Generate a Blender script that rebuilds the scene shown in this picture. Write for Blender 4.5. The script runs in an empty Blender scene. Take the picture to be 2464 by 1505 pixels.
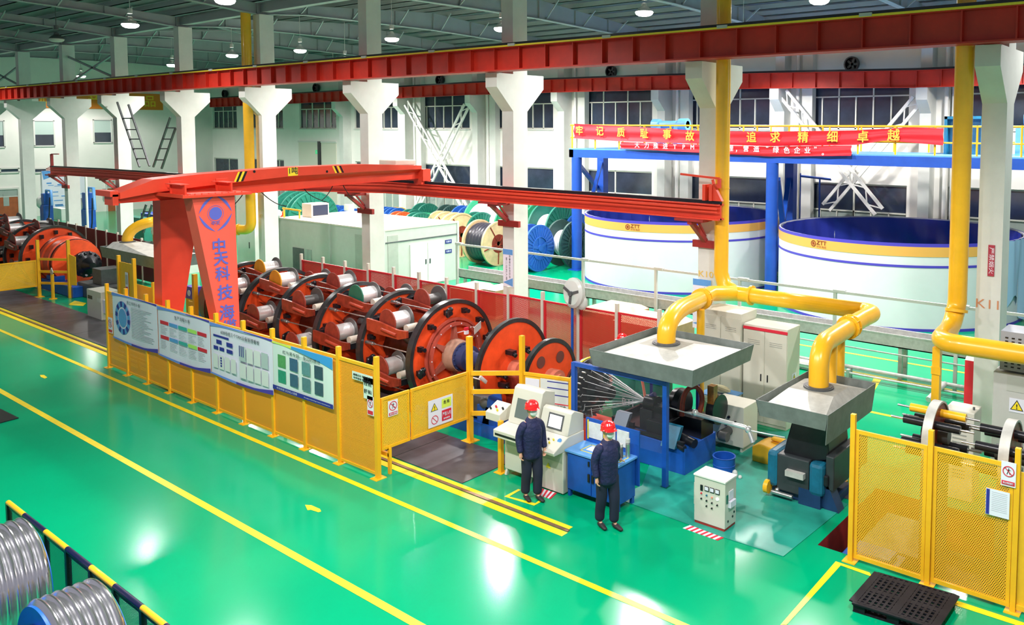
import bpy, math, random
import numpy as np
from mathutils import Vector, Matrix
random.seed(7)
D = bpy.data
S = bpy.context.scene
COL = S.collection
PI = math.pi
# ------------------------------------------------------------------ camera
CF, CPX, CPY, YAW, PIT, ROL, CH = 1989., 1465., 446.9, -.655, .0672, -.0024, 6.5
def _basis():
    f = np.array([math.sin(YAW)*math.cos(PIT), math.cos(YAW)*math.cos(PIT), -math.sin(PIT)])
    r = np.array([math.cos(YAW), -math.sin(YAW), 0.]); d = np.cross(f, r)
    c, s = math.cos(ROL), math.sin(ROL)
    return np.array([c*r+s*d, -s*r+c*d, f])
CM = _basis()
cam_d = D.cameras.new('camera'); cam = D.objects.new('camera', cam_d); COL.objects.link(cam)
cam_d.sensor_fit = 'HORIZONTAL'; cam_d.sensor_width = 36.
cam_d.lens = CF/2464*36
cam_d.shift_x = -(CPX-1232)/2464; cam_d.shift_y = (CPY-752.5)/2464
cam_d.clip_end = 300; cam_d.clip_start = .1
cam.matrix_world = Matrix(((CM[0][0], -CM[1][0], -CM[2][0], 0), (CM[0][1], -CM[1][1], -CM[2][1], 0),
                           (CM[0][2], -CM[1][2], -CM[2][2], CH), (0, 0, 0, 1)))
S.camera = cam
# ------------------------------------------------------------------ light and exposure
S.view_settings.view_transform = 'Standard'; S.view_settings.look = 'None'
S.view_settings.gamma = 1; S.view_settings.use_curve_mapping = False
S.view_settings.exposure = -0.06
W = D.worlds.new('world'); S.world = W; W.use_nodes = True
W.node_tree.nodes['Background'].inputs[0].default_value = (.86, .86, 1.0, 1)
W.node_tree.nodes['Background'].inputs[1].default_value = .36
LAMP_W = 1000.
# lamps: x, y, z of the diffuser, lit
LAMPS = [(-9.8, 22.6, 10.2, 1), (-15.2, 21.6, 10.2, 1), (-21.8, 21.9, 10.2, 1), (-27.9, 21.7, 10.2, 1), (-35.5, 22.3, 10.2, 1),
         (-40.6, 21.7, 10.2, 1), (-49.6, 22.9, 10.2, 1), (-65.4, 23.9, 10.2, 1), (-24.9, 25.6, 10.0, 1), (-37.3, 26.0, 10.0, 1),
         (-2.5, 22.4, 10.2, 1), (-31.69, 13.22, 10.2, 1), (-23.5, 12.4, 10.2, 1), (-39.3, 13.5, 10.2, 0), (-15.8, 12.4, 10.2, 1),
         (-8.5, 4.2, 10.2, 1), (-1.0, 8.0, 10.2, 1), (-47.0, 12.6, 10.2, 0), (-24.0, 4.2, 10.2, 0), (-14.0, 4.2, 10.2, 1), (-5.0, 4.2, 10.2, 1),  # lit lamps of the row nearest the camera are unseen, added to light the floor
         (-36.0, 4.2, 10.2, 0), (-16.5, 30.5, 10.0, 1), (-7.0, 30.5, 10.0, 1), (-29.0, 30.5, 10.0, 1), (-45.0, 30.5, 10.0, 1), (-56.0, 13.0, 10.2, 1)]
def at(x, y, Z=0.):        # the point of height Z that the picture shows at pixel x, y
    d = CM.T @ np.array([(x-CPX)/CF, (y-CPY)/CF, 1]); t = (Z-CH)/d[2]
    return Vector((d[0]*t, d[1]*t, Z))
def ay(x, y, Y):           # the same on the plane of depth Y
    d = CM.T @ np.array([(x-CPX)/CF, (y-CPY)/CF, 1]); t = Y/d[1]
    return Vector((d[0]*t, Y, CH+d[2]*t))
def ax(x, y, X):
    d = CM.T @ np.array([(x-CPX)/CF, (y-CPY)/CF, 1]); t = X/d[0]
    return Vector((X, d[1]*t, CH+d[2]*t))
# ------------------------------------------------------------------ materials
MATS = {}
def mat(name, col, rough=.5, metal=0., noise=0., nscale=4., bump=0., bscale=60., emit=0., spec=.5, coat=0., dark=.6):
    if name in MATS: return MATS[name]
    m = D.materials.new(name); m.use_nodes = True; N = m.node_tree.nodes; Lk = m.node_tree.links
    b = N['Principled BSDF']; c = (*col, 1)
    b.inputs['Base Color'].default_value = c; b.inputs['Roughness'].default_value = rough; b.inputs['Metallic'].default_value = metal
    b.inputs['Specular IOR Level'].default_value = spec; b.inputs['Coat Weight'].default_value = coat
    if emit: b.inputs['Emission Color'].default_value = c; b.inputs['Emission Strength'].default_value = emit
    if noise or bump:
        tc = N.new('ShaderNodeTexCoord')
    if noise:
        n = N.new('ShaderNodeTexNoise'); n.inputs['Scale'].default_value = nscale; n.inputs['Detail'].default_value = 5; n.inputs['Roughness'].default_value = .62
        Lk.new(tc.outputs['Object'], n.inputs['Vector'])
        r = N.new('ShaderNodeValToRGB'); r.color_ramp.elements[0].position = .35; r.color_ramp.elements[1].position = .68
        r.color_ramp.elements[0].color = (*[v*(1-noise) + noise*v*dark*.3 for v in col], 1)
        r.color_ramp.elements[1].color = (*[min(1, v*(1+noise*.25)) for v in col], 1)
        Lk.new(n.outputs['Fac'], r.inputs[0]); Lk.new(r.outputs[0], b.inputs['Base Color'])
    if bump:
        n2 = N.new('ShaderNodeTexNoise'); n2.inputs['Scale'].default_value = bscale; n2.inputs['Detail'].default_value = 3
        Lk.new(tc.outputs['Object'], n2.inputs['Vector'])
        bp = N.new('ShaderNodeBump'); bp.inputs['Strength'].default_value = bump; bp.inputs['Distance'].default_value = .02
        Lk.new(n2.outputs['Fac'], bp.inputs['Height']); Lk.new(bp.outputs[0], b.inputs['Normal'])
    MATS[name] = m; return m
def mesh_mat(name, col, plane, pitch, rad, rough=.45):
    """sheet metal with a hexagonal field of punched holes; plane 'xz' or 'yz' of the object"""
    if name in MATS: return MATS[name]
    m = D.materials.new(name); m.use_nodes = True; N = m.node_tree.nodes; Lk = m.node_tree.links
    b = N['Principled BSDF']; b.inputs['Base Color'].default_value = (*col, 1); b.inputs['Roughness'].default_value = rough
    tc = N.new('ShaderNodeTexCoord'); sp = N.new('ShaderNodeSeparateXYZ'); Lk.new(tc.outputs['Object'], sp.inputs[0])
    def M(op, a, c=None):
        n = N.new('ShaderNodeMath'); n.operation = op
        for i, v in enumerate((a, c)):
            if v is None: continue
            if isinstance(v, (int, float)): n.inputs[i].default_value = v
            else: Lk.new(v, n.inputs[i])
        return n.outputs[0]
    u0 = sp.outputs['X' if plane[0] == 'x' else 'Y']; v0 = sp.outputs['Z']
    ds = []
    for o in (0, .5):
        u = M('ADD', M('DIVIDE', u0, pitch), o+50); v = M('ADD', M('DIVIDE', v0, pitch*1.732), o+50)
        u = M('SUBTRACT', M('FRACT', u), .5); v = M('MULTIPLY', M('SUBTRACT', M('FRACT', v), .5), 1.732)
        ds.append(M('SQRT', M('ADD', M('MULTIPLY', u, u), M('MULTIPLY', v, v))))
    hole = M('LESS_THAN', M('MINIMUM', ds[0], ds[1]), rad)
    t = N.new('ShaderNodeBsdfTransparent'); mx = N.new('ShaderNodeMixShader')
    Lk.new(hole, mx.inputs[0]); Lk.new(b.outputs[0], mx.inputs[1]); Lk.new(t.outputs[0], mx.inputs[2])
    Lk.new(mx.outputs[0], N['Material Output'].inputs[0]); MATS[name] = m; return m
def glass_mat(name, col, alpha, rough=.05):
    if name in MATS: return MATS[name]
    m = D.materials.new(name); m.use_nodes = True; b = m.node_tree.nodes['Principled BSDF']
    b.inputs['Base Color'].default_value = (*col, 1); b.inputs['Roughness'].default_value = rough; b.inputs['Alpha'].default_value = alpha
    MATS[name] = m; return m
M_white = mat('white_paint', (.86, .86, .82), .6, noise=.10, nscale=1.2)
M_wall = mat('wall_plaster', (.90, .89, .84), .75, noise=.06, nscale=.6)
M_col = mat('column_plaster', (.68, .70, .66), .7, noise=.10, nscale=1.5)
M_yel = mat('yellow_paint', (.95, .50, .015), .38, noise=.10, nscale=3)
M_pipe = mat('yellow_pipe', (.97, .52, .02), .28, noise=.12, nscale=2.0, coat=.2)
M_lemon = mat('lemon_line', (1.0, .78, .02), .35, noise=.15, nscale=5)
M_red = mat('crane_red', (.80, .065, .030), .42, noise=.10, nscale=2)
M_beam = mat('beam_red', (.60, .028, .012), .5, noise=.25, nscale=1.5)
M_dkred = mat('oxide_red', (.40, .030, .025), .5, noise=.35, nscale=3)
M_org = mat('machine_orange', (.92, .090, .018), .40, noise=.20, nscale=3)
M_brn = mat('grimy_oxide', (.30, .038, .020), .42, noise=.50, nscale=6)
M_blk = mat('black_steel', (.018, .020, .026), .28, metal=.3, noise=.3, nscale=6)
M_rubber = mat('black_rubber', (.02, .02, .022), .6)
M_gry = mat('dark_grey_steel', (.10, .11, .115), .45, noise=.3, nscale=5)
M_steel = mat('bare_steel', (.55, .56, .56), .28, metal=.9, noise=.2, nscale=9)
M_wire = mat('silver_wire', (.93, .94, .95), .30, metal=.5)
M_galv = mat('galvanised', (.52, .53, .52), .45, metal=.25, noise=.25, nscale=7)
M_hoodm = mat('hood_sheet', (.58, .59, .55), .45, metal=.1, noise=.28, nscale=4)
M_blue = mat('machine_blue', (.010, .095, .47), .38, noise=.22, nscale=3)
M_blue2 = mat('structure_blue', (.012, .085, .50), .42, noise=.15, nscale=2)
M_navy = mat('navy_blue', (.018, .02, .20), .5); M_dnavy = mat('black_navy', (.008, .010, .045), .35)
M_teal = mat('teal_blue', (.008, .15, .26), .4, noise=.35, nscale=5)
M_lblue = mat('light_blue', (.12, .36, .78), .4, noise=.12)
M_cab = mat('cabinet_grey', (.67, .67, .58), .42, noise=.05, nscale=2)
M_cabd = mat('cabinet_dark', (.40, .42, .38), .5, noise=.1)
M_lgry = mat('light_grey', (.56, .57, .55), .5, noise=.06)
M_paper = mat('paper_white', (.80, .81, .93), .6)
M_ink = mat('ink_black', (.02, .02, .03), .6)
M_inkb = mat('ink_blue', (.025, .03, .30), .55)
M_inkr = mat('ink_red', (.70, .02, .05), .55)
M_inkg = mat('ink_grey', (.45, .47, .50), .6)
M_wood = mat('pale_wood', (.80, .56, .30), .6, noise=.25, nscale=3)
M_card = mat('cardboard', (.82, .62, .36), .7, noise=.08)
M_green = mat('reel_green', (.015, .20, .14), .5, noise=.2)
M_grn2 = mat('reel_bright_green', (.02, .38, .18), .5, noise=.2)
M_tank = mat('tank_white', (.72, .74, .78), .45, noise=.07, nscale=.7)
M_tarp = mat('blue_tarpaulin', (.030, .045, .40), .32, bump=.3, bscale=4)
M_ochre = mat('ochre_band', (.80, .40, .085), .5)
M_band = mat('violet_band', (.07, .05, .50), .5)
M_ban = mat('banner_red', (.78, .015, .035), .6, noise=.15, nscale=2)
M_goldt = mat('gold_letters', (.95, .48, .06), .6)
M_navyc = mat('navy_cloth', (.010, .014, .075), .7, noise=.3, nscale=9, bump=1.0, bscale=16)
M_skin = mat('skin', (.72, .38, .26), .5)
M_helm = mat('helmet_red', (.85, .015, .02), .22, coat=.5)
M_mask = mat('face_mask', (.82, .85, .84), .8)
M_glass = mat('night_glass', (.035, .05, .085), .12, noise=.5, nscale=.7, spec=.8)
M_frost = mat('frosted_glass', (.36, .43, .40), .35, noise=.1)
M_frame = mat('window_frame', (.72, .74, .66), .5)
M_roof = mat('roof_sheet', (.17, .20, .23), .6, noise=.15, nscale=1)
M_raft = mat('rafter_grey', (.34, .375, .39), .5, noise=.12, nscale=1)
M_door = mat('brown_door', (.42, .11, .035), .45, noise=.2)
M_lamp = mat('lamp_glow', (1.0, .97, .90), .5, emit=26.)
M_screen = mat('lit_screen', (.90, .94, 1.0), .4, emit=1.3)
M_mat = mat('dark_floor_plate', (.085, .082, .095), .35, noise=.35, nscale=2.5)
M_matg = mat('worn_green_mat', (.02, .36, .27), .32, noise=.35, nscale=1.2)
M_rail = mat('steel_rail', (.34, .20, .12), .4, metal=.4, noise=.4, nscale=8)
M_shed = mat('booth_panel', (.52, .54, .50), .5, noise=.06)
M_shedt = mat('booth_top', (.66, .61, .52), .6, noise=.12, nscale=1)
M_film = mat('plastic_film', (.72, .75, .72), .3, noise=.2, nscale=8)
M_pallet = mat('pallet_black', (.010, .010, .018), .6, noise=.3, nscale=14, spec=.3)
M_signy = mat('sign_yellow', (.95, .75, .03), .5)
M_signl = mat('sign_lime', (.72, .90, .10), .5)
M_pwall = mesh_mat('yellow_mesh', (.90, .43, .03), 'xz', .034, .27)
M_pwall2 = mesh_mat('yellow_mesh_cross', (.90, .54, .03), 'yz', .034, .22)
M_perf = mesh_mat('yellow_perforated', (.92, .50, .02), 'xz', .0285, .30)
M_rmesh = mesh_mat('red_mesh', (.60, .012, .014), 'xz', .03, .30)
M_bmesh = mesh_mat('dark_mesh', (.10, .09, .06), 'xz', .024, .40)
# ------------------------------------------------------------------ mesh builder
class MB:
    def __init__(s): s.v = []; s.f = []; s.m = []; s.sm = []
    def add(s, vs, fs, m=0, smooth=False):
        o = len(s.v); s.v.extend([tuple(map(float, p)) for p in vs])
        for f in fs: s.f.append([o+i for i in f]); s.m.append(m); s.sm.append(smooth)
        return s
    def box(s, x0, x1, y0, y1, z0, z1, m=0):
        return s.add([(x0,y0,z0),(x1,y0,z0),(x1,y1,z0),(x0,y1,z0),(x0,y0,z1),(x1,y0,z1),(x1,y1,z1),(x0,y1,z1)],
                     [(0,3,2,1),(4,5,6,7),(0,1,5,4),(1,2,6,5),(2,3,7,6),(3,0,4,7)], m)
    def bar(s, p, q, w, h=None, up=(0,0,1), m=0):
        h = h or w; p = Vector(p); q = Vector(q); d = (q-p).normalized(); u = Vector(up)
        if abs(d.dot(u)) > .98: u = Vector((1,0,0)) if abs(d.x) < .9 else Vector((0,1,0))
        a = d.cross(u).normalized(); b = a.cross(d).normalized()
        vs = [e+a*(i*w/2)+b*(j*h/2) for e in (p, q) for i, j in ((-1,-1),(1,-1),(1,1),(-1,1))]
        return s.add(vs, [(0,1,2,3),(7,6,5,4),(0,4,5,1),(1,5,6,2),(2,6,7,3),(3,7,4,0)], m)
    def lathe(s, prof, o=(0,0,0), axis=(0,0,1), n=24, m=0, smooth=True, a0=0., a1=2*PI):
        """profile [(radius, height)] turned about axis; separate rings per segment keep edges crisp"""
        ax_ = Vector(axis).normalized(); t = Vector((0,0,1)) if abs(ax_.z) < .9 else Vector((1,0,0))
        a = ax_.cross(t).normalized(); b = ax_.cross(a); o = Vector(o); full = a1-a0 > 6.28; k = n if full else n+1
        for (r0, h0), (r1, h1) in zip(prof[:-1], prof[1:]):
            vs = [o+ax_*h+(a*math.cos(a0+(a1-a0)*i/n)+b*math.sin(a0+(a1-a0)*i/n))*r for r, h in ((r0,h0),(r1,h1)) for i in range(k)]
            fs = [(i, (i+1) % k, k+(i+1) % k, k+i) for i in range(n)]
            if r0 < 1e-6: vs = [o+ax_*h0]+vs[k:]; fs = [(0, 1+(i+1) % k, 1+i) for i in range(n)]
            elif r1 < 1e-6: vs = vs[:k]+[o+ax_*h1]; fs = [(i, (i+1) % k, k) for i in range(n)]
            s.add(vs, fs, m, smooth and abs(h1-h0) > 1e-6)
        return s
    def cyl(s, p, q, r, n=16, m=0, r2=None):
        p = Vector(p); q = Vector(q); L = (q-p).length; r2 = r if r2 is None else r2
        return s.lathe([(0,0),(r,0),(r2,L),(0,L)], p, (q-p), n, m)
    def tube(s, pts, r, n=10, m=0, cap=True):
        P = [Vector(p) for p in pts]; rings = []; prev = None
        for i, p in enumerate(P):
            d = ((P[i+1]-p) if i == 0 else (p-P[i-1]) if i == len(P)-1 else (P[i+1]-p).normalized()+(p-P[i-1]).normalized()).normalized()
            if prev is None:
                t = Vector((0,0,1)) if abs(d.z) < .9 else Vector((1,0,0)); a = d.cross(t).normalized()
            else: a = (prev-d*prev.dot(d)).normalized()
            prev = a; b = d.cross(a); rr = r[i] if isinstance(r, (list, tuple)) else r
            rings.append([p+(a*math.cos(2*PI*j/n)+b*math.sin(2*PI*j/n))*rr for j in range(n)])
        vs = [v for R_ in rings for v in R_]
        s.add(vs, [(i*n+j, i*n+(j+1) % n, (i+1)*n+(j+1) % n, (i+1)*n+j) for i in range(len(P)-1) for j in range(n)], m, True)
        if cap:
            s.add(rings[0], [tuple(range(n))[::-1]], m); s.add(rings[-1], [tuple(range(n))], m)
        return s
    def poly(s, pts, m=0): return s.add(pts, [tuple(range(len(pts)))], m)
    def prism(s, pts, d, m=0):
        """a flat polygon given as 3D points, extruded by vector d"""
        d = Vector(d); P = [Vector(p) for p in pts]; n = len(P)
        return s.add(P+[p+d for p in P], [tuple(range(n))[::-1], tuple(range(n, 2*n))]+[(i, (i+1) % n, n+(i+1) % n, n+i) for i in range(n)], m)
    def ball(s, c, r, n=12, m=0, sx=1, sy=1, sz=1):
        k = n//2; vs = [(c[0]+r*sx*math.sin(PI*i/k)*math.cos(2*PI*j/n), c[1]+r*sy*math.sin(PI*i/k)*math.sin(2*PI*j/n), c[2]+r*sz*math.cos(PI*i/k)) for i in range(k+1) for j in range(n)]
        return s.add(vs, [(i*n+j, (i+1)*n+j, (i+1)*n+(j+1) % n, i*n+(j+1) % n) for i in range(k) for j in range(n)], m, True)
    def build(s, name, mats, parent=None, bevel=0, world=True):
        me = D.meshes.new(name); off = Vector((0,0,0))
        if parent is not None and world:
            p = parent
            while p is not None: off = off+p.location; p = p.parent
        me.from_pydata([(v[0]-off.x, v[1]-off.y, v[2]-off.z) for v in s.v], [], s.f)
        for mm in (mats if isinstance(mats, (list, tuple)) else [mats]): me.materials.append(mm)
        me.polygons.foreach_set('material_index', s.m); me.polygons.foreach_set('use_smooth', s.sm); me.update()
        o = D.objects.new(name, me); COL.objects.link(o)
        if parent is not None: o.parent = parent
        if bevel:
            b = o.modifiers.new('bevel', 'BEVEL'); b.width = bevel; b.segments = 2; b.limit_method = 'ANGLE'
        return o
def thing(name, label, cat, loc=(0,0,0), rz=0., group=None):
    o = D.objects.new(name, None); COL.objects.link(o); o.empty_display_size = .1
    o.location = loc; o.rotation_euler = (0,0,rz); o['label'] = label; o['category'] = cat
    if group: o['group'] = group
    return o
def tag(o, label, cat, group=None, kind=None):
    o['label'] = label; o['category'] = cat
    if group: o['group'] = group
    if kind: o['kind'] = kind
    return o
def struct(o, label=None):
    o['kind'] = 'structure'
    if label: o['label'] = label
    return o
def sgrp(name, label=None):
    o = D.objects.new(name, None); COL.objects.link(o); o['kind'] = 'structure'
    if label: o['label'] = label
    return o
def dup(root, loc, rz=0., label=None, group=None):
    def cp(o, par):
        c = o.copy(); COL.objects.link(c)
        if par is not None: c.parent = par
        for ch in list(o.children): cp(ch, c)
        return c
    c = cp(root, None); c.location = loc; c.rotation_euler = (0,0,rz)
    if label: c['label'] = label
    if group: c['group'] = group
    return c
def base(o, loc):
    """move a mesh object's origin to loc without moving its shape"""
    v = Vector(loc)
    for p in o.data.vertices: p.co -= v
    o.location = v; return o
def text(name, body, o, u, v, size, m, parent=None, width=None, align='CENTER', depth=.002, bold=0.):
    """lettering standing on the plane through o with reading direction u and up direction v"""
    c = D.curves.new('lettering', 'FONT'); c.body = body; c.size = 1; c.align_x = align; c.align_y = 'CENTER'; c.resolution_u = 3
    t = D.objects.new('lettering', c); COL.objects.link(t)
    dg = bpy.context.evaluated_depsgraph_get(); me = D.meshes.new_from_object(t.evaluated_get(dg)); D.objects.remove(t)
    u = Vector(u).normalized(); v = Vector(v).normalized(); n = u.cross(v)
    if len(me.vertices) == 0: return None
    xs = [p.co.x for p in me.vertices]; sx = size
    if width: sx = width/max(1e-6, max(xs)-min(xs))
    off = Vector((0,0,0)); p = parent
    while p is not None: off = off+p.location; p = p.parent
    o = Vector(o)-off+n*depth
    for q in me.vertices: q.co = o+u*(q.co.x*sx)+v*(q.co.y*size)
    if bold:                     # heavier strokes: the same outline again, a little to each side
        vs = [q.co.copy() for q in me.vertices]; fs = [tuple(f.vertices) for f in me.polygons]; b = bold*.55*size; V2 = []; F2 = []
        for j_, (dx, dy) in enumerate(((b,b),(-b,b),(b,-b),(-b,-b))):
            k = len(V2); V2 += [q+u*dx+v*dy+n*(.0012*j_) for q in vs]; F2 += [tuple(i+k for i in f) for f in fs]
        me = D.meshes.new('lettering'); me.from_pydata(V2, [], F2)
    me.materials.clear(); me.materials.append(m)
    ob = D.objects.new(name, me); ob.name = name; COL.objects.link(ob)
    if parent is not None: ob.parent = parent
    return ob
# ================================================================== THE BUILDING
XW, YF = -71.0, 36.0            # end wall, far wall
KX = {11:-4.17, 10:-10.70, 9:-17.52, 8:-24.45, 7:-31.25, 6:-37.9, 5:-44.5, 4:-51.0, 3:-57.6, 2:-64.3}
# floor with two machine pits left open
pits = [(-27.2,-11.75,12.0,14.75), (-5.05,-1.2,11.98,14.6), (-48.,-36.9,12.3,14.9)]
m = mat('green_epoxy', (0.0, .355, .160), .15, noise=.14, nscale=.35, dark=2.2, spec=.24)
mb = MB()
xs = sorted({-75.,6.} | {p[0] for p in pits} | {p[1] for p in pits}); ys = sorted({-6.,36.2} | {p[2] for p in pits} | {p[3] for p in pits})
for x0, x1 in zip(xs[:-1], xs[1:]):
    for y0, y1 in zip(ys[:-1], ys[1:]):
        if any(p[0] <= x0 and x1 <= p[1] and p[2] <= y0 and y1 <= p[3] for p in pits): continue
        mb.poly([(x0,y0,0),(x1,y0,0),(x1,y1,0),(x0,y1,0)])
floor = struct(mb.build('floor', m), 'glossy green epoxy floor of the hall')
mb = MB()
for i, (x0,x1,y0,y1) in enumerate(pits):
    d = -.75
    mb.poly([(x0,y0,d),(x1,y0,d),(x1,y1,d),(x0,y1,d)], 0)
    for a, b in (((x0,y0),(x1,y0)),((x1,y0),(x1,y1)),((x1,y1),(x0,y1)),((x0,y1),(x0,y0))):
        mb.poly([(*a,0),(*b,0),(*b,d),(*a,d)], 1 if i == 1 else 0)
mb.build('machine_pit', [M_mat, M_dkred], floor)
def gp(pts, z=.004): return [tuple(at(x, y)+Vector((0,0,z))) for x, y in pts]
mb = MB()
def fl(x0,x1,y0,y1,z=.004): mb.poly([(x0,y0,z),(x1,y0,z),(x1,y1,z),(x0,y1,z)])
fl(-74,-4.6,8.84,8.95); fl(-74,2,6.70,6.83)
fl(-74,-8.40,9.72,9.87); fl(-74,-8.46,9.97,10.07)
mb.poly(gp([(1878,1505),(1893,1505),(2023,1362),(2011,1352)])); mb.poly(gp([(2011,1352),(2023,1362),(2100,1390),(2092,1379)]))
mb.poly(gp([(2280,1452),(2464,1512),(2464,1500),(2285,1441)]))
for y in (23.1, 21.35): fl(-16.,-2.,y,y+.11)
fl(-6.95,-2.,18.5,18.62); mb.poly([(-6.95,18.62,.004),(-6.8,18.62,.004),(-7.3,21.35,.004),(-7.5,21.35,.004)])
# frame painted round the foot place before the console
mb.poly(gp([(1213,1196),(1225,1196),(1288,1212),(1285,1218)])); mb.poly(gp([(1285,1218),(1288,1212),(1302,1202),(1311,1204)])); mb.poly(gp([(1213,1196),(1225,1196),(1253,1180),(1247,1178)]))
for a in ([(734,1216),(749,1217),(770,1226),(773,1232),(766,1234),(748,1228),(740,1229)], [(96,903),(106,903),(114,909),(108,912),(98,908)]): mb.poly(gp(a))
mb.poly(gp([(165,733),(180,724),(208,730),(200,737),(170,735)]))
mb.build('floor_line', M_lemon, floor)
mb = MB(); mb.box(-74,-8.42,9.885,9.945,-.005,.018)
rl = tag(mb.build('ground_rail', M_rail), 'rusty brown steel rail let in between two yellow floor stripes', 'rail')
# dark steel walkway plates along the machine
mb = MB()
for i in range(24):
    x1 = -11.14-i*2.0; mb.box(x1-1.985, x1, 10.10, 11.55, .0, .014)
tag(mb.build('walkway_plate', M_mat), 'dark grey steel floor plates laid between ground rail and stranding machines', 'floor plate', kind='thing')
mb = MB(); P = gp([(1575,1085),(1545,1170),(1480,1200),(1620,1250),(1740,1295),(1885,1341),(2040,1215),(1960,1180),(1900,1040),(1700,1040)], .002)
mb.prism(P, (0,0,.008)); tag(mb.build('floor_sheet', M_matg), 'worn pale green sheet laid under the grey meter cabinet and machines', 'floor sheet')
# striped hazard mats
def hazard(name, pts, label, n=6):
    P = [at(x, y) for x, y in pts]; mb = MB()
    a, b, c, d = P
    for i in range(n*2):
        t0, t1 = i/(n*2), (i+1)/(n*2)
        mb.prism([a.lerp(b,t0), a.lerp(b,t1), d.lerp(c,t1), d.lerp(c,t0)], (0,0,.006), 1 if i % 2 else 0)
    return tag(mb.build(name, [M_paper, M_inkr]), label, 'floor mat')
hazard('hazard_mat', [(1668,1262),(1755,1290),(1727,1302),(1643,1272)], 'red and white striped mat on floor before the meter cabinet', 7)
hazard('hazard_mat', [(1290,1172),(1340,1188),(1325,1202),(1285,1190)], 'red and white striped mat under the operator console', 5)
hazard('hazard_mat', [(206,757),(233,762),(215,769),(194,763)], 'small striped mat before the grey box near the far left gate', 5)
mb = MB(); mb.prism(gp([(-60,960),(0,986),(45,1008),(0,1020),(-60,1035)]), (0,0,.02)); tag(mb.build('floor_plate', M_blk), 'black sheet lying on green aisle floor at the left edge', 'sheet')
# ---- walls
TRIM = mat('wall_trim', (.72,.72,.68), .6)
far = sgrp('wall_far', 'white far wall with tall windows'); 
def wx(px, py=300): return ay(px, py, YF).x
WIN = [(513,570),(592,681),(721,809),(853,957),(1004,1130),(1183,1331),(1394,1569),(1642,1851),(1937,2186),(2286,2530)]
UZ0, UZ1, UZT = 6.55, 8.75, 8.02           # upper windows: sill, head, transom
def wtop(px): return 5.55 if px < 1000 else 5.35
wins = []
for a, b in WIN:
    x0, x1 = wx(a), wx(b); wins.append((x0, x1, ay((a+b)/2, np.interp((a+b)/2, [512,720,1273,1569,1934,2284],[380,384,402.7,413.6,435,455]), YF).z))
mb = MB(); edge = [XW] + [v for w in wins for v in w[:2]] + [6.]
for i in range(0, len(edge), 2): mb.box(edge[i], edge[i+1], YF, YF+.3, 0, 12.2)
for x0, x1, zt in wins: mb.box(x0, x1, YF, YF+.3, UZ1, 12.2); mb.box(x0, x1, YF, YF+.3, zt, UZ0)
mb.build('wall_panel', M_wall, far)
for i, (x0, x1, zt) in enumerate(wins):
    w = sgrp('window_%d' % (i+1), 'tall dark window in the far wall')
    g = MB(); g.box(x0, x1, YF+.14, YF+.16, UZ0, UZ1); zl = zt-1.25
    g.box(x0, x1, YF+.14, YF+.16, zl, zt)
    g.box(x0, x1, YF+.14, YF+.16, .02, zl, 1)
    g.build('pane', [M_glass, M_frost], w)
    f = MB(); n = max(2, int(round((x1-x0)/.78)))
    for z in (UZ0+.04, UZ1-.04, UZT, zl, zt-.04, .5): f.box(x0, x1, YF+.08, YF+.14, z-.03, z+.03)
    for k in range(n+1):
        x = x0+(x1-x0)*k/n; f.box(x-.03, x+.03, YF+.08, YF+.14, UZ0, UZT if k % 2 else UZ1)
        if k % 3 == 0 or k == n: f.box(x-.035, x+.035, YF+.08, YF+.14, 1.0, zt)
        f.box(x-.025, x+.025, YF+.08, YF+.14, .3, zl)
    f.build('window_frame', M_frame, w)
    s_ = MB(); s_.box(x0-.05, x1+.05, YF-.06, YF+.05, UZ0-.07, UZ0); s_.build('window_sill', TRIM, w)
# rolled door and exit sign under the third window
dr = sgrp('door_1', 'cream shutter door in the far wall'); mb = MB(); xa, xb = wx(719), wx(809)
mb.box(xa, xb, YF-.06, YF, 0, 5.5); mb.build('door_leaf', mat('shutter', (.72,.71,.60), .6), dr)
mb = MB(); mb.box(xa-.06, xb+.06, YF-.1, YF-.02, 5.5, 5.62); mb.box(wx(766), wx(773), YF-.12, YF-.05, 2.2, 5.6, 1); mb.build('door_frame', [TRIM, M_blk], dr)
sg = thing('exit_sign', 'small green running man exit sign above the cream shutter door', 'sign', ay(765,372,YF-.05))
p = ay(765,366,YF-.04); mb = MB(); mb.box(p.x-.28, p.x+.28, YF-.08, YF-.03, p.z-.14, p.z+.14); mb.build('sign_board', mat('exit_green', (.06,.62,.25), .5, emit=.5), sg)
text('sign_text', 'EXIT', (p.x,YF-.085,p.z), (1,0,0), (0,0,1), .16, M_paper, sg)
# end wall
end = sgrp('wall_left', 'cream end wall of the hall'); mb = MB()
mb.box(XW-.3, XW, -6, YF+.3, 0, 12.2)
mb.build('wall_panel', M_wall, end)
for i, (a, b, c, d) in enumerate([(82,130,290,352),(225,268,288,344),(-30,10,290,355),(0,45,406,416),(82,112,406,416)]):
    q0, q1 = ax(a, (c+d)/2, XW+.03), ax(b, (c+d)/2, XW+.03); z0, z1 = ax(a, d, XW+.03).z, ax(a, c, XW+.03).z
    w = sgrp('window_%d' % (i+11), 'window in the cream end wall'); mb = MB(); mb.box(XW+.0, XW+.03, q0.y, q1.y, z0, z1, 0)
    mb.box(XW+.03, XW+.05, q0.y, q1.y, (z0+z1)/2-.1, z1-.08, 1) if i < 3 else None
    mb.build('pane', [M_glass, mat('curtain', (.50,.62,.58), .8)], w); mb = MB()
    for y in (q0.y, q1.y): mb.box(XW+.02, XW+.09, y-.05, y+.05, z0, z1)
    for z in (z0, z1): mb.box(XW+.02, XW+.09, q0.y-.05, q1.y+.05, z-.05, z+.05)
    mb.build('window_frame', TRIM, w)
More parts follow.
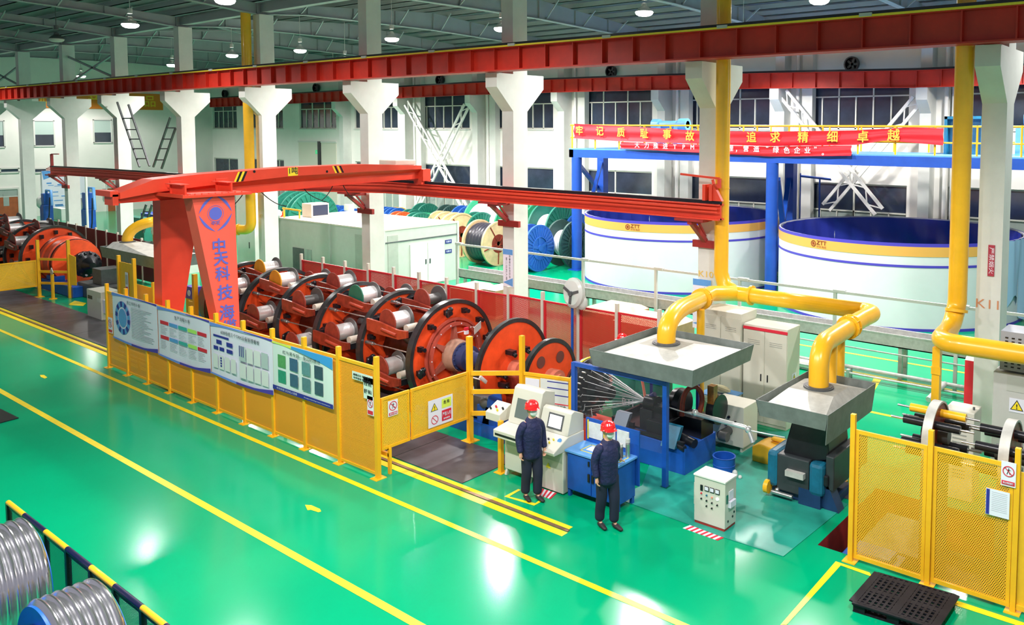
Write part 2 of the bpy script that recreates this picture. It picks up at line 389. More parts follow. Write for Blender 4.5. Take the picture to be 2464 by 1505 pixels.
for i, (a, b, c, d) in enumerate([(-60,44,455,560),(258,276,436,500)]):
    q0, q1 = ax(a, (c+d)/2, XW+.03), ax(b, (c+d)/2, XW+.03); z1 = ax(b, c, XW+.03).z
    w = sgrp('door_%d' % (i+2), 'brown wooden door in the end wall'); mb = MB(); mb.box(XW, XW+.08, q0.y, q1.y, 0, z1-.55); mb.build('door_leaf', M_door, w)
    mb = MB(); ym = (q0.y+q1.y)/2
    mb.box(XW, XW+.1, q0.y-.1, q0.y, 0, z1); mb.box(XW, XW+.1, q1.y, q1.y+.1, 0, z1); mb.box(XW, XW+.1, q0.y-.1, q1.y+.1, z1, z1+.12); mb.box(XW, XW+.1, q0.y, q1.y, z1-.55, z1-.5)
    mb.build('door_frame', TRIM, w)
    mb = MB(); mb.box(XW, XW+.05, q0.y, q1.y, z1-.5, z1); mb.box(XW+.08, XW+.09, q1.y-.9, q1.y-.55, .9, 1.8); mb.box(XW+.08, XW+.09, q1.y-1.9, q1.y-1.5, .9, 1.8)
    mb.build('pane', M_frost, w)
# notice board wall covering and orange slogan banner on the end wall
for i, (a, b, c, d, lab) in enumerate([(100,205,412,508,'big white notice board on end wall behind the blue robots')]):
    q0, q1 = ax(a, c, XW+.2), ax(b, c, XW+.2); t = thing('notice_board', lab, 'notice board', (XW+.2, q0.y, ax(a,d,XW+.2).z)); mb = MB(); z0, z1 = ax(a,d,XW+.2).z, ax(a,c,XW+.2).z
    mb.box(XW+.002, XW+.2, q0.y, q1.y, z0, z1, 0); mb.build('board', M_paper, t)
    mb = MB(); mb.poly([(XW+.21,q0.y,z1),(XW+.21,q0.y+.1,z1-.65),(XW+.21,(q0.y+q1.y)/2,z1-.15),(XW+.21,q1.y,z1)]); rnd = random.Random(3)
    for k in range(26):
        y = rnd.uniform(q0.y+.2, q1.y-.7); z = rnd.uniform(z0+.2, z1-.7); mb.box(XW+.2, XW+.21, y, y+rnd.uniform(.2,.6), z, z+rnd.uniform(.03,.1))
    mb.build('print', M_lblue, t)
t = thing('slogan_banner', 'orange slogan banner with yellow characters high on the end wall', 'banner', (XW+.1, 20, 8.6))
q0, q1 = ax(95,262,XW+.1), ax(392,250,XW+.1); mb = MB(); mb.box(XW+.002, XW+.1, q0.y, q1.y, 8.05, 9.35); mb.build('cloth', mat('banner_orange', (.85,.25,.02), .6), t)
for k, px in enumerate((112,165,226,290,361)):
    q = ax(px, 250, XW+.12); text('lettering', '质量产精品'[k], (XW+.11,q.y,8.68), (0,1,0), (0,0,1), 1.0, mat('letter_yellow', (.95,.62,.03), .5), t, bold=.02)
# ---- ceiling: two bays of sheeting, rafters, purlins
def roofz(y): return float(np.interp(y, [-6, 6, 17.6, 26.5, 36.2], [11.35, 11.9, 11.35, 11.95, 11.3]))
ceil = sgrp('ceiling', 'grey sheet metal roof on steel rafters'); mb = MB(); Y_ = [-6, 6, 17.6, 26.5, 36.2]
for y0, y1 in zip(Y_[:-1], Y_[1:]):
    mb.poly([(XW-.3,y0,roofz(y0)+.38),(6,y0,roofz(y0)+.38),(6,y1,roofz(y1)+.38),(XW-.3,y1,roofz(y1)+.38)])
mb.build('roof_sheet', M_roof, ceil)
for k in list(KX.values())+[2.4]:
    x = k+.24; mb = MB()
    for y0, y1 in zip(Y_[:-1], Y_[1:]):
        def zb(y): return roofz(y)-float(np.interp(y, [0, 6, 15, 17.6, 20, 26.5, 33, 36.2], [.25,.22,.25,.36,.30,.72,.45,.42]))
        seg = 4
        for s_ in range(seg):
            ya, yb = y0+(y1-y0)*s_/seg, y0+(y1-y0)*(s_+1)/seg
            mb.prism([(x-.02,ya,zb(ya)),(x-.02,yb,zb(yb)),(x-.02,yb,roofz(yb)+.1),(x-.02,ya,roofz(ya)+.1)], (.04,0,0))
            mb.prism([(x-.13,ya,zb(ya)),(x-.13,yb,zb(yb)),(x-.13,yb,zb(yb)+.03),(x-.13,ya,zb(ya)+.03)], (.26,0,0))
            mb.box(x-.1, x+.1, ya-.01, ya+.01, zb(ya), roofz(ya)+.08)
        mb
    for y in (19.5, 22., 24.5, 27., 29.5, 32., 34.2, 8., 10.5, 13., 15.5):       # knee braces to the purlins
        mb.bar((x, y, zb(y)+.02), (x+.75, y, roofz(y)+.12), .05)
    mb.build('rafter', M_raft, ceil)
mb = MB()
for y in np.arange(-5, 36, 1.25):
    z = roofz(y)+.12; mb.box(XW, 6, y-.03, y+.03, z, z+.22); mb.box(XW, 6, y-.03, y+.05, z, z+.02)
mb.build('purlin', M_raft, ceil)
mb = MB()
ks = sorted(KX.values())
for a, b in ((ks[3],ks[4]),(ks[6],ks[7]),(ks[7],ks[8])):
    mb.bar((a+.3,18.2,roofz(18)),(b+.3,25.5,roofz(25.5)-.3),.08); mb.bar((b+.3,18.2,roofz(18)),(a+.3,25.5,roofz(25.5)-.3),.08)
for a, b in ((ks[2],ks[3]),(ks[0],ks[1])):
    mb.bar((a+.3,17.9,10.4),(b+.3,17.9,8.9),.09); mb.bar((b+.3,17.9,10.4),(a+.3,17.9,8.9),.09)
mb.box(XW, 6, 17.75, 18.05, 11.1, 11.4)
mb.build('roof_brace', M_raft, ceil)
# ---- near row of columns with their two-armed heads
def column_mesh(x, w=.46, y0=17.6, y1=18.2, top=11.0):
    mb = MB(); mb.box(x, x+w, y0, y1, 0, top)
    for s_, yt, yb in ((-1, 16.93, y0), (1, 18.92, y1)):
        mb.prism([(x,yb,7.04),(x,yb,8.13),(x,yt,8.13),(x,yt,7.73)][::-s_], (w,0,0))
    return mb
knames = {11:'rightmost, marked K11 above a yellow pipe', 10:'marked K10 beside the tall yellow pipe', 9:'with blue notice, between the booth and blue reel',
          8:'rising in front of the booth front wall', 7:'just behind the far yellow pipe', 6:'behind the red gantry crane leg', 5:'behind the left end of the red gantry beam',
          4:'left of the gantry beam, behind blue robot', 3:'between the brown door and blue robot', 2:'at the left edge of the picture'}
K = {}
for k, x in KX.items():
    t = thing('concrete_column', 'white concrete column with forked head, '+knames[k], 'column', (x+.23, 17.9, 0), group='near row of concrete columns'); K[k] = t
    column_mesh(x).build('shaft', M_col, t)
t = thing('concrete_column', 'white concrete column beyond the right edge of the hall', 'column', (2.63, 17.9, 0)); column_mesh(2.4).build('shaft', M_col, t); 
# lettering on columns
text('number', 'K10', (-10.47,17.59,ay(1700,661,17.6).z), (1,0,0), (0,0,1), .22, mat('number_gold', (.80,.55,.10), .6), K[10], width=.42)
text('number', 'K11', (-3.93,17.59,ay(2390,735,17.6).z), (1,0,0), (0,0,1), .26, mat('number_brown', (.60,.25,.12), .6), K[11], width=.42)
text('number', 'K7', (KX[7]+.23,17.59,ay(622,520,17.6).z), (1,0,0), (0,0,1), .20, MATS['number_gold'], K[7])
def notice(x0, x1, y, z0, z1, label, lines=True):
    t = thing('column_notice', label, 'notice', ((x0+x1)/2, y, z0)); mb = MB(); mb.box(x0, x1, y-.02, y, z0, z1); mb.build('sheet', M_paper, t)
    mb = MB(); mb.box(x0, x1, y-.024, y-.02, z1-.16, z1); mb.poly([(x0,y-.023,z0+.12),(x1,y-.023,z0+.02),(x1,y-.023,z0+.28)]); mb.build('print', M_lblue, t)
    w = x1-x0
    text('lettering', '第二位的人格', (x0+w*.35, y-.022, (z0+z1)/2-.02), (0,0,-1), (1,0,0), w*.16, M_ink, t, width=(z1-z0)*.62)
    text('lettering', '质量是企业的生命', (x0+w*.68, y-.022, (z0+z1)/2+.05), (0,0,-1), (1,0,0), w*.16, M_ink, t, width=(z1-z0)*.62)
    return t
z1 = ay(1222,600,17.6).z; z0 = ay(1222,690,17.6).z
notice(-17.50,-17.10,17.6,z0,z1,'blue and white notice on column beside the plastic covered fan')
z1 = ay(1690,672,17.6).z; notice(-10.82,-10.30,17.58,z1-1.25,z1,'blue and white notice on the K10 column behind yellow pipe')
t = thing('thermometer_strip', 'narrow red and white strip label high on K11 column', 'label strip', (-3.95,17.58,3.2)); a = ay(2387,590,17.6); b = ay(2387,665,17.6)
mb = MB(); mb.box(a.x-.06, a.x+.06, 17.57, 17.6, b.z, a.z); mb.build('strip', mat('strip_red', (.42,.03,.06), .5), t)
text('lettering', '严禁烟火', (a.x,17.57,(a.z+b.z)/2), (0,0,-1), (1,0,0), .10, M_paper, t, width=(a.z-b.z)*.85)
# ---- runway beams
rb = thing('crane_runway_beam', 'long red crane girder with yellow stripe on near column heads', 'beam', (-35, 16.4, 8.14)); 
mb = MB(); y = 16.72
xs = sorted(list(KX.values())+[3.0, -71.])
mb.box(XW, 5, y, y+.03, 8.18, 8.80); mb.box(XW, 5, y-.14, y+.36, 8.15, 8.185); mb.box(XW, 5, y-.16, y+.36, 8.77, 8.80)
for x in np.arange(-70.6, 5, .96): mb.box(x, x+.03, y-.13, y, 8.18, 8.78)
mb.box(XW, 5, y+.20, y+.23, 8.18, 8.8); mb.build('girder', M_beam, rb)
mb = MB(); mb.box(XW, 5, y-.18, y+.10, 8.80, 8.90); mb.build('conductor_rail', M_blk, rb)
mb = MB(); mb.box(XW, 5, y-.21, y-.17, 8.79, 8.835); mb.build('stripe', mat('stripe_lemon', (.95,.72,.04), .5), rb)
mb = MB()
for i, x in enumerate(np.arange(-69, 4, 3.3)): mb.box(x, x+.26, y-.225, y-.17, 8.80, 8.87)
mb.build('clip', M_lgry, rb)
rb = thing('crane_runway_beam', 'red crane girder running along the far wall', 'beam', (-30, 34.9, 8.0)); mb = MB()
# the far girder follows its column heads
FX = [ay(p, 240, 34.7).x for p in (505,797,945,1118,1325,1566,1851,2203)]+[2.]
fb = [247.5+(720-505)*.05,245,237,229,222.5,217,213,211]
FZ = [ay(p, q, 34.7).z for p, q in zip((505,797,945,1118,1325,1566,1851,2203), fb)]; FZ.append(FZ[-1])
for (xa, za), (xb, zb_) in zip(list(zip(FX, FZ))[:-1], list(zip(FX, FZ))[1:]):
    mb.prism([(xa,34.8,za),(xb,34.8,zb_),(xb,34.8,zb_+.70),(xa,34.8,za+.70)], (0,.03,0))
    mb.prism([(xa,34.66,za),(xb,34.66,zb_),(xb,34.66,zb_+.03),(xa,34.66,za+.03)], (0,.34,0)); mb.prism([(xa,34.66,za+.68),(xb,34.66,zb_+.68),(xb,34.66,zb_+.71),(xa,34.66,za+.71)], (0,.34,0))
    n = max(1, int((xb-xa)/.95))
    for i in range(n):
        f_ = i/n; x = xa+(xb-xa)*f_; z = za+(zb_-za)*f_; mb.box(x, x+.03, 34.67, 34.8, z, z+.7)
mb.build('girder', M_beam, rb)
mb = MB()
for (xa, za), (xb, zb_) in zip(list(zip(FX, FZ))[:-1], list(zip(FX, FZ))[1:]): mb.prism([(xa,34.7,za+.71),(xb,34.7,zb_+.71),(xb,34.7,zb_+.80),(xa,34.7,za+.80)], (0,.2,0))
mb.build('conductor_rail', M_blk, rb)
for i, (x, z) in enumerate(zip(FX[1:], FZ[1:])):
    t = thing('wall_column', 'white wall column with one-armed head at the far wall, number %s from the left end' % ['one','two','three','four','five','six','seven','eight'][i], 'column', (x+.23,35.6,0), group='far row of wall columns')
    mb = MB(); mb.box(x, x+.46, 35.3, YF, 0, 11.4); mb.prism([(x,35.3,z-1.05),(x,35.3,z),(x,34.7,z),(x,34.7,z-.5)], (.46,0,0)); mb.build('shaft', M_col, t)
    if 0 < i:
        mb = MB(); mb.cyl((x+.95,35.7,0),(x+.95,35.7,10.8),.09,10); mb.build('drain_pipe', M_white, t)
        mb = MB(); mb.box(x+1.2,x+1.7,35.6,YF,0,11.4); mb.build('pilaster', M_col, t)
# exhaust fans in the wall above the far girder
for px, py in ((765,212),(1063,193),(1475,173),(2053,155),(545,226)):
    p = ay(px, py, 35.9); t = thing('exhaust_fan', 'round dark exhaust fan high in the far wall above %s' % {765:'the shutter door',1063:'the first cross brace',1475:'the red banner start',2053:'the second cross brace',545:'the leftmost window'}[px], 'fan', p, group='exhaust fans in the far wall')
    mb = MB(); mb.lathe([(0,0),(.30,0),(.34,-.1),(.34,-.25),(.28,-.25),(.28,-.05)], p, (0,1,0), 20); mb.build('housing', M_blk, t)
    mb = MB(); [mb.bar(p+Vector((0,-.12,0)), p+Vector((.27*math.cos(a),-.12,.27*math.sin(a))), .10, .02, up=(0,1,0)) for a in np.arange(0,6.28,1.257)]; mb.build('blade', M_gry, t)
# lattice cross braces of the far wall
def lattice(mb, a, b, w=.42, y=None):
    a = Vector(a); b = Vector(b); d = (b-a).normalized(); n = Vector((d.z,0,-d.x)); L = (b-a).length
    for s_ in (-1,1): mb.bar(a+n*s_*w/2, b+n*s_*w/2, .13, .10, up=(0,1,0))
    k = int(L/.55)
    for i in range(k): mb.bar(a+d*(L*i/k)+n*(w/2)*(1 if i % 2 else -1), a+d*(L*(i+1)/k)+n*(w/2)*(-1 if i % 2 else 1), .05)
def brace(p1, p2, label, Y=35.1, m_=None, w=.42):
    t = thing('cross_brace', label, 'brace', (ay(*p1[0],Y).x, Y, 0)); mb = MB()
    lattice(mb, ay(*p1[0],Y), ay(*p1[1],Y), w); mb.build('lattice_strut', m_ or M_white, t)
    mb = MB(); lattice(mb, ay(*p2[0],Y)+Vector((0,.14,0)), ay(*p2[1],Y)+Vector((0,.14,0)), w); mb.build('lattice_strut', m_ or M_white, t)
    return t
brace(((978,248),(1118,500)), ((1118,255),(990,520)), 'white lattice cross brace in front of the far windows left of column K9')
brace(((1885,225),(2115,510)), ((2205,240),(1985,500)), 'white lattice cross brace in front of the far windows behind the right white tank')
# dark ladder-like brace between the columns by the crane
t = thing('ladder_brace', 'dark ladder shaped cross brace behind the left end of the gantry crane', 'brace', (-40,18.1,0)); mb = MB()
Y = 17.52
for rails, rungs in (((((282,246),(336,402)),((309,252),(360,400))),(285,312,335,358,382)),((((410,282),(369,402)),((422,309),(389,406))),(308,335,358,385)),((((352,492),(330,560)),((366,492),(345,560))),(510,530))):
    mb = MB(); ends = []
    for a, b in rails: mb.bar(ay(*a,Y), ay(*b,Y), .075)
    for y in rungs: mb.bar(*[ay(np.interp(y,[a[1],b[1]],[a[0],b[0]]),y,Y) for a, b in rails], .05)
    mb.build('ladder_strut', M_gry, t)
# ---- lamps
for i, (x, y, z, lit) in enumerate(LAMPS):
    where = 'in the near bay' if y < 17 else ('over the tanks' if y > 28 else 'in the far bay')
    t = thing('high_bay_lamp', ('glowing' if lit else 'unlit')+' bell shaped high bay lamp hanging '+where+', %s' % ('x'), 'lamp', (x,y,z), group='high bay lamps under the roof')
    t['label'] = ('glowing' if lit else 'unlit dark')+' bell lamp %s, %s' % (where, ['column K10 top','the middle girder right of K10','the K9 column top','the K8 column top','the K7 column','left of column K7','column K6','the end wall','K8, smaller and farther','K7, smaller and farther','the right edge','the upper left corner, the biggest','the top edge above K7','the upper left, near the beam joint','the aisle middle','the aisle right, added to light floor','the right end aisle','the far left','the camera aisle left','the camera aisle middle, added to light floor','the camera aisle right, added to light floor','the camera aisle far left','the left tank','the right tank','the reels','the far left reels','the left end'][i])
    mb = MB(); mb.lathe([(.05,.30),(.08,.28),(.10,.20),(.20,.12),(.28,.03),(.27,.02)], (x,y,z), (0,0,1), 20); mb.cyl((x,y,z+.4),(x,y,z+.58),.09,10); mb.cyl((x,y,z+.5),(x,y,roofz(y)+.15),.015,6)
    mb.build('housing', M_lgry if lit else M_gry, t)
    mb = MB(); mb.lathe([(0,-.11),(.17,-.10),(.25,-.06),(.285,.0),(.27,.04)], (x,y,z), (0,0,1), 20); mb.build('diffuser', M_lamp if lit else M_lgry, t)
    if lit:
        l = D.lights.new('lamp_light', 'SPOT'); l.energy = LAMP_W*PI*(.42 if 9 < y < 17 else 1.0 if y < 9 else 1.22); l.spot_size = 2.75; l.spot_blend = .35; l.shadow_soft_size = .28; l.color = (1., .945, .91)
        lo = D.objects.new('lamp_light', l); COL.objects.link(lo); lo.parent = t; lo.location = (0,0,-.16)
# ================================================================== GANTRY CRANE, RAIL, FENCES
# elevated rail carried by brackets on the near columns
RP = [(ay(p,q,17.0).x, ay(p,q,17.0).z) for p, q in ((122,399),(250,405),(430,417),(560,428),(935,431),(1200,448),(1450,464),(1735,484))]
er = thing('elevated_rail_beam', 'long red rail girder carried on brackets along the near columns', 'beam', (-25,17.0,4.6)); mb = MB()
for (xa, za), (xb, zb) in zip(RP[:-1], RP[1:]):
    def slab(y0, y1, d0, d1, m_=0): mb.prism([(xa,y0,za-d1),(xb,y0,zb-d1),(xb,y0,zb-d0),(xa,y0,za-d0)], (0,y1-y0,0), m_)
    slab(16.97,17.03,.06,.46); slab(16.85,17.15,.42,.46); slab(16.85,17.15,.08,.11); slab(16.78,16.81,.14,.20); slab(16.78,16.83,.24,.27)
mb.build('girder', M_red, er)
mb = MB()
for (xa, za), (xb, zb) in zip(RP[:-1], RP[1:]): mb.prism([(xa,16.95,za-.08),(xb,16.95,zb-.08),(xb,16.95,zb),(xa,16.95,za)], (0,.1,0))
mb.build('rail', M_blk, er)
mb = MB()
xe, ze = ay(1722,484,17.0).x, RP[-1][1]
mb.box(xe-.28,xe-.20,16.85,17.15,ze,ze+.38); mb.box(xe-.10,xe-.02,16.85,17.15,ze,ze+.38); mb.prism([(xe-.02,16.9,ze),(xe+.22,16.9,ze),(xe-.02,16.9,ze+.4)], (0,.1,0))
a = ay(1638,419,17.0); b = ay(1731,430,17.0); mb.bar(a, b, .05, .05); mb.bar(b, (b.x, 17.0, ze+.3), .07); mb.bar((b.x-.18,17.0,b.z-.03), (b.x-.13,17.0,ze+.3), .05)
mb.build('end_stop', M_red, er)
mb = MB(); xl, zl = RP[0]; a = ay(124,371,17.0); b = ay(141,371,17.0); mb.bar(a, b, .05); mb.bar(a, (a.x,17.0,zl-.1), .12); mb.build('end_stop', M_dkred, er)
mb = MB()
rz_ = lambda x: float(np.interp(x, [p[0] for p in RP], [p[1] for p in RP]))
for k in (10,9,8,6,5,4):
    x = KX[k]+.23; z = rz_(x)-.46
    mb = MB(); mb.box(x-.4,x+.4,16.75,17.2,z-.06,z); mb.box(x-.06,x+.06,16.8,17.6,z-.14,z-.06); mb.bar((x,16.85,z-.06),(x,17.55,z-.62),.11)
    mb.box(x-.34,x+.5,17.5,17.6,z-.78,z-.60); mb.bar((x,17.2,z-.1),(x,17.55,z-.5),.05)
    mb.build('bracket', M_dkred, er)
# semi gantry crane
gc = thing('gantry_crane', 'red semi gantry crane with blue emblem and lettering on its leg', 'crane', (-20.5, 10.0, 0))
TY = [8.12, 8.87, 9.94, 12.4, 14.8, 16.85]; TZ = [5.04, 5.31, 5.39, 5.48, 5.48, 5.38]; BZ = [4.79, 4.80, 4.81, 4.86, 4.93, 4.97]; WZ = [4.90, 5.0, 5.09, 5.24, 5.27, 5.27]
mb = MB(); x1, x0 = -20.30, -20.95; xm = (x0+x1)/2
for i in range(5):
    ya, yb = TY[i], TY[i+1]; w = WZ
    def q(xa, za, zb, xb_=None): return [(xa,ya,za[i]),(xa if xb_ is None else xb_,yb,za[i+1]),(xa if xb_ is None else xb_,yb,zb[i+1]),(xa,ya,zb[i])]
    mz = [b+.20 for b in BZ]
    mb.poly(q(x1,w,TZ)); mb.poly(q(x0,w,TZ)[::-1]); mb.poly([(x1,ya,TZ[i]),(x1,yb,TZ[i+1]),(x0,yb,TZ[i+1]),(x0,ya,TZ[i])])
    mb.poly([(x1-.18,ya,mz[i]),(x1-.18,yb,mz[i+1]),(x1,yb,w[i+1]),(x1,ya,w[i])]); mb.poly([(x0+.18,ya,mz[i]),(x0,ya,w[i]),(x0,yb,w[i+1]),(x0+.18,yb,mz[i+1])])
    for xs_, d in ((x1-.18,1),(x0+.18,-1)): mb.poly([(xs_,ya,BZ[i]),(xs_,yb,BZ[i+1]),(xs_,yb,mz[i+1]),(xs_,ya,mz[i])])
    mb.poly([(x1-.12,ya,BZ[i]),(x0+.12,ya,BZ[i]),(x0+.12,yb,BZ[i+1]),(x1-.12,yb,BZ[i+1])])
mb.poly([(x1,TY[0],WZ[0]),(x1,TY[0],TZ[0]),(x0,TY[0],TZ[0]),(x0,TY[0],WZ[0])]); mb.box(x0-.25,x1-.1,7.95,8.12,4.95,5.08); mb.box(x0+.1,x1-.1,8.0,8.12,4.75,5.0)
mb.build('girder', M_red, gc)
za, zb = ay(985,434,16.9).z, ay(985,406,16.9).z
mb = MB(); xa, xb = ay(900,420,16.9).x, ay(1021,420,16.9).x; mb.box(xa, xb, 16.85, 17.15, za, zb); mb.box(xb-.2, xb-.05, 16.82, 17.18, za-.1, za+.12); mb.cyl((xb-.4,16.9,za-.02),(xb-.4,17.1,za-.02),.12,14); mb.build('end_carriage', M_red, gc)
mb = MB(); mb.box(-21.3,-20.5,16.0,16.8,5.4,5.56); mb.build('motor_cover', M_shedt, gc, bevel=.03)
# stripes, load plate and holes on the girder face
mb = MB(); mk = MB()
def girder_mark(bld, pxa, pxb, slant, m_):
    pa, pb = ax(pxa, 420, x1+.004), ax(pxb, 420, x1+.004); sl = slant
    zt = lambda y: float(np.interp(y, TY, TZ)); zw = lambda y: float(np.interp(y, TY, WZ))
    bld.poly([(x1+.004,pa.y,zw(pa.y)+.01),(x1+.004,pb.y,zw(pb.y)+.01),(x1+.004,pb.y+sl,zt(pb.y)-.01),(x1+.004,pa.y+sl,zt(pa.y)-.01)], m_)
for s_ in (562, 805):
    for k, (o, m_) in enumerate(((0,1),(5,0),(11,1),(17,0))): girder_mark(mb, s_+o+(2 if s_ > 600 else 0), s_+o+6, -.10 if s_ > 600 else .12, 0 if m_ == 0 else 1)
girder_mark(mk, 693, 717, 0, 0)
mb.build('warning_stripe', [M_blk, M_signy], gc); pl = mk.build('load_plate', M_signy, gc)
p = ax(705, 415, x1+.008); text('lettering', '1吨', (x1+.006,p.y,p.z+.03), (0,1,0), (0,0,1), .20, M_ink, gc, bold=.02)
mb = MB()
for px in (612, 787): p = ax(px, 413, x1+.006); mb.cyl((x1-.02,p.y,p.z),(x1+.008,p.y,p.z),.035,12)
mb.build('bolt_hole', M_blk, gc)
# legs
XR, XL = -19.2, -21.8
f1, f2 = ax(479.6,560,XR), ax(519.5,748,XR); b1, b2 = ax(568,560,XR), ax(577,785,XR)
ext = lambda a, b, z: a.y+(b.y-a.y)*(z-a.z)/(b.z-a.z)
def leg(X, yt0, yt1, yb0, yb1, zt=5.0, zb=.42, th=.42):
    mb = MB(); mb.prism([(X,yb0,zb),(X,yb1,zb),(X,yt1,zt),(X,yt0,zt)], (-th,0,0)); return mb
legr = leg(XR, ext(f1,f2,5.0), ext(b1,b2,5.0), ext(f1,f2,.42), ext(b1,b2,.42)).build('leg', mat('leg_red', (.86,.115,.075), .5, noise=.06), gc)
g1, g2 = ax(392,487,XL), ax(392,735,XL); h1, h2 = ax(468,575,XL), ax(443,735,XL)
leg(XL, 9.66, ext(h1,h2,4.9), 9.60, ext(h1,h2,.42), zt=4.86).build('leg', M_red, gc)
mb = MB(); mb.box(-22.6,-18.7,9.68,10.18,.20,.42)
for x in (-22.3,-19.0): mb.cyl((x,9.82,.18),(x,10.0,.18),.16,16)
mb.build('ground_carriage', M_red, gc)
mb = MB(); mb.box(XL-.5,XR+.12,8.95,10.6,4.92,4.98); mb.box(XL-.5,XR+.12,8.95,9.0,4.98,5.0)
for y in np.arange(9.1, 10.5, .16): mb.cyl((XR+.05,y,4.98),(XR+.05,y,5.01),.02,6)
for y in (9.15, 10.25): mb.box(XR-.9,XR-.86,y-.02,y+.28,4.98,5.28); mb.box(XR-.95,XR-.2,y,y+.04,4.98,5.20); mb.box(XR-.95,XR-.2,y-.1,y+.12,5.20,5.22)
mb.build('head_plate', M_red, gc)
# emblem and lettering on the right leg
c = ax(519, 514, XR+.006); e = MB(); X = XR+.006
R_, r_ = .42, .42
def lens(a0, a1, w):
    n = 10; A = Vector((X, c.y+.40*math.cos(a0), c.z+.43*math.sin(a0))); B = Vector((X, c.y+.40*math.cos(a1), c.z+.43*math.sin(a1))); mid = (A+B)/2; out = (mid-Vector((X,c.y,c.z))).normalized()
    pts = [A.lerp(B,t/n)+out*w*math.sin(PI*t/n) for t in range(n+1)]; pin = [A.lerp(B,t/n)+out*.02*math.sin(PI*t/n) for t in range(n+1)]
    for t in range(n): e.poly([pin[t], pin[t+1], pts[t+1], pts[t]])
for k in range(4): lens(PI/2*k+.03, PI/2*(k+1)-.03, .085)
e.poly([(X, c.y+.155*math.cos(a), c.z+.155*math.sin(a)) for a in np.arange(0,6.28,.2618)])
for r0, r1 in ((.185,.195),):
    for i in range(24):
        a, b = i*PI/12, (i+1)*PI/12; e.poly([(X,c.y+r0*math.cos(a),c.z+r0*math.sin(a)),(X,c.y+r1*math.cos(a),c.z+r1*math.sin(a)),(X,c.y+r1*math.cos(b),c.z+r1*math.sin(b)),(X,c.y+r0*math.cos(b),c.z+r0*math.sin(b))])
MB_logo = mat('letter_blue', (.10,.13,.55), .5); e.build('emblem', MB_logo, legr)
q = ax(519, 538, X); text('lettering', '中天', (X,q.y,q.z), (0,1,0), (0,0,1), .11, MB_logo, legr, bold=.02)
for ch, px, py, sz in (('中',527,594,.36),('天',532,624,.36),('科',536,661,.36),('技',542,706,.38),('海',546,754,.38),('缆',552,790,.38)):
    q = ax(px, py, X); text('lettering', ch, (X,q.y,q.z), (0,1,0), (0,0,1), sz, MB_logo, legr, bold=.035)
# festoon cables below the girder
mb = MB()
for a, b, c_ in (((590,460),(563,500),(545,505)),((628,462),(662,496),(690,496)),((732,455),(745,475),(790,488)),((801,447),(790,470),(775,482)),((825,445),(840,475),(855,482))):
    P = [ax(*a,-20.6), ax(*b,-20.6), ax(*c_,-20.6)]; pts = [P[0]*(1-t)**2+P[1]*2*t*(1-t)+P[2]*t*t for t in np.linspace(0,1,9)]; mb.tube(pts, .012, 6)
mb.build('festoon_cable', M_rubber, gc)
# ---------------- yellow fence in front of the stranding machine
FXs = [-12.55-1.176*i for i in range(11)]
for i, (xa, xb) in enumerate(zip(FXs[1:], FXs[:-1])): pass
fn = thing('yellow_fence', 'long yellow mesh fence carrying four notice posters along the aisle', 'fence', (-18.4, 9.3, 0))
for i in range(10):
    xb, xa = FXs[i], FXs[i+1]; mb = MB(); mb.box(xa+.03, xb-.03, 9.295, 9.305, .10, 2.08); mb.build('mesh_panel', M_pwall, fn)
    mb = MB(); mb.box(xa+.03, xb-.03, 9.28, 9.32, 2.06, 2.12); mb.box(xa+.03, xb-.03, 9.28, 9.32, .06, .11); mb.build('panel_frame', M_yel, fn)
for i, x in enumerate(FXs):
    mb = MB(); mb.box(x-.04, x+.04, 9.26, 9.34, 0, 2.31); mb.box(x-.10, x+.10, 9.18, 9.42, 0, .012); mb.build('post', M_yel, fn)
mb = MB(); mb.box(FXs[-1], FXs[0], 9.54, 9.59, .33, .40); mb.box(FXs[-1], FXs[0], 9.54, 9.59, .46, .53)
for x in FXs[::3]: mb.box(x-.03,x+.03,9.54,9.59,0,.5)
tag(mb.build('guard_rail', M_yel), 'low double yellow guard rail seen through the long mesh fence', 'rail')
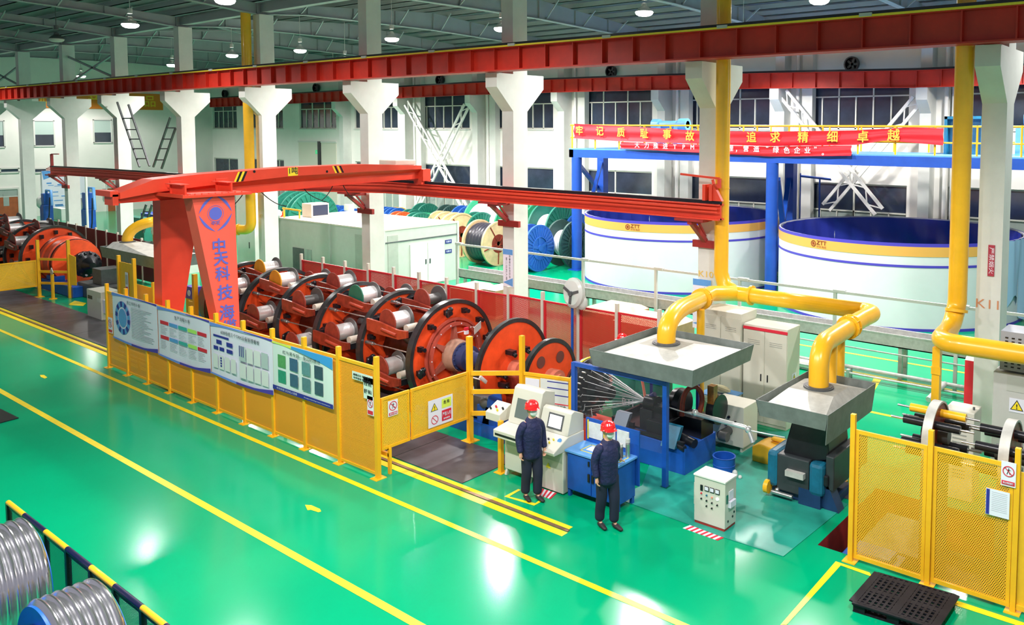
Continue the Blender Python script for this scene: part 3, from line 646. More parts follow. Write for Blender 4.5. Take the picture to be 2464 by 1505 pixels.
# posters
PB = [(270,378,(703,733),(808,852)),(379,505,(735,773),(855,894)),(506,656,(775,817),(897,949)),(656,801,(823,859),(936,982))]
names = ['white poster with blue round wheel diagram, leftmost on the yellow fence','white poster with two rows of coloured headings on the yellow fence','white poster with blue boxes and paper pockets on the yellow fence','pale green poster with eight small photographs on the yellow fence']
TL = ['员工守则十条','生产流程十条','630线组三个TPM设备管理看板','红与黑专题—身边的感动']
posters = []
for i, (pa, pb, (ta, tb), (ba, bb)) in enumerate(PB):
    Y = 9.245; xa, xb = ay(pa,ta,Y).x, ay(pb,tb,Y).x; z1 = (ay(pa,ta,Y).z+ay(pb,tb,Y).z)/2; z0 = (ay(pa,ba,Y).z+ay(pb,bb,Y).z)/2
    t = thing('poster', names[i], 'poster', ((xa+xb)/2,Y,z0)); w = xb-xa; h = z1-z0; mb = MB(); n = 12
    sag = lambda u, k: 0.02*math.sin(PI*u)*k
    for k in range(n):
        u0, u1 = k/n, (k+1)/n; mb.poly([(xa+w*u0,Y-.01*math.sin(u0*9),z0-.05*math.sin(PI*u0)*(i < 3)),(xa+w*u1,Y-.01*math.sin(u1*9),z0-.05*math.sin(PI*u1)*(i < 3)),(xa+w*u1,Y-.01*math.sin(u1*9),z1),(xa+w*u0,Y-.01*math.sin(u0*9),z1)])
    mb.build('sheet', M_paper if i < 3 else mat('poster_green', (.72,.86,.80), .6), t)
    def rect(bld, u0, u1, v0, v1, m_=0, d=.02): bld.poly([(xa+w*u0,Y-d,z0+h*v0),(xa+w*u1,Y-d,z0+h*v0),(xa+w*u1,Y-d,z0+h*v1),(xa+w*u0,Y-d,z0+h*v1)], m_)
    mb = MB()
    if i < 3:
        n = 14
        for k in range(n):
            u0, u1 = k/n, (k+1)/n; f = lambda u: .93+.05*math.sin(PI*u*.8); g = lambda u: -.02+.14*max(0,(u-.45))**1.2*1.6
            mb.poly([(xa+w*u0,Y-.02,z0+h*f(u0)),(xa+w*u1,Y-.02,z0+h*f(u1)),(xa+w*u1,Y-.02,z1),(xa+w*u0,Y-.02,z1)], 1 if u0 > .55 else 0)
            mb.poly([(xa+w*u0,Y-.02,z0-.05*math.sin(PI*u0)),(xa+w*u1,Y-.02,z0-.05*math.sin(PI*u1)),(xa+w*u1,Y-.02,z0+h*max(g(u1),.03)-.03*math.sin(PI*u1)),(xa+w*u0,Y-.02,z0+h*max(g(u0),.03)-.03*math.sin(PI*u0))], 1 if u0 > .4 else 0)
        mb.build('border_print', [mat('poster_blue', (.16,.30,.80), .6), mat('poster_violet', (.07,.05,.42), .6)], t)
    else:
        for k in range(12):
            u0, u1 = k/12, (k+1)/12; f = lambda u: .97-.20*u*u; mb.poly([(xa+w*u0,Y-.02,z0+h*f(u0)),(xa+w*u1,Y-.02,z0+h*f(u1)),(xa+w*u1,Y-.02,z1),(xa+w*u0,Y-.02,z1)], 0 if u0 > .3 else 2)
        rect(mb, 0, 1, 0, .09, 1); mb.build('border_print', [mat('poster_sky', (.05,.35,.75), .6), M_inkb, M_signl], t)
    text('lettering', TL[i], (xa+w*.5,Y-.02,z0+h*(.86 if i < 3 else .83)), (1,0,0), (0,0,1), h*.085, M_ink, t, width=w*(.30 if i < 2 else .62))
    mb = MB(); rnd = random.Random(i)
    if i == 0:
        cx, cz = xa+w*.24, z0+h*.50
        for r0, r1, m_ in ((.0,.20,0),(.24,.36,1)):
            for k in range(20):
                a, b = k*PI/10, (k+.93)*PI/10; R0, R1 = h*r0, h*r1
                mb.poly([(cx+R0*math.cos(a),Y-.02,cz+R0*math.sin(a)),(cx+R1*math.cos(a),Y-.02,cz+R1*math.sin(a)),(cx+R1*math.cos(b),Y-.02,cz+R1*math.sin(b)),(cx+R0*math.cos(b),Y-.02,cz+R0*math.sin(b))][::-1], m_ if k % 2 else (m_ if r0 == 0 else 0))
        for k in range(20): rect(mb, .44, .44+rnd.uniform(.2,.5), .78-.033*k, .79-.033*k, 2)
        mb.build('diagram', [M_lblue, M_inkb, M_inkg], t)
    elif i == 1:
        cols = [M_inkr, M_lblue, mat('head_teal',(.05,.45,.40),.6), mat('head_lime',(.45,.85,.15),.6), M_inkr]
        for r in (0,1):
            for k in range(5):
                rect(mb, .06+.18*k, .06+.18*k+.165, .66-.30*r, .73-.30*r, k)
                for q_ in range(6): rect(mb, .065+.18*k, .065+.18*k+rnd.uniform(.08,.15), .62-.03*q_-.30*r, .627-.03*q_-.30*r, 5)
        mb.build('table_print', cols+[M_inkg], t)
    elif i == 2:
        rect(mb,.06,.32,.75,.79,0); rect(mb,.11,.20,.62,.70,0); rect(mb,.06,.14,.50,.57,0); rect(mb,.16,.24,.50,.57,0); rect(mb,.28,.38,.62,.70,0); rect(mb,.28,.38,.50,.57,0)
        mb.build('chart_box', M_inkb, t); mb = MB()
        for k in range(4): rect(mb,.06+.1*k,.14+.1*k,.15,.42,0,.035)
        for r in (0,1):
            for k in range(4): rect(mb,.50+.115*k,.60+.115*k,.12+.32*r,.40+.32*r,1 if (r==1 and k in (0,)) or (r == 1 and k == 3) else 0,.035)
        mb.build('paper_pocket', [mat('pocket',(.78,.82,.80),.4), mat('pocket_dark',(.50,.60,.60),.4)], t); mb = MB()
        for k in range(3): rect(mb,.50+.03*k,.512+.03*k,.52,.72,0,.04)
        for k in range(4): rect(mb,.185,.21,.2+.05*k,.235+.05*k,0,.04)
        mb.build('print', M_inkb, t)
    else:
        cc = [(.10,.35,.12),(.05,.12,.22),(.12,.28,.30),(.04,.08,.12),(.03,.30,.18),(.05,.12,.20),(.10,.22,.25),(.05,.10,.14)]
        for k in range(8):
            r, q_ = divmod(k,4); mb = MB(); rect(mb,.10+.205*q_,.10+.205*q_+.135,.50-.32*r,.76-.32*r); mb.build('photograph', mat('photo_%s' % 'abcdefgh'[k], cc[k], .4, noise=.7, nscale=16, dark=3), t)

        text('lettering', '中天科技 以文化人而育', (xa+w*.25,Y-.025,z0+h*.045), (1,0,0), (0,0,1), h*.05, M_paper, t, width=w*.35)
        text('lettering', 'Zhongtian technology Culture Development', (xa+w*.75,Y-.025,z0+h*.045), (1,0,0), (0,0,1), h*.03, M_paper, t, width=w*.42)
    posters.append(t)
# small signs at the right end of that fence
def board(name, label, cat, o, u, w, h, parts, m_=None):
    """a flat sign: lower left corner o, reading direction u; parts = list of (kind, ...) drawn on it"""
    o = Vector(o); u = Vector(u).normalized(); v = Vector((0,0,1)); n = u.cross(v); t = thing(name, label, cat, o)
    mb = MB(); mb.prism([o, o+u*w, o+u*w+v*h, o+v*h], -n*.006); mb.build('plate', m_ or M_paper, t)
    for p in parts:
        k = p[0]; mb = MB()
        if k == 'rect':
            _, x0, x1, y0, y1, mm = p; mb.poly([o+u*(w*x0)+v*(h*y0)+n*.004, o+u*(w*x1)+v*(h*y0)+n*.004, o+u*(w*x1)+v*(h*y1)+n*.004, o+u*(w*x0)+v*(h*y1)+n*.004]); mb.build('print', mm, t)
        elif k == 'ban':
            _, cx, cy, r, fig = p; c = o+u*(w*cx)+v*(h*cy)+n*.006; r *= w
            for i in range(28):
                a, b = i*PI/14, (i+1)*PI/14; mb.poly([c+u*r*math.cos(a)+v*r*math.sin(a), c+u*r*.84*math.cos(a)+v*r*.84*math.sin(a), c+u*r*.84*math.cos(b)+v*r*.84*math.sin(b), c+u*r*math.cos(b)+v*r*math.sin(b)][::-1])
            d = (u-v).normalized(); e_ = (u+v).normalized(); mb.poly([c-d*r*.9-e_*r*.07, c+d*r*.9-e_*r*.07, c+d*r*.9+e_*r*.07, c-d*r*.9+e_*r*.07]); mb.build('ban_symbol', M_inkr, t)
            if fig:
                mb = MB(); c2 = c-n*.001
                for pts in ([(-.05,.5),(.08,.5),(.08,.63),(-.05,.63)], [(-.12,0),(.1,0),(.15,.42),(-.1,.42)], [(-.12,.05),(0,.05),(-.22,-.6),(-.32,-.55)], [(0,.05),(.1,.05),(.32,-.5),(.22,-.58)], [(.1,.4),(.15,.3),(.4,.15),(.42,.22)]): mb.poly([c2+u*r*a+v*r*b for a, b in pts])
                mb.build('figure', M_ink, t)
        elif k == 'tri':
            _, cx, cy, r, mm = p; c = o+u*(w*cx)+v*(h*cy)+n*.004; r *= w
            for q_, s_, d in ((M_ink,1,.0),(mm,.80,.002)):
                mb = MB(); mb.poly([c+n*d+(u*math.cos(a)+v*math.sin(a))*r*s_ for a in (PI*7/6, PI*11/6, PI/2)]); mb.build('warning_triangle', q_, t)
            text('lettering', p[5] if len(p) > 5 else '!', c+n*.003, u, v, r*1.0, M_ink, t, bold=.03)
        elif k == 'txt':
            _, s_, cx, cy, hh, ww, mm = p; text('lettering', s_, o+u*(w*cx)+v*(h*cy)+n*.006, u, v, h*hh, mm, t, width=w*ww if ww else None, bold=.006)
    return t
Y = 9.25; a = ay(848,935,Y); b = ay(897,958,Y)
za = ay(848,893,Y).z
t = board('fence_notice', 'pale green notice with dark lettering at the right end of the long fence', 'sign', (a.x,Y,ay(848,912,Y).z), (1,0,0), b.x-a.x, za-ay(848,912,Y).z, [('txt','高高兴兴 安全 生产',.5,.65,.28,.85,M_ink),('txt','平平安安 回家 欢乐',.5,.25,.28,.85,M_ink)], mat('notice_green',(.66,.82,.72),.6))
b2_ = ay(875,958,Y); board('fence_notice', 'small pale green paper below the lettered notice on the long fence', 'sign', (b2_.x,Y,b2_.z), (1,0,0), b.x-b2_.x, ay(897,900,Y).z-.1-b2_.z, [('txt','安全 责任',.5,.7,.2,.8,M_ink),('txt','重于 泰山',.5,.35,.2,.8,M_ink)], MATS['notice_green'])
b3 = ay(884,995,Y); board('prohibition_sign', 'small no entry sign at the right end of the long fence', 'sign', (b3.x,Y,b3.z-.02), (1,0,0), ay(899,995,Y).x-b3.x, .36, [('ban',.5,.62,.42,True),('rect',.08,.92,.05,.25,M_inkr)])
b4 = ay(262,800,Y); board('prohibition_sign', 'small no entry sign on the leftmost post of the long fence', 'sign', (b4.x-.02,Y,b4.z), (1,0,0), .26, .42, [('ban',.5,.62,.42,True),('rect',.08,.92,.05,.22,M_inkr)])
# gates: enclosure returning from the long fence to the machine
def gate(X, y0, y1, zb, zt, ysplit, label, lab2, yn=9.3):
    t = thing('mesh_gate', label, 'gate', (X, y0, 0))
    for a, b in ((y0+.06,ysplit-.02),(ysplit+.02,y1-.06)):
        mb = MB(); mb.box(X-.004,X+.004,a+.03,b-.03,zb+.03,zt-.03); lf = mb.build('mesh_panel', M_pwall2, t)
        mb = MB(); mb.box(X-.02,X+.02,a,b,zt-.05,zt); mb.box(X-.02,X+.02,a,b,zb,zb+.05); mb.box(X-.019,X+.019,a+.002,a+.04,zb+.05,zt-.05); mb.box(X-.019,X+.019,b-.04,b-.002,zb+.05,zt-.05)
        mb.bar((X-.012,a,zb+.03),(X-.012,(a+b)/2,zt),.02); mb.bar((X-.012,b,zb+.03),(X-.012,(a+b)/2,zt),.02); mb.build('leaf_frame', M_yel, t)
    mb = MB(); mb.box(X-.05,X+.05,y1-.05,y1+.05,0,2.22); mb.box(X-.14,X+.14,y1-.14,y1+.14,0,.015); mb.build('post', M_yel, t)
    return t
g = gate(-12.58, 9.34, 11.64, .49, 1.49, ax(987,1000,-12.58).y, 'yellow mesh double gate with warning sheet at the near end of the machine', '')
q0 = ax(1032,1033,-12.54); q1 = ax(1090,950,-12.54); zb = ax(1032,1033,-12.54).z; zt = ax(1032,967,-12.54).z
board('warning_sheet', 'white warning sheet with yellow triangle and red panel on the gate', 'sign', (-12.55,q0.y,zb), (0,1,0), q1.y-q0.y, zt-zb, [('tri',.24,.68,.17,M_signy),('ban',.25,.25,.14,False),('rect',.54,.93,.58,.92,M_signl),('rect',.54,.93,.1,.5,M_inkr),('txt','危 险',.73,.78,.14,.24,M_ink),('txt','严禁入内',.73,.34,.16,.34,M_paper),('txt','触电危险',.73,.18,.07,.26,M_paper)])
q0 = ax(935,1005,-12.54); q1 = ax(958,965,-12.54)
board('prohibition_sign', 'small red ring prohibition sign on the left gate leaf', 'sign', (-12.55,q0.y,q0.z), (0,1,0), q1.y-q0.y, q1.z-q0.z+.04, [('ban',.5,.64,.40,True),('rect',.08,.92,.06,.24,M_inkr),('txt','禁止跨越',.5,.15,.12,.7,M_paper)])
# side rails from the gate post to the label panel
P2 = Vector((-12.56,11.64,0)); P3 = Vector((-11.71,12.30,0)); P4 = at(1377,912,1.47); P4.z = 0
t = thing('guard_rail', 'yellow three bar guard rail between the gate and the instruction panel', 'rail', P2); 
for z in (.60,1.06,1.45): mb = MB(); mb.bar(P2+Vector((.03,0,z)), P3+Vector((0,0,z)), .04, .09); mb.build('bar', M_yel, t)
mb = MB(); mb.bar(P3, P3+Vector((0,0,2.24)), .09); mb.box(P3.x-.12,P3.x+.12,P3.y-.12,P3.y+.12,0,.012); mb.build('post', M_yel, t)
t = thing('instruction_panel', 'yellow framed panel with instruction sheets behind the operator console', 'panel', P3); mb = MB(); u = (P4-P3).normalized()
mb.bar(P3+u*.05+Vector((0,0,1.45)), P4+Vector((0,0,1.45)), .05, .06); mb.bar(P4, P4+Vector((0,0,1.48)), .07); mb.bar(P3+u*.05+Vector((0,0,.12)), P4+Vector((0,0,.12)), .05); mb.build('frame', M_yel, t)
n_ = Vector((u.y,-u.x,0)); L = (P4-P3).length; mb = MB(); mb.prism([P3+u*.07+Vector((0,0,.15)), P4-u*.03+Vector((0,0,.15)), P4-u*.03+Vector((0,0,1.42)), P3+u*.07+Vector((0,0,1.42))], n_*.01); mb.build('backing', mat('panel_yellow',(.90,.50,.02),.5,noise=.1), t)
def onp(a, b, c_, d, m_, nm, dd=.03): mb = MB(); mb.prism([P3+u*(L*a)+Vector((0,0,c_)), P3+u*(L*b)+Vector((0,0,c_)), P3+u*(L*b)+Vector((0,0,d)), P3+u*(L*a)+Vector((0,0,d))], n_*dd); return mb.build(nm, m_, t)
onp(.08,.36,.90,1.37,M_paper,'sheet'); onp(.38,.93,.25,1.40,mat('panel_sheet',(.70,.74,.72),.5),'sheet',.028)
for z in (1.37,1.24,1.10): onp(.52,.93,z-.02,z,M_inkb,'print',.031)
for z in (.92,.78,.72): onp(.36,.93,z-.02,z,M_inkr,'print',.031)
for z in (.60,.48): onp(.52,.93,z-.02,z,M_ink,'print',.031)
text('lettering', '严禁触碰旋转部件', P3+u*(L*.64)+Vector((0,0,.845))+n_*.034, u, (0,0,1), .09, M_ink, t, width=L*.5)
mb = MB(); c = P3+u*(L*.44)+Vector((0,0,1.06))+n_*.034; mb.poly([c+u*-.07+Vector((0,0,-.06)), c+u*.07+Vector((0,0,-.06)), c+Vector((0,0,.07))]); mb.build('warning_triangle', M_signl, t)
# blue portal frame in front of the die head
A = at(1382,874,1.93); B = Vector((-8.12,12.28,0)); A.z = 0
t = thing('blue_portal_frame', 'blue rectangular steel frame with clear sheet before the wire cone', 'frame', A); mb = MB()
mb.bar(A, A+Vector((0,0,1.95)), .09); mb.bar(B, B+Vector((0,0,1.95)), .09); mb.bar(A+Vector((0,0,1.92)), B+Vector((0,0,1.92)), .08); mb.box(B.x-.08,B.x+.08,B.y-.08,B.y+.08,0,.01); mb.build('frame', M_blue, t)
mb = MB(); mb.prism([A+Vector((.05,0,.6)), B+Vector((-.05,0,.6)), B+Vector((-.05,0,1.88)), A+Vector((.05,0,1.88))], (0,.006,0)); mb.build('clear_sheet', glass_mat('clear_sheet', (.9,.95,1), .012, .2), t)
# left machine: gate, posts, panels
g = gate(-36.7, 9.34, 11.66, .42, 1.45, 10.2, 'yellow mesh gate crossing the walkway at the far left machine', '')
t = thing('guard_rail', 'yellow three bar guard rail at the far left machine', 'rail', (-36.6,11.7,0)); mb = MB()
Q2, Q3 = Vector((-36.62,11.70,0)), Vector((-35.6,12.32,0))
for z in (.55,1.0,1.48): mb.bar(Q2+Vector((0,0,z)), Q3+Vector((0,0,z)), .04, .09)
mb.build('bar', M_yel, t); mb = MB(); mb.bar(Q3, Q3+Vector((0,0,2.24)), .10); mb.build('post', M_yel, t)
mb = MB(); mb.prism([Q3+Vector((.05,0,.5)), Q3+Vector((.32,.12,.5)), Q3+Vector((.32,.12,1.6)), Q3+Vector((.05,0,1.7))], (0,.02,0)); mb.build('side_panel', MATS['panel_yellow'], t)
s = at(128,720); mb = MB(); mb.cyl(s, s+Vector((0,0,.95)), .06, 10); mb.cyl(s, s+Vector((0,0,.02)), .14, 12); tag(base(mb.build('sign_post', M_yel), s), 'short yellow post with grey diamond plate before the far left machine', 'post')
mb = MB(); c = s+Vector((0,-.03,1.05)); mb.prism([c+Vector((.15,0,0)),c+Vector((0,0,.16)),c+Vector((-.15,0,0)),c+Vector((0,0,-.16))], (0,.03,0)); tag(base(mb.build('diamond_plate', M_lgry), c), 'grey diamond plate on the short yellow post at far left', 'plate')
mid = []
for i, (pa, pb, ta, tb, za_, lab) in enumerate([(285,320,622,632,2.2,'tall yellow panel behind the left end of the long fence'),(321,371,675,670,1.35,'low yellow panel beside the tall one left of the crane leg')]):
    A_ = at(pa,ta,za_); B_ = at(pb,ta+(pb-pa)*.24,za_); t = thing('yellow_screen', lab, 'panel', (A_.x,A_.y,0)); mb = MB(); mb.prism([(A_.x,A_.y,.1),(B_.x,A_.y,.1),(B_.x,A_.y,za_-.1),(A_.x,A_.y,za_-.1)], (0,.02,0)); mb.build('mesh_panel', MATS['panel_yellow'], t)
    mb = MB(); mb.box(A_.x-.05,A_.x+.05,A_.y-.05,A_.y+.05,0,za_+.1); mb.build('post', M_yel, t)
    mb = MB(); mb.box(B_.x-.05,B_.x+.05,A_.y-.05,A_.y+.05,0,za_+.1); mb.build('post', M_yel, t)
board('label_strip', 'narrow label sheet on the tall yellow panel left of the crane leg', 'label strip', at(309,712,1.0)+Vector((0,-.08,0)), (1,0,0), .22, .8, [('rect',.1,.9,.1,.4,M_inkr),('rect',.1,.9,.5,.9,M_inkg)])
A_ = at(468,660,2.2); mb = MB(); mb.box(A_.x-.06,A_.x+.06,A_.y-.06,A_.y+.06,0,2.2); mb.box(A_.x-.4,A_.x-.06,A_.y-.01,A_.y+.01,.1,1.35); tag(base(mb.build('fence_post', M_yel), (A_.x,A_.y,0)), 'yellow post between the two red crane legs', 'post')
# red mesh fence behind the machines
t = thing('red_mesh_fence', 'red mesh fence with cream posts behind the near stranding machine', 'fence', (-18,15.6,0)); Y = 15.6
px = [(725,611),(777,619),(830,628),(886,634),(947,643),(1008,655),(1074.5,668),(1147,680),(1224,690),(1306,702),(1392.5,718),(1485,731),(1587,745)]
P = [ay(a, b, Y) for a, b in px]
for i, p in enumerate(P):
    h = 2.42 if i else 2.42; mb = MB(); mb.box(p.x-.04,p.x+.04,Y-.04,Y+.04,0,p.z); mb.build('post', M_shedt, t)
    if i+1 < len(P):
        q = P[i+1]; h = min(p.z,q.z)-.22
        mb = MB(); mb.box(p.x+.10,q.x-.05,Y-.004,Y+.004,.1,h); mb.build('mesh_panel', M_rmesh, t)
        mb = MB(); mb.box(p.x+.04,q.x-.04,Y-.02,Y+.02,h-.03,h+.02); mb.box(p.x+.045,p.x+.11,Y-.018,Y+.018,.05,h-.03); mb.box(q.x-.06,q.x-.045,Y-.018,Y+.018,.05,h-.03); mb.build('panel_frame', mat('frame_red',(.62,.02,.03),.45), t)
t = thing('red_mesh_fence', 'dark maroon mesh fence behind the far left stranding machine', 'fence', (-40,15.6,0))
px = [(121,528),(141,531),(163,536),(184,540),(207,545),(231,550),(256,556),(283,562),(312,569),(341,576),(372,584)]
P = [ay(a, b, Y) for a, b in px]
for i, p in enumerate(P):
    mb = MB(); mb.box(p.x-.04,p.x+.04,Y-.04,Y+.04,0,p.z+.05); mb.build('post', M_shedt, t)
    if i+1 < len(P): mb = MB(); mb.box(p.x+.05,P[i+1].x-.05,Y-.01,Y+.01,.05,p.z-.05); mb.build('mesh_panel', mat('maroon_sheet',(.13,.03,.045),.35), t)
# ================================================================== STRANDING MACHINES
YC, ZC = 13.3, 1.08
def xc(*a): return [(x, YC, ZC) for x in a]
def disc(parent, x, r, front=False, orange=None, w=.17):
    mb = MB(); mb.lathe([(r-.09,-w/2),(r,-w/2),(r,w/2),(r-.09,w/2),(r-.09,-w/2)], (x,YC,ZC), (1,0,0), 64); rim = mb.build('rim', mat('rim_steel',(.06,.065,.07),.28,metal=.5,noise=.3,nscale=8), parent)
    mb = MB(); mb.lathe([(.20,-.03),(r-.08,-.03),(r-.08,.03),(.20,.03)], (x,YC,ZC), (1,0,0), 48); mb.build('disc_plate', orange or M_org, parent)
    return rim
def cradle(parent, xa, xb, phi, rad=1.10, flange=None, i=0):
    cy, cz = YC+rad*math.cos(phi), ZC+rad*math.sin(phi); xm = (xa+xb)/2; L = xb-xa
    t = D.objects.new('cradle', None); COL.objects.link(t); t.parent = parent; t.location = Vector((xm,cy,cz))-parent.location
    for s in (-1,1):
        y = .36*s; mb = MB(); x0, x1 = -L/2+.14, L/2-.12
        mb.prism([(x0,y-.03,-.16),(x0+.35,y-.03,-.20),(x1-.3,y-.03,-.22),(x1,y-.03,-.14),(x1,y-.03,.02),(x1-.35,y-.03,.0),(x0+.45,y-.03,.10),(x0,y-.03,.12)], (0,.06,0))
        mb.build('side_arm', M_brn if (i % 3) else mat('arm_oxide',(.44,.060,.028),.4,noise=.35,nscale=5), t, world=False)
    mb = MB(); mb.cyl((-L/2+.02,0,-.02),(-L/2+.24,0,-.02),.15,14); mb.cyl((L/2-.20,0,-.06),(L/2-.02,0,-.06),.12,14); mb.box(-L/2+.16,-L/2+.24,-.38,.38,-.14,.10); mb.box(L/2-.22,L/2-.14,-.38,.38,-.16,-.02); mb.build('pivot', M_blk, t, world=False)
    mb = MB(); mb.cyl((L/2-.42,-.16,.0),(L/2-.42,.16,.0),.09,14); mb.build('guide_roller', M_shedt, t, world=False)
    mb = MB(); mb.cyl((-.15,-.40,-.06),(.40,-.40,-.12),.045,8); mb.build('brake_cylinder', MATS.get('arm_oxide') or M_brn, t, world=False)
    return (xm-.08, cy, cz+.10)
FLC = {'brown': mat('flange_brown',(.30,.045,.030),.45,noise=.4,nscale=7), 'yellow': mat('flange_yellow',(.85,.42,.02),.5,noise=.2), 'green': mat('flange_green',(.01,.16,.10),.5,noise=.2), 'grey': mat('flange_grey',(.13,.13,.13),.4,metal=.4)}
def make_bobbin(c1, c2, full):
    t = thing('wire_bobbin', 'x', 'bobbin'); 
    for s, c in ((-1,c1),(1,c2)):
        mb = MB(); mb.lathe([(0,0),(.30,0),(.31,.01),(.31,.025),(.30,.035),(0,.035)], (0,.27*s-.017,0), (0,1,0), 28); mb.build('flange', FLC[c], t, world=False)
    mb = MB(); n = 14; r = .205 if full else .13
    mb.lathe([(r,-.25)]+[(r+.001*(k % 2), -.25+.5*k/n) for k in range(n+1)], (0,0,0), (0,1,0), 28); mb.build('wire_winding', M_wire if full else FLC['grey'], t, world=False)
    return t
protos = {}
def bobbin(pos, c1, c2, full, label, group, k):
    key = (c1, c2, full); 
    if key not in protos: protos[key] = make_bobbin(*key); t = protos[key]; t.location = pos; t['label'] = label; t['group'] = group
    else: t = dup(protos[key], pos, 0, label, group)
    return t
sm = thing('stranding_machine', 'large orange cage stranding machine with black rimmed wheels behind the long yellow fence', 'machine', (-18.5, YC, -.7))
XS = [-15.0, -16.88, -18.75, -20.6, -22.45, -24.3]
bayname = ['in the cage bay nearest the gate', 'in the second cage bay', 'in the third cage bay', 'in the fourth cage bay', 'in the farthest cage bay']
posn = {0:'on top', 1:'on the upper near side', 2:'on the lower near side', 3:'on the far side'}
for i, x in enumerate(XS):
    g = D.objects.new('cage_wheel', None); COL.objects.link(g); g.parent = sm; g.location = Vector((x,YC,ZC))-sm.location
    disc(g, x, 1.33, i == 0)
    # wire guides and brackets on the wheel face
    mb = MB()
    for k in range(12):
        a = k*PI/6+.2; c = Vector((x+.05, YC+1.08*math.cos(a), ZC+1.08*math.sin(a))); mb = MB(); mb.box(c.x-.02,c.x+.10,c.y-.05,c.y+.05,c.z-.06,c.z+.06); mb.cyl(c+Vector((.06,0,0)), c+Vector((.20,0,.0)), .05, 10)
        if k % 3 == 0: mb.ball(c+Vector((.12,.04,.08)), .07, 8); mb.lathe([(0,0),(.10,0),(.12,.03),(.10,.06),(0,.06)], c+Vector((.14,-.08,.02)), (1,.3,0), 12)
        mb.build('wire_guide', M_blk, g)
    mb = MB()
    for k in range(6):
        a = k*PI/3+.5; mb.prism([(x+.03,YC+.30*math.cos(a-.35),ZC+.30*math.sin(a-.35)),(x+.03,YC+.30*math.cos(a+.35),ZC+.30*math.sin(a+.35)),(x+.03,YC+.84*math.cos(a),ZC+.84*math.sin(a))], (.10,0,0))
    mb.build('web_rib', M_brn if i else mat('rib_oxide',(.42,.12,.085),.5,noise=.2), g)
mb = MB(); mb.cyl((-24.5,YC,ZC),(-14.9,YC,ZC),.26,20); mb.cyl((-24.3,YC,ZC),(-15.1,YC,ZC),.62,8); mb.build('main_shaft', mat('grimy_gap_shade',(.10,.022,.015),.4,noise=.5,nscale=5), sm)  # wide dark cylinder added to stand for shade in the gaps between wheels
for i in range(5):
    xb, xa = XS[i], XS[i+1]; ph0 = [138,109,138,111,140][i]
    mb = MB()
    for k in range(6):       # wires and tie rods between the wheels
        a = math.radians(ph0+30+60*k); c = Vector((0, YC+1.16*math.cos(a), ZC+1.16*math.sin(a))); mb = MB(); mb.cyl((xa+.1,c.y,c.z),(xb-.1,c.y,c.z),.016,6)
        mb.cyl((xa+.08,c.y,c.z),(xa+.34,c.y,c.z),.05,8); mb.cyl((xa+.30,c.y,c.z),(xa+.42,c.y,c.z),.03,8); mb.build('tie_rod', M_steel, sm)
    mb = MB()
    for k in range(5): a = k*1.257+i; mb.ball(((xa+xb)/2+.2*math.cos(a*2), YC+.55*math.cos(a), ZC+.55*math.sin(a)), .17, 8, sx=2.2)
    mb.build('gear_housing', M_gry, sm)
    for k in range(-1, 3):
        a = math.radians(ph0+60*k)
        if not (40 < math.degrees(a) < 222): continue
        pos = cradle(sm, xa+.06, xb-.06, a, i=i+k)
        cc = {(2,0):('brown','grey'), (1,0):('green','grey'), (4,-1):('yellow','grey'), (3,0):('yellow','grey'), (0,2):('yellow','grey')}.get((i,k), ('brown','grey'))
        deg = math.degrees(a); w = 'far side' if deg < 60 else 'top' if deg < 120 else 'upper near side' if deg < 160 else 'lower near side'
        bobbin(pos, cc[0], cc[1], (i*3+k) % 7 != 6, '%s flanged wire bobbin %s, %s' % (cc[0], bayname[i], w), 'wire bobbins in the stranding cage', k)
# front wheel hub parts
mb = MB(); x = -14.93; mb.lathe([(.72,0),(.80,0),(.80,.10),(.72,.10),(.72,0)], (x,YC,ZC), (1,0,0), 48); mb.lathe([(.84,0),(.90,0),(.90,.05),(.84,.05)], (x,YC,ZC), (1,0,0), 48); mb.build('guide_ring', mat('ring_oxide',(.50,.09,.06),.4,noise=.2), sm)
mb = MB()
for k in range(14): a = k*PI/7; mb.ball((x+.10, YC+.76*math.cos(a), ZC+.76*math.sin(a)), .018, 6)
mb.build('guide_bead', M_paper, sm)
mb = MB(); mb.cyl((-14.9,YC,ZC),(-14.60,YC,ZC),.40,24,r2=.36); mb.build('hub_cone', mat('hub_tan',(.50,.30,.22),.5,noise=.3), sm)
mb = MB(); mb.lathe([(.0,0),(.34,0),(.34,.05),(.30,.06),(.30,.28),(.20,.30),(.17,.36),(.17,1.35),(.24,1.38),(.24,1.6),(0,1.6)], (-14.62,YC,ZC), (1,0,0), 28)
for k in range(16): a = k*PI/8; mb.cyl((-14.58,YC+.32*math.cos(a),ZC+.32*math.sin(a)),(-14.54,YC+.32*math.cos(a),ZC+.32*math.sin(a)),.02,6)
mb.build('drive_hub', mat('hub_blue',(.035,.055,.16),.35,noise=.3), sm)
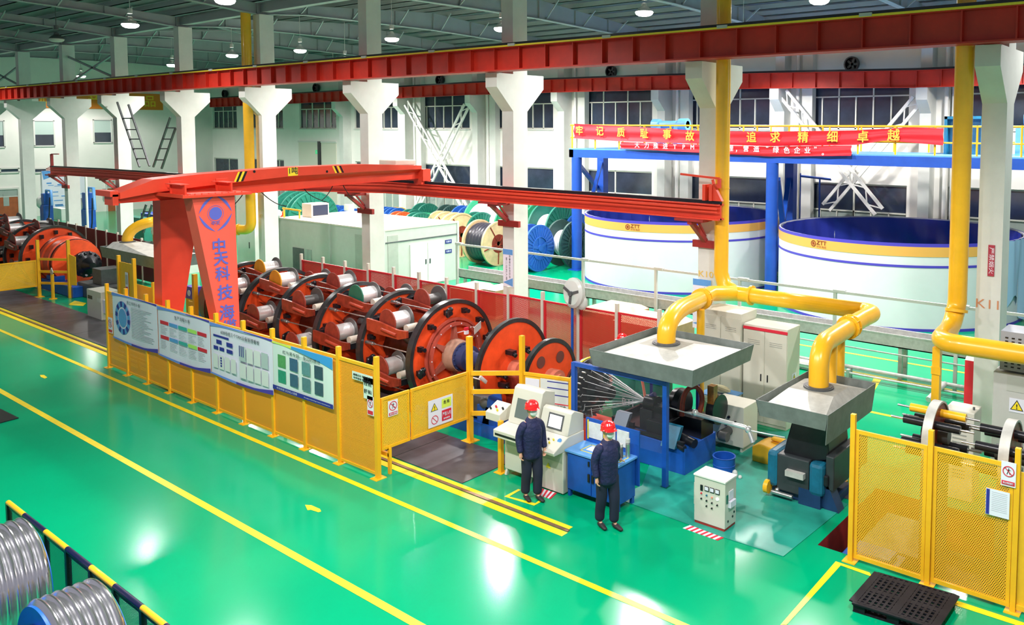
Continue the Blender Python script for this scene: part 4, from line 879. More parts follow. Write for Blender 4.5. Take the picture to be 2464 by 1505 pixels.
for x, r in ((-12.95,1.16),(-11.85,.87)):
    g = D.objects.new('guide_wheel', None); COL.objects.link(g); g.parent = sm; g.location = Vector((x,YC,ZC))-sm.location
    disc(g, x, r, w=.10)
    mb = MB(); mb.cyl((x,YC,ZC),(x+.28,YC,ZC),.22,20); mb.cyl((x+.28,YC,ZC),(x+.34,YC,ZC),.14,16); mb.build('hub', mat('hub_pink',(.70,.22,.14),.4,noise=.2), g)
    mb = MB()
    if r > 1:
        for a in (2.0,3.1,3.6,4.4,5.2,1.1): c = Vector((x+.04,YC+.50*math.cos(a),ZC+.5*math.sin(a))); mb = MB(); mb.box(c.x,c.x+.22,c.y-.07,c.y+.07,c.z-.05,c.z+.05); mb.cyl(c+Vector((.1,0,0)),c+Vector((.26,0,-.06)),.05,8); mb.build('wire_guide', M_blk, g)
        mb = MB(); mb.box(x+.03,x+.45,YC-.25,YC-.17,-.6,ZC-.1); mb.build('stand', M_brn, g)
    else:
        for a in (.9,2.2,3.5,4.8): c = (x+.035,YC+.52*math.cos(a),ZC+.52*math.sin(a)); mb = MB(); mb.cyl(c,(c[0]+.01,c[1],c[2]),.13,20); mb.build('lightening_hole', mat('hole_dark',(.16,.05,.04),.6), g)
# distributor head with cone, wires, closing die
g = D.objects.new('distributor_head', None); COL.objects.link(g); g.parent = sm; g.location = Vector((-10.7,YC,ZC))-sm.location
mb = MB(); mb.lathe([(0,-.25),(.50,-.25),(.62,-.10),(.63,.06),(.56,.14),(.30,.20),(.16,.30),(.15,.62),(.10,.66),(0,.66)], (-10.75,YC,ZC), (1,0,0), 40)
mb.build('head', M_blk, g)
mb = MB()
for k in range(28): a = k*PI/14; mb.cyl((-10.68,YC+.56*math.cos(a),ZC+.56*math.sin(a)),(-10.54,YC+.55*math.cos(a),ZC+.55*math.sin(a)),.022,8); mb.ball((-10.6,YC+.42*math.cos(a+.1),ZC+.42*math.sin(a+.1)),.018,6)
mb.build('wire_eyelets', M_steel, g)
mb = MB(); mb.lathe([(.625,0),(.645,0),(.645,.04),(.625,.04)], (-10.78,YC,ZC), (1,0,0), 40); mb.build('band', M_signy, g)
mb = MB(); die = Vector((-9.22,YC,ZC+.02))
for k in range(20):
    a = k*PI/10; mb.cyl((-10.55,YC+.46*math.cos(a),ZC+.46*math.sin(a)), die, .007, 5)
for k in range(10): a = k*PI/5; mb.cyl((-10.62,YC+.3*math.cos(a),ZC+.3*math.sin(a)),(-10.5,YC+.56*math.cos(a),ZC+.56*math.sin(a)),.008,5)
mb.build('strand_wire', mat('wire_bright',(.85,.87,.90),.25,metal=.5), g)
mb = MB(); mb.bar((-9.95,13.9,1.98),(-9.30,YC+.02,ZC+.08),.045); mb.build('oil_pipe', mat('salmon',(.85,.22,.15),.4), g)
# finished strand running to the second hood
mb = MB(); pts = [die, Vector((-8.35,YC,ZC-.02)), Vector((-8.1,YC,ZC)), Vector((-7.05,YC-.01,ZC-.02)), Vector((-6.9,YC,ZC-.06)), Vector((-6.25,YC,ZC-.03))]
rr = [.014,.014,.045,.045,.012,.012]; mb.tube(pts, rr, 8); mb.ball((-8.12,YC,ZC+.02),.07,8); mb.ball((-6.98,YC,ZC-.05),.07,8); mb.cyl((-6.98,YC,ZC-.05),(-6.85,YC-.05,ZC-.25),.04,8)
tag(base(mb.build('wire_strand', M_wire), die), 'bright finished wire strand with white cloth wrap running under the hoods', 'wire')
mb = MB(); mb.box(-11.9,-10.4,12.55,12.65,.0,.35); mb.box(-11.3,-10.3,13.0,13.9,0,.30); tag(base(mb.build('splash_box', M_red), (-11,13,0)), 'low red box on floor below the black distributor head', 'box')
mb = MB(); q = ax(1148,790,-14.72); mb.prism([q+Vector((0,-.10,-.14)), q+Vector((0,.12,-.02)), q+Vector((0,.12,.16)), q+Vector((0,-.10,.04))], (.015,0,0)); mb.cyl(q, q-Vector((.2,0,0)), .02, 6); mb.build('grey_plate', M_lgry, sm)
mb = MB(); q = ax(1120,796,-14.6); mb.box(q.x,q.x+.06,q.y-.05,q.y+.05,q.z-.08,q.z+.01,0); mb.box(q.x,q.x+.06,q.y-.05,q.y+.05,q.z+.01,q.z+.08,1); mb.bar(q, q+Vector((-.3,0,-.1)), .02); mb.build('stop_tag', [M_paper, M_inkr], sm)
mb = MB(); q = ax(1160,915,-12.6); mb.prism([q+Vector((0,-.10,.06)), q+Vector((0,.08,-.10)), q+Vector((0,.12,-.04)), q+Vector((0,-.06,.12))], (.04,0,0)); mb.bar(q, q+Vector((-.3,0,0)), .02); mb.build('white_tag', M_paper, sm)
# bases
mb = MB(); mb.box(-13.6,-11.9,11.95,12.45,.0,.28); mb.box(-13.5,-13.0,12.0,12.4,.28,.75); mb.box(-12.75,-12.4,12.0,12.35,.28,.65); mb.prism([(-12.6,12.0,.28),(-12.2,12.0,.28),(-12.4,12.0,.9)], (0,.35,0)); mb.cyl((-12.9,12.1,.5),(-12.9,12.4,.5),.16,14); mb.build('drive_base', M_blue, sm)
mb = MB(); mb.box(-13.6,-12.5,12.05,12.5,.35,.8); mb.ball((-12.55,12.05,.72),.13,10); mb.build('motor', M_gry, sm)
mb = MB(); mb.box(-24.9,-24.6,12.5,14.1,-.7,1.3); mb.box(-15.3,-14.8,12.4,12.6,-.72,.0); mb.box(-26.5,-24.9,12.6,14.0,-.6,.9); mb.build('gearbox', M_lblue, sm, bevel=.03)
mb = MB(); mb.lathe([(0,-1.2),(.9,-1.2),(1.2,-.2),(1.3,0),(0,0)], (-24.5,YC,ZC), (1,0,0), 32); mb.build('rear_hood', M_brn, sm)
# machine two, far left
s2 = thing('stranding_machine', 'dark orange cage stranding machine at the far left with an orange drum front', 'machine', (-43, YC, -.7)); X2 = [-39.8,-41.7,-43.6,-45.5,-47.4]
for i, x in enumerate(X2):
    g = D.objects.new('cage_wheel', None); COL.objects.link(g); g.parent = s2; g.location = Vector((x,YC,ZC))-s2.location; disc(g, x, 1.33)
    mb = MB()
    for k in range(12): a = k*PI/6; c = Vector((x+.05, YC+1.05*math.cos(a), ZC+1.05*math.sin(a))); mb = MB(); mb.box(c.x,c.x+.14,c.y-.06,c.y+.06,c.z-.08,c.z+.08); mb.build('wire_guide', M_blk, g)
mb = MB(); mb.cyl((-47.5,YC,ZC),(-39,YC,ZC),.26,16); mb.build('main_shaft', M_brn, s2)
for i in range(4):
    xb, xa = X2[i], X2[i+1]
    for k in range(3):
        a = math.radians([128,100][i % 2]+56*(k-1)+20); pos = cradle(s2, xa+.06, xb-.06, a, i=1)
        bobbin(pos, 'brown', 'grey', (i+k) % 3 != 0, 'bobbin in the far left machine, %s gap behind its front wheel, %s' % (['first','second','third','fourth'][i], ['far side','top','near side'][k]), 'wire bobbins in the far left machine', k)
mb = MB(); mb.lathe([(0,-.9),(.95,-.9),(.98,-.85),(.98,-.55),(.93,-.5),(.93,0),(.96,.02),(.96,.10),(.90,.12),(.90,.42),(0,.42)], (-37.95,YC,ZC), (1,0,0), 40); mb.build('drum', M_org, s2)
mb = MB(); mb.lathe([(.985,-.9),(.995,-.9),(.995,-.84),(.985,-.84)], (-37.95,YC,ZC), (1,0,0), 40); mb.lathe([(.905,.2),(.93,.2),(.93,.26),(.905,.26)], (-37.95,YC,ZC), (1,0,0), 40); mb.build('band', M_blk, s2)
mb = MB(); mb.lathe([(0,0),(.30,0),(.30,.55),(.46,.60),(.52,.75),(.52,1.0),(.30,1.15),(.12,1.5),(0,1.5)], (-37.5,YC,ZC), (1,0,0), 32)
for k in range(14): a = k*PI/7; mb.cyl((-36.6,YC+.5*math.cos(a),ZC+.5*math.sin(a)),(-36.4,YC+.42*math.cos(a),ZC+.42*math.sin(a)),.05,8)
mb.build('distributor_head', M_blk, s2)
mb = MB(); mb.box(-38.6,-35.4,12.35,12.9,0,.42); mb.box(-38.2,-37.4,12.4,12.8,.42,.6); mb.build('drive_base', M_blue, s2, bevel=.02)
mb = MB(); mb.box(-35.9,-33.0,12.7,13.9,0,.55); mb.box(-35.0,-34.2,12.9,13.7,.55,1.15); mb.build('die_bench', M_gry, s2, bevel=.02)
# ================================================================== BACK ZONE: booth, reels, tanks, platform
BX0, BX1, BY0, BY1, BH = -34.5, -26.95, 20.4, 24.3, 2.5
t = thing('equipment_booth', 'long pale grey panel booth with flat cream top behind the columns', 'booth', ((BX0+BX1)/2, BY0, 0)); mb = MB()
mb.box(BX0,BX1,BY0,BY1,0,BH-.04); mb.build('wall_panels', M_shed, t); mb = MB(); mb.box(BX0-.03,BX1+.03,BY0-.03,BY1+.03,BH-.04,BH+.02); mb.build('roof_panel', M_shedt, t)
mb = MB()
for x, y in ((BX0,BY0),(BX1,BY0),(BX1,BY1)): mb.box(x-.05,x+.05,y-.05,y+.05,0,BH+.04)
mb.box(-30.6,-30.5,BY0-.05,BY0,0,BH); mb.build('corner_trim', M_lgry, t)
ya, yb = ax(985,620,BX1).y, ax(1068,600,BX1).y; ym = (ya+yb)/2
for a, b in ((ya,ym),(ym,yb)):
    mb = MB(); mb.box(BX1,BX1+.05,a+.02,b-.02,.05,1.78); d = mb.build('door', M_white, t); mb = MB(); mb.box(BX1+.05,BX1+.08,(b-.14) if a == ya else (a+.08),(b-.08) if a == ya else (a+.14),.9,1.1); mb.build('handle', M_gry, d)
mb = MB(); mb.box(BX1,BX1+.03,BY0+.05,BY1-.05,1.95,2.0); mb.build('seam', M_gry, t)
for z in (1.70,1.28):
    y = ax(1079,620,BX1).y; mb = MB(); mb.box(BX1+.005,BX1+.02,y-.18,y+.18,z-.08,z+.08); lb = mb.build('door_label', M_navy, t); text('lettering', '设备间', (BX1+.02,y,z), (0,1,0), (0,0,1), .09, M_paper, lb)
a = ay(705,595,BY0-.01); b = ay(732,640,BY0-.01); mb = MB(); mb.box(a.x,b.x,BY0-.03,BY0-.005,.2,a.z); mb.build('opening', M_gry, t)
a = ay(735,597,BY0-.01); mb = MB(); mb.box(a.x,a.x+.45,BY0-.03,BY0-.005,.2,a.z-.05); mb.box(a.x+.15,a.x+.2,BY0-.04,BY0-.02,.2,a.z-.05); mb.build('glass', M_frost, t)
a = ay(840,548,BY0); mb = MB(); mb.box(-28.8,-27.7,BY0-.01,BY0+.5,.0,2.2); mb.box(-26.96,-26.93,20.6,21.1,.1,2.25); mb.build('recess', M_cabd, t)
p = at(727,522,BH+.02); q = at(776,518,BH+.02)
t = thing('duct_housing', 'cream box with dark square opening standing on top of the booth', 'box', (p.x,p.y,BH+.02)); mb = MB(); W_ = .75; hh = .62
mb.box(p.x,p.x+W_,p.y,p.y+.9,BH+.02,BH+.02+hh); mb.build('housing', M_shedt, t, bevel=.01); mb = MB(); mb.box(p.x+W_,p.x+W_+.01,p.y+.08,p.y+.84,BH+.10,BH+hh-.05); mb.build('opening', mat('deep_navy',(.02,.03,.07),.3), t)
t = thing('yellow_trestle', 'low yellow trestle on the left end of the booth top', 'trestle', at(690,523,BH+.02)); mb = MB(); p = at(684,524,BH+.02); mb.bar(p, p+Vector((0,0,.42)), .06); mb.bar(p+Vector((-.1,0,.42)), p+Vector((1.0,.2,.36)), .07); mb.bar(p+Vector((.9,.2,0)), p+Vector((.9,.2,.36)), .05); mb.build('frame', M_yel, t)
for px, py, lab in ((667,522,'white plastic bundle on the left corner of the booth top'),(840,505,'small grey case near the back of the booth top')):
    p = at(px,py+2,BH+.03); mb = MB()
    if px == 667: mb.ball(p+Vector((0,0,.18)), .22, 10, sz=.85)
    else: mb.box(p.x-.2,p.x+.2,p.y-.15,p.y+.15,p.z,p.z+.3)
    tag(base(mb.build('plastic_bundle' if px == 667 else 'small_case', M_paper if px == 667 else M_lgry), p), lab, 'bundle' if px == 667 else 'case')
# tall white cabinet beside the gantry leg
p = ay(590,600,19.6); t = thing('electric_cabinet', 'tall white cabinet behind the bent yellow pipe left of the booth', 'cabinet', (p.x,19.6,0)); mb = MB(); x0, x1 = ay(571,600,19.6).x, ay(614,600,19.6).x; z1 = ay(590,468,19.6).z
mb.box(x0,x1,19.6,20.3,0,z1); mb.build('body', M_white, t)
for z in (.35,.62,.88): mb = MB(); mb.box(x1-.5,x1-.46,19.58,19.6,z1*z-.14,z1*z+.14); mb.build('handle', M_blk, t)
# ---- reels
def reel(label, x, y, r, w, c, barrel=None, kind='rib', rz=0., group='cable reels stored along the far wall', z0=0., br=.55):
    t = thing('cable_reel', label, 'reel', (x, y, z0), rz, group); m_ = c
    for s in (-1,1):
        mb = MB(); mb.lathe([(.12*r,-.03),(r-.06,-.03),(r-.06,.03),(.12*r,.03)], (s*w/2,0,r), (1,0,0), 32); mb.lathe([(r-.08,-.05),(r,-.05),(r,.05),(r-.08,.05),(r-.08,-.05)], (s*w/2,0,r), (1,0,0), 40)
        if kind == 'rib':
            n = 30
            for k in range(n):
                a = 2*PI*k/n; c0 = Vector((s*(w/2+.03), r*.50*math.cos(a), r+r*.50*math.sin(a))); c1 = Vector((s*(w/2+.03), (r-.09)*math.cos(a), r+(r-.09)*math.sin(a))); mb.bar(c0, c1, .075*r, .07, up=(1,0,0))
            mb.lathe([(r*.46,-.02),(r*.50,-.02),(r*.50,.09),(r*.46,.09)], (s*w/2,0,r), (s,0,0), 28)
            for k in range(5): a = 2*PI*k/5+.4; mb.bar(Vector((s*(w/2+.05),0,r)), Vector((s*(w/2+.05),r*.47*math.cos(a),r+r*.47*math.sin(a))), .13*r, .05, up=(1,0,0))
            mb.cyl((s*w/2,0,r),(s*(w/2+.12),0,r),.14*r,14)
        elif kind == 'wood':
            for k in range(5): a = 2*PI*k/5+.9; mb.bar(Vector((s*(w/2+.045),r*.12*math.cos(a),r+r*.12*math.sin(a))), Vector((s*(w/2+.045),r*.92*math.cos(a),r+r*.92*math.sin(a))), .05, .03, up=(1,0,0), m=1)
            mb.lathe([(.10*r,.03),(.42*r,.035)], (s*w/2,0,r), (s,0,0), 24, m=1)
        mb.build('flange', [m_, M_brn], t, world=False)
    mb = MB(); rb = r*br; n = 12; mb.lathe([(rb+(.02 if k % 2 else 0), -w/2+.04+(w-.08)*k/n) for k in range(n+1)], (0,0,r), (1,0,0), 32); mb.build('winding', barrel or M_steel, t, world=False)
    return t
M_rb = mat('reel_blue', (.02,.13,.55), .45, noise=.15); M_rd = mat('reel_dark', (.03,.09,.08), .5, noise=.3); M_orr = mat('reel_orange',(.80,.12,.03),.5)
M_cable = mat('black_cable',(.03,.03,.045),.3)
def reelpx(label, px, top, Y, c, w=1.1, **k):
    p = ay(px, top, Y); r = max(.5, p.z/2); return reel(label, p.x, Y, r, w, c, **k)
reel('bright blue ribbed cable reel standing nearest the railing', -25.75, 27.9, 1.08, .55, M_rb, M_rb, rz=.05)
reel('wooden cable reel wound with black cable between column and booth', -28.75, 27.9, 1.07, 1.35, M_wood, M_cable, 'wood', rz=-.02, br=.86)
reelpx('dark green ribbed cable reel right behind the bright blue one', 1366, 530, 29.8, M_rd, w=.9, barrel=M_paper)
reelpx('big green cable reel with open hub behind the blue reel', 1333, 489, 31.8, M_green, w=1.2, barrel=M_paper)
reelpx('blue cable reel just left of the blue platform post', 1375, 512, 32.8, M_rb, w=.8)
reelpx('green reel partly hidden behind column K9', 1272, 487, 33.5, M_grn2, w=1.4, barrel=M_paper, kind='plain')
reelpx('largest green reel wrapped in white film left of column K9', 1195, 479, 31.5, M_grn2, w=2.4, barrel=M_paper, kind='plain', br=.80)
lst = [(1022,489,33.0,M_green,'pale green reel under the left foot of the cross brace',1.0),(1080,493,33.5,M_rd,'dark green ribbed reel under the right foot of the cross brace',.9),(1118,495,33.0,M_rb,'blue ribbed reel between the dark green and white wrapped reels',.9),
       (1148,498,33.8,M_rb,'blue reel half hidden by the white wrapped reel',.8),(1064,508,29.6,M_wood,'large pale wooden reel above the right part of the booth',.9),(1101,512,28.6,M_wood,'wooden reel with brown stripe above the booth corner',.9),
       (1150,510,29.9,M_green,'green ribbed reel behind the black cable reel',.8),(1028,512,29.2,M_grn2,'small bright green reel above the booth centre',.8),(1006,511,28.4,M_green,'pale ribbed green reel next to the orange one',.7),
       (963,509,29.4,M_orr,'orange reel top showing above the booth beside column K8',.8),(990,504,31.0,M_green,'green reel behind the orange one',.8),(932,498,32.5,M_rb,'blue ribbed reel just right of column K8',.8),(952,500,31.6,M_rb,'second blue reel leaning by the yellow one',.7),
       (957,499,34.0,M_yel,'yellow reel top behind the two blue reels',.7),(716,458,26.6,M_green,'tall dark green reel left above the booth',1.3),(748,461,25.9,M_green,'tall dark green reel right above the booth',.7),(713,496,25.6,M_orr,'orange reel beside the cream box on the booth',.6),
       (790,492,31.0,M_rb,'blue reel right of the cream box on the booth',1.2),(815,494,32.0,M_rb,'second blue reel right of the cream box',1.0),(842,502,30.0,M_rb,'low blue reel just left of column K8',.9),(860,503,31.2,M_rb,'low blue reel hidden partly by column K8',.9)]
for px, top, Y, c, lab, w in lst: reelpx(lab, px, top, Y, c, w=w*.62, barrel=M_paper if c in (M_orr,) else None, kind='rib' if c is not M_wood else 'wood')
# ---- tanks
def tank(cx, cy, r, h, label, logos):
    t = thing('cable_tank', label, 'tank', (cx, cy, 0)); o = (cx,cy,0)
    mb = MB(); mb.lathe([(r,0),(r,h),(r-.06,h),(r-.06,.02)], o, (0,0,1), 96); mb.build('wall', M_tank, t)
    for nm, z0, z1, m_ in (('rim_band',h-.10,h+.012,M_band),('ochre_band',h-.42,h-.10,M_ochre),('blue_band',h-.78,h-.70,M_band),('foot_band',0,.09,M_band)):
        mb = MB(); mb.lathe([(r+.008,z0),(r+.012,z0),(r+.012,z1),(r+.008,z1)], o, (0,0,1), 96); mb.build(nm, m_, t)
    mb = MB(); n = 160; rows = 10; vs = []
    for j in range(rows+1):
        for i in range(n):
            a = 2*PI*i/n; z = h-.02-(h-.4)*j/rows; d = .12+.09*math.sin(a*34+j*.3)+.05*math.sin(a*77)+.08*math.sin(a*11+j*.8); rr = r-.10-d*(.3+.7*j/rows); vs.append((cx+rr*math.cos(a),cy+rr*math.sin(a),z))
    mb.add(vs, [(j*n+i, j*n+(i+1) % n, (j+1)*n+(i+1) % n, (j+1)*n+i) for j in range(rows) for i in range(n)], 0, True); mb.build('tarpaulin', M_tarp, t)
    for a in logos:
        u = Vector((-math.sin(a),math.cos(a),0)); p = Vector((cx+(r+.02)*math.cos(a),cy+(r+.02)*math.sin(a),h-.21)); text('lettering','ZTT',p+u*.10,u,(0,0,1),.20,M_brn,t,width=.42,bold=.02); text('lettering','中天海缆',p+u*.10-Vector((0,0,.14)),u,(0,0,1),.09,M_brn,t,width=.42)
        mb = MB(); c = p-u*.25-Vector((0,0,.04)); [mb.poly([c+u*r1*math.cos(q)+Vector((0,0,r1*math.sin(q))), c+u*r0*math.cos(q)+Vector((0,0,r0*math.sin(q))), c+u*r0*math.cos(q+.35)+Vector((0,0,r0*math.sin(q+.35))), c+u*r1*math.cos(q+.35)+Vector((0,0,r1*math.sin(q+.35)))]) for q in np.arange(0,6.28,.349) for r0, r1 in ((.08,.11),(0.0,.045))]; mb.build('emblem', M_brn, t)
    return t
def angp(px, py, cx, cy, r):
    best = min(np.arange(-PI,0,.005), key=lambda a: abs((lambda q: q)(pxof(cx+r*math.cos(a),cy+r*math.sin(a),2.6))-px)); return float(best)
def pxof(x, y, z): q = CM @ np.array([x, y, z-CH]); return CPX+CF*q[0]/q[2]
T1 = (-19.75,30.95,4.25); T2 = (-10.15,30.85,4.3); a1 = angp(1524,0,*T1); a2 = angp(1972,0,*T2)
t1 = tank(*T1, 2.86, 'left large round white cable tank with ochre band and blue lining', [a1])
t2 = tank(*T2, 2.86, 'right large round white cable tank with ochre band and blue lining', [a2])
mb = MB(); n = 30; vs = []
for j in range(9):
    for i in range(n+1):
        a = -.62+.75*i/n; z = 2.87-2.3*j/8*(1-.2*math.sin(i*.5)); rr = T2[2]+.06+.05*math.sin(i*1.4+j*.2)+.10*j/8*math.sin(i*.9); vs.append((T2[0]+rr*math.cos(a),T2[1]+rr*math.sin(a),z))
mb.add(vs, [(j*(n+1)+i, j*(n+1)+i+1, (j+1)*(n+1)+i+1, (j+1)*(n+1)+i) for j in range(8) for i in range(n)], 0, True); mb.build('hanging_sheet', mat('pale_blue_sheet',(.35,.55,.75),.5), t2)
# ---- blue platform with yellow railing, banners and machines
pf = thing('blue_platform', 'high blue steel platform on posts behind the white tanks', 'platform', (-15, 31, 0)); PZ = 5.24; PZ1 = 5.60
mb = MB(); mb.box(-24.75,2,29.2,29.42,PZ,PZ1); mb.box(-24.75,2,33.0,33.2,PZ,PZ1); mb.box(-24.75,-24.5,29.2,33.2,PZ,PZ1)
for x in np.arange(-22,2,2.4): mb.box(x,x+.15,29.3,33.1,PZ+.05,PZ1-.05)
mb.build('deck_beam', M_blue2, pf); mb = MB(); mb.box(-24.75,2,29.2,33.2,PZ1,PZ1+.05); mb.build('deck_plate', M_lblue, pf)
for px, Y in ((1388,29.35),(1450,33.0),(1858,29.35),(1903,33.0),(2560,29.35)):
    x = ay(px, 450, Y).x; mb = MB(); mb.cyl((x,Y,0),(x,Y,PZ),.24,16) if Y < 30 else mb.box(x-.2,x+.2,Y-.2,Y+.2,0,PZ); mb.box(x-.3,x+.3,Y-.3,Y+.3,0,.03); mb.build('post', M_blue2, pf)
xa, xb = ay(1388,450,29.35).x, ay(1450,450,33.).x; mb = MB(); mb.bar((xa,29.5,4.9),(xb-.2,32.8,3.6),.16); mb.bar((xb,32.9,4.9),(xa+.4,30.0,3.4),.16)
xa, xb = ay(1858,450,29.35).x, ay(1903,450,33.).x; mb.bar((xa+.1,29.6,4.6),(xb,32.8,.8),.20); mb.bar((xb,32.8,4.4),(xa+.1,29.6,1.0),.20); mb.build('brace', M_blue2, pf)
mb = MB()
for Y in (29.25, 33.15):
    mb.cyl((-24.7,Y,6.72),(2,Y,6.60),.035,8); mb.cyl((-24.7,Y,6.15),(2,Y,6.05),.03,8)
    for x in np.arange(-24.6,2,1.35): mb.cyl((x,Y,5.6),(x,Y,6.68),.035,8)
mb.cyl((-24.7,29.25,6.72),(-24.7,33.15,6.72),.035,8); mb.build('railing', M_yel, pf)
mb = MB()
for Y in (33.6,34.3):
    x = ay(1925,490,Y).x; mb.cyl((x,Y,0),(x,Y,4.6),.03,8); mb.cyl((x+.9,Y,0),(x+.9,Y,4.4),.03,8); mb.cyl((x,Y,4.5),(x+1.4,Y,4.4),.03,8)
mb.build('stair_rail', M_blue2, pf)
def banner(label, top, bot, Y, m_=M_ban):
    t = thing('slogan_banner', label, 'banner', (ay(*top[0],Y).x, Y, 5.6)); mb = MB(); n = 60
    tx, ty = zip(*top); bx, by = zip(*bot); vs = []; rows = 6
    for j in range(rows+1):
        for i in range(n+1):
            x = tx[0]+(tx[-1]-tx[0])*i/n; a = ay(x, np.interp(x,tx,ty), Y); b = ay(x, np.interp(x,bx,by), Y); p = a.lerp(b, j/rows); p.y += .05*math.sin(j*1.6+i*.12)+.02*math.sin(i*.8); vs.append(p)
    mb.add(vs, [((j+1)*(n+1)+i, (j+1)*(n+1)+i+1, j*(n+1)+i+1, j*(n+1)+i) for j in range(rows) for i in range(n)], 0, True); mb.build('cloth', m_, t); return t
b1 = banner('long red slogan banner with gold characters on the platform railing', [(1381,298),(1540,306),(1681,315),(1850,317),(2060,314),(2190,307),(2270,309)], [(1381,333),(1490,340),(1680,346),(1850,352),(2060,349),(2130,338),(2270,350)], 29.10)
b2 = banner('lower red slogan banner with white characters below the gold lettered one', [(1493,342),(1680,348),(1850,353),(2049,350)], [(1493,357),(1600,363),(1850,377),(1960,376),(2049,375)], 29.03)
for ch, px, py in (('牢',1394,316),('记',1443,317),('质',1494,320),('耻',1550,323),('事',1605,325),('故',1660,329),('追',1808,332),('求',1865,332),('精',1932,332),('细',2003,331),('卓',2076,331),('越',2150,327)):
    q = ay(px,py,29.0); text('lettering', ch, (q.x,29.0,q.z), (1,0,0), (0,0,1), .44, M_goldt, b1, bold=.03)
for ch, px, py in (('大',1533,350),('力',1556,351),('推',1578,352),('进',1601,353),('T',1624,354),('P',1645,354.5),('M',1666,355),('管',1690,356),('理',1758,358),('，',1776,360),('营',1795,359),('造',1820,360),('“',1846,358),('绿',1867,362),('色',1893,363),('企',1918,363),('业',1943,363),('”',1962,360),('。',1985,368)):
    q = ay(px,py,28.94); text('lettering', ch, (q.x,28.94,q.z), (1,0,0), (0,0,1), .26, M_paper, b2, bold=.02)
p = ay(2320,370,31.2); t = thing('winding_machine', 'teal blue machine housing standing on the platform behind the tall right pipe', 'machine', (p.x,31.2,5.65)); x0, x1 = ay(2272,300,31.2).x, ay(2368,300,31.2).x; z1 = ay(2300,280,31.2).z
mb = MB(); mb.box(x0,x0+.1,31.2,32.6,5.65,z1); mb.box(x1-.1,x1,31.2,32.6,5.65,z1); mb.box(x0,x1,31.2,32.6,z1-.1,z1); mb.box(x0+.1,x1-.1,31.5,32.6,5.65,z1-.1); mb.build('housing', M_teal, t); mb = MB(); mb.cyl((x0+.4,31.3,6.3),(x1-.9,31.3,6.3),.22,12); mb.build('motor', M_lgry, t)
t = thing('winding_machine', 'blue machine on the platform right of the K11 column', 'machine', (ay(2458,310,31).x,31,5.65)); x0 = ay(2444,310,31).x; mb = MB(); mb.box(x0,x0+.9,31,32,5.65,6.6); mb.cyl((x0+.3,30.9,6.9),(x0+.9,30.9,6.9),.25,12); mb.build('housing', M_lblue, t)
a, b = ay(1572,306,30.5), ay(1655,306,30.5); t = thing('platform_motor', 'blue motor drive on the platform behind the railing above the banner', 'motor', (a.x,30.5,5.65)); mb = MB(); mb.cyl((a.x,30.5,6.75),(b.x,30.5,6.75),.16,12); mb.cyl((a.x,30.5,6.75),(a.x+.35,30.5,6.75),.24,12); mb.cyl((b.x-.4,30.5,6.75),(b.x,30.5,6.75),.26,12); mb.box(a.x+.3,a.x+.5,30.3,30.7,5.65,6.7); mb.box(b.x-.6,b.x-.4,30.3,30.7,5.65,6.7); mb.build('drive', M_lblue, t)
# ---- cable tray and grey railing in front of the tanks
t = thing('cable_tray', 'long galvanised cable tray on legs in front of the white tanks', 'cable tray', (-14,21.5,0)); mb = MB()
mb.box(-23.75,-3.2,21.35,21.40,.86,1.20); mb.box(-23.75,-3.2,21.95,22.0,.86,1.20); mb.box(-23.75,-3.2,21.35,22.0,.86,.89); mb.box(-23.75,-3.2,21.32,21.36,1.17,1.21); mb.build('tray', M_galv, t)
for x in (-23.4,-20.5,-17.4,-14.45,-11.5,-9.0,-6.88,-4.2):
    mb = MB(); mb.box(x-.05,x+.05,21.42,21.52,0,.9); mb.box(x-.05,x+.05,21.8,21.9,0,.9); mb.build('leg', M_galv, t)
t = thing('grey_railing', 'light grey pipe railing with brackets running in front of the white tanks', 'railing', (-14,21.25,0)); mb = MB(); rx = [-23.6,-20.5,-17.4,-14.45,-11.5,-8.6,-5.46,-2.5]
mb.box(rx[0],rx[-1],21.22,21.28,2.12,2.19); mb.build('rail', M_lgry, t)
for x in rx:
    mb = MB(); mb.box(x-.04,x+.04,21.21,21.29,.0,2.16); mb.box(x-.04,x+.28,21.18,21.32,2.14,2.22); mb.build('post', M_lgry, t)
mb = MB(); mb.cyl((-12,20.9,.28),(-3,20.9,.28),.05,8); mb.cyl((-12,20.75,.15),(-3,20.75,.15),.03,8); mb.tube([(-5.6,20.9,.28),(-5.65,20.3,.2),(-5.7,19.9,.12)],.07,8); mb.tube([(-5.1,20.9,.28),(-5.1,20.9,.9),(-5.1,21.2,.95)],.03,6)
mb.cyl((-12,21.1,.75),(-3,21.1,.75),.02,6)
for x in (-11,-8,-5): mb.box(x-.04,x+.04,20.7,20.95,0,.24)
tag(base(mb.build('floor_pipes', M_galv), (-7,20.9,0)), 'grey pipes running low above the green floor under the cable tray', 'pipe')
mb = MB(); a = at(1940,880,.1); mb.cyl((a.x-1.2,a.y,.14),(a.x+.5,a.y,.14),.13,12); tag(base(mb.build('wrapped_pipe', M_film), (a.x,a.y,0)), 'white wrapped pipe on floor between cabinet and yellow supports', 'pipe')
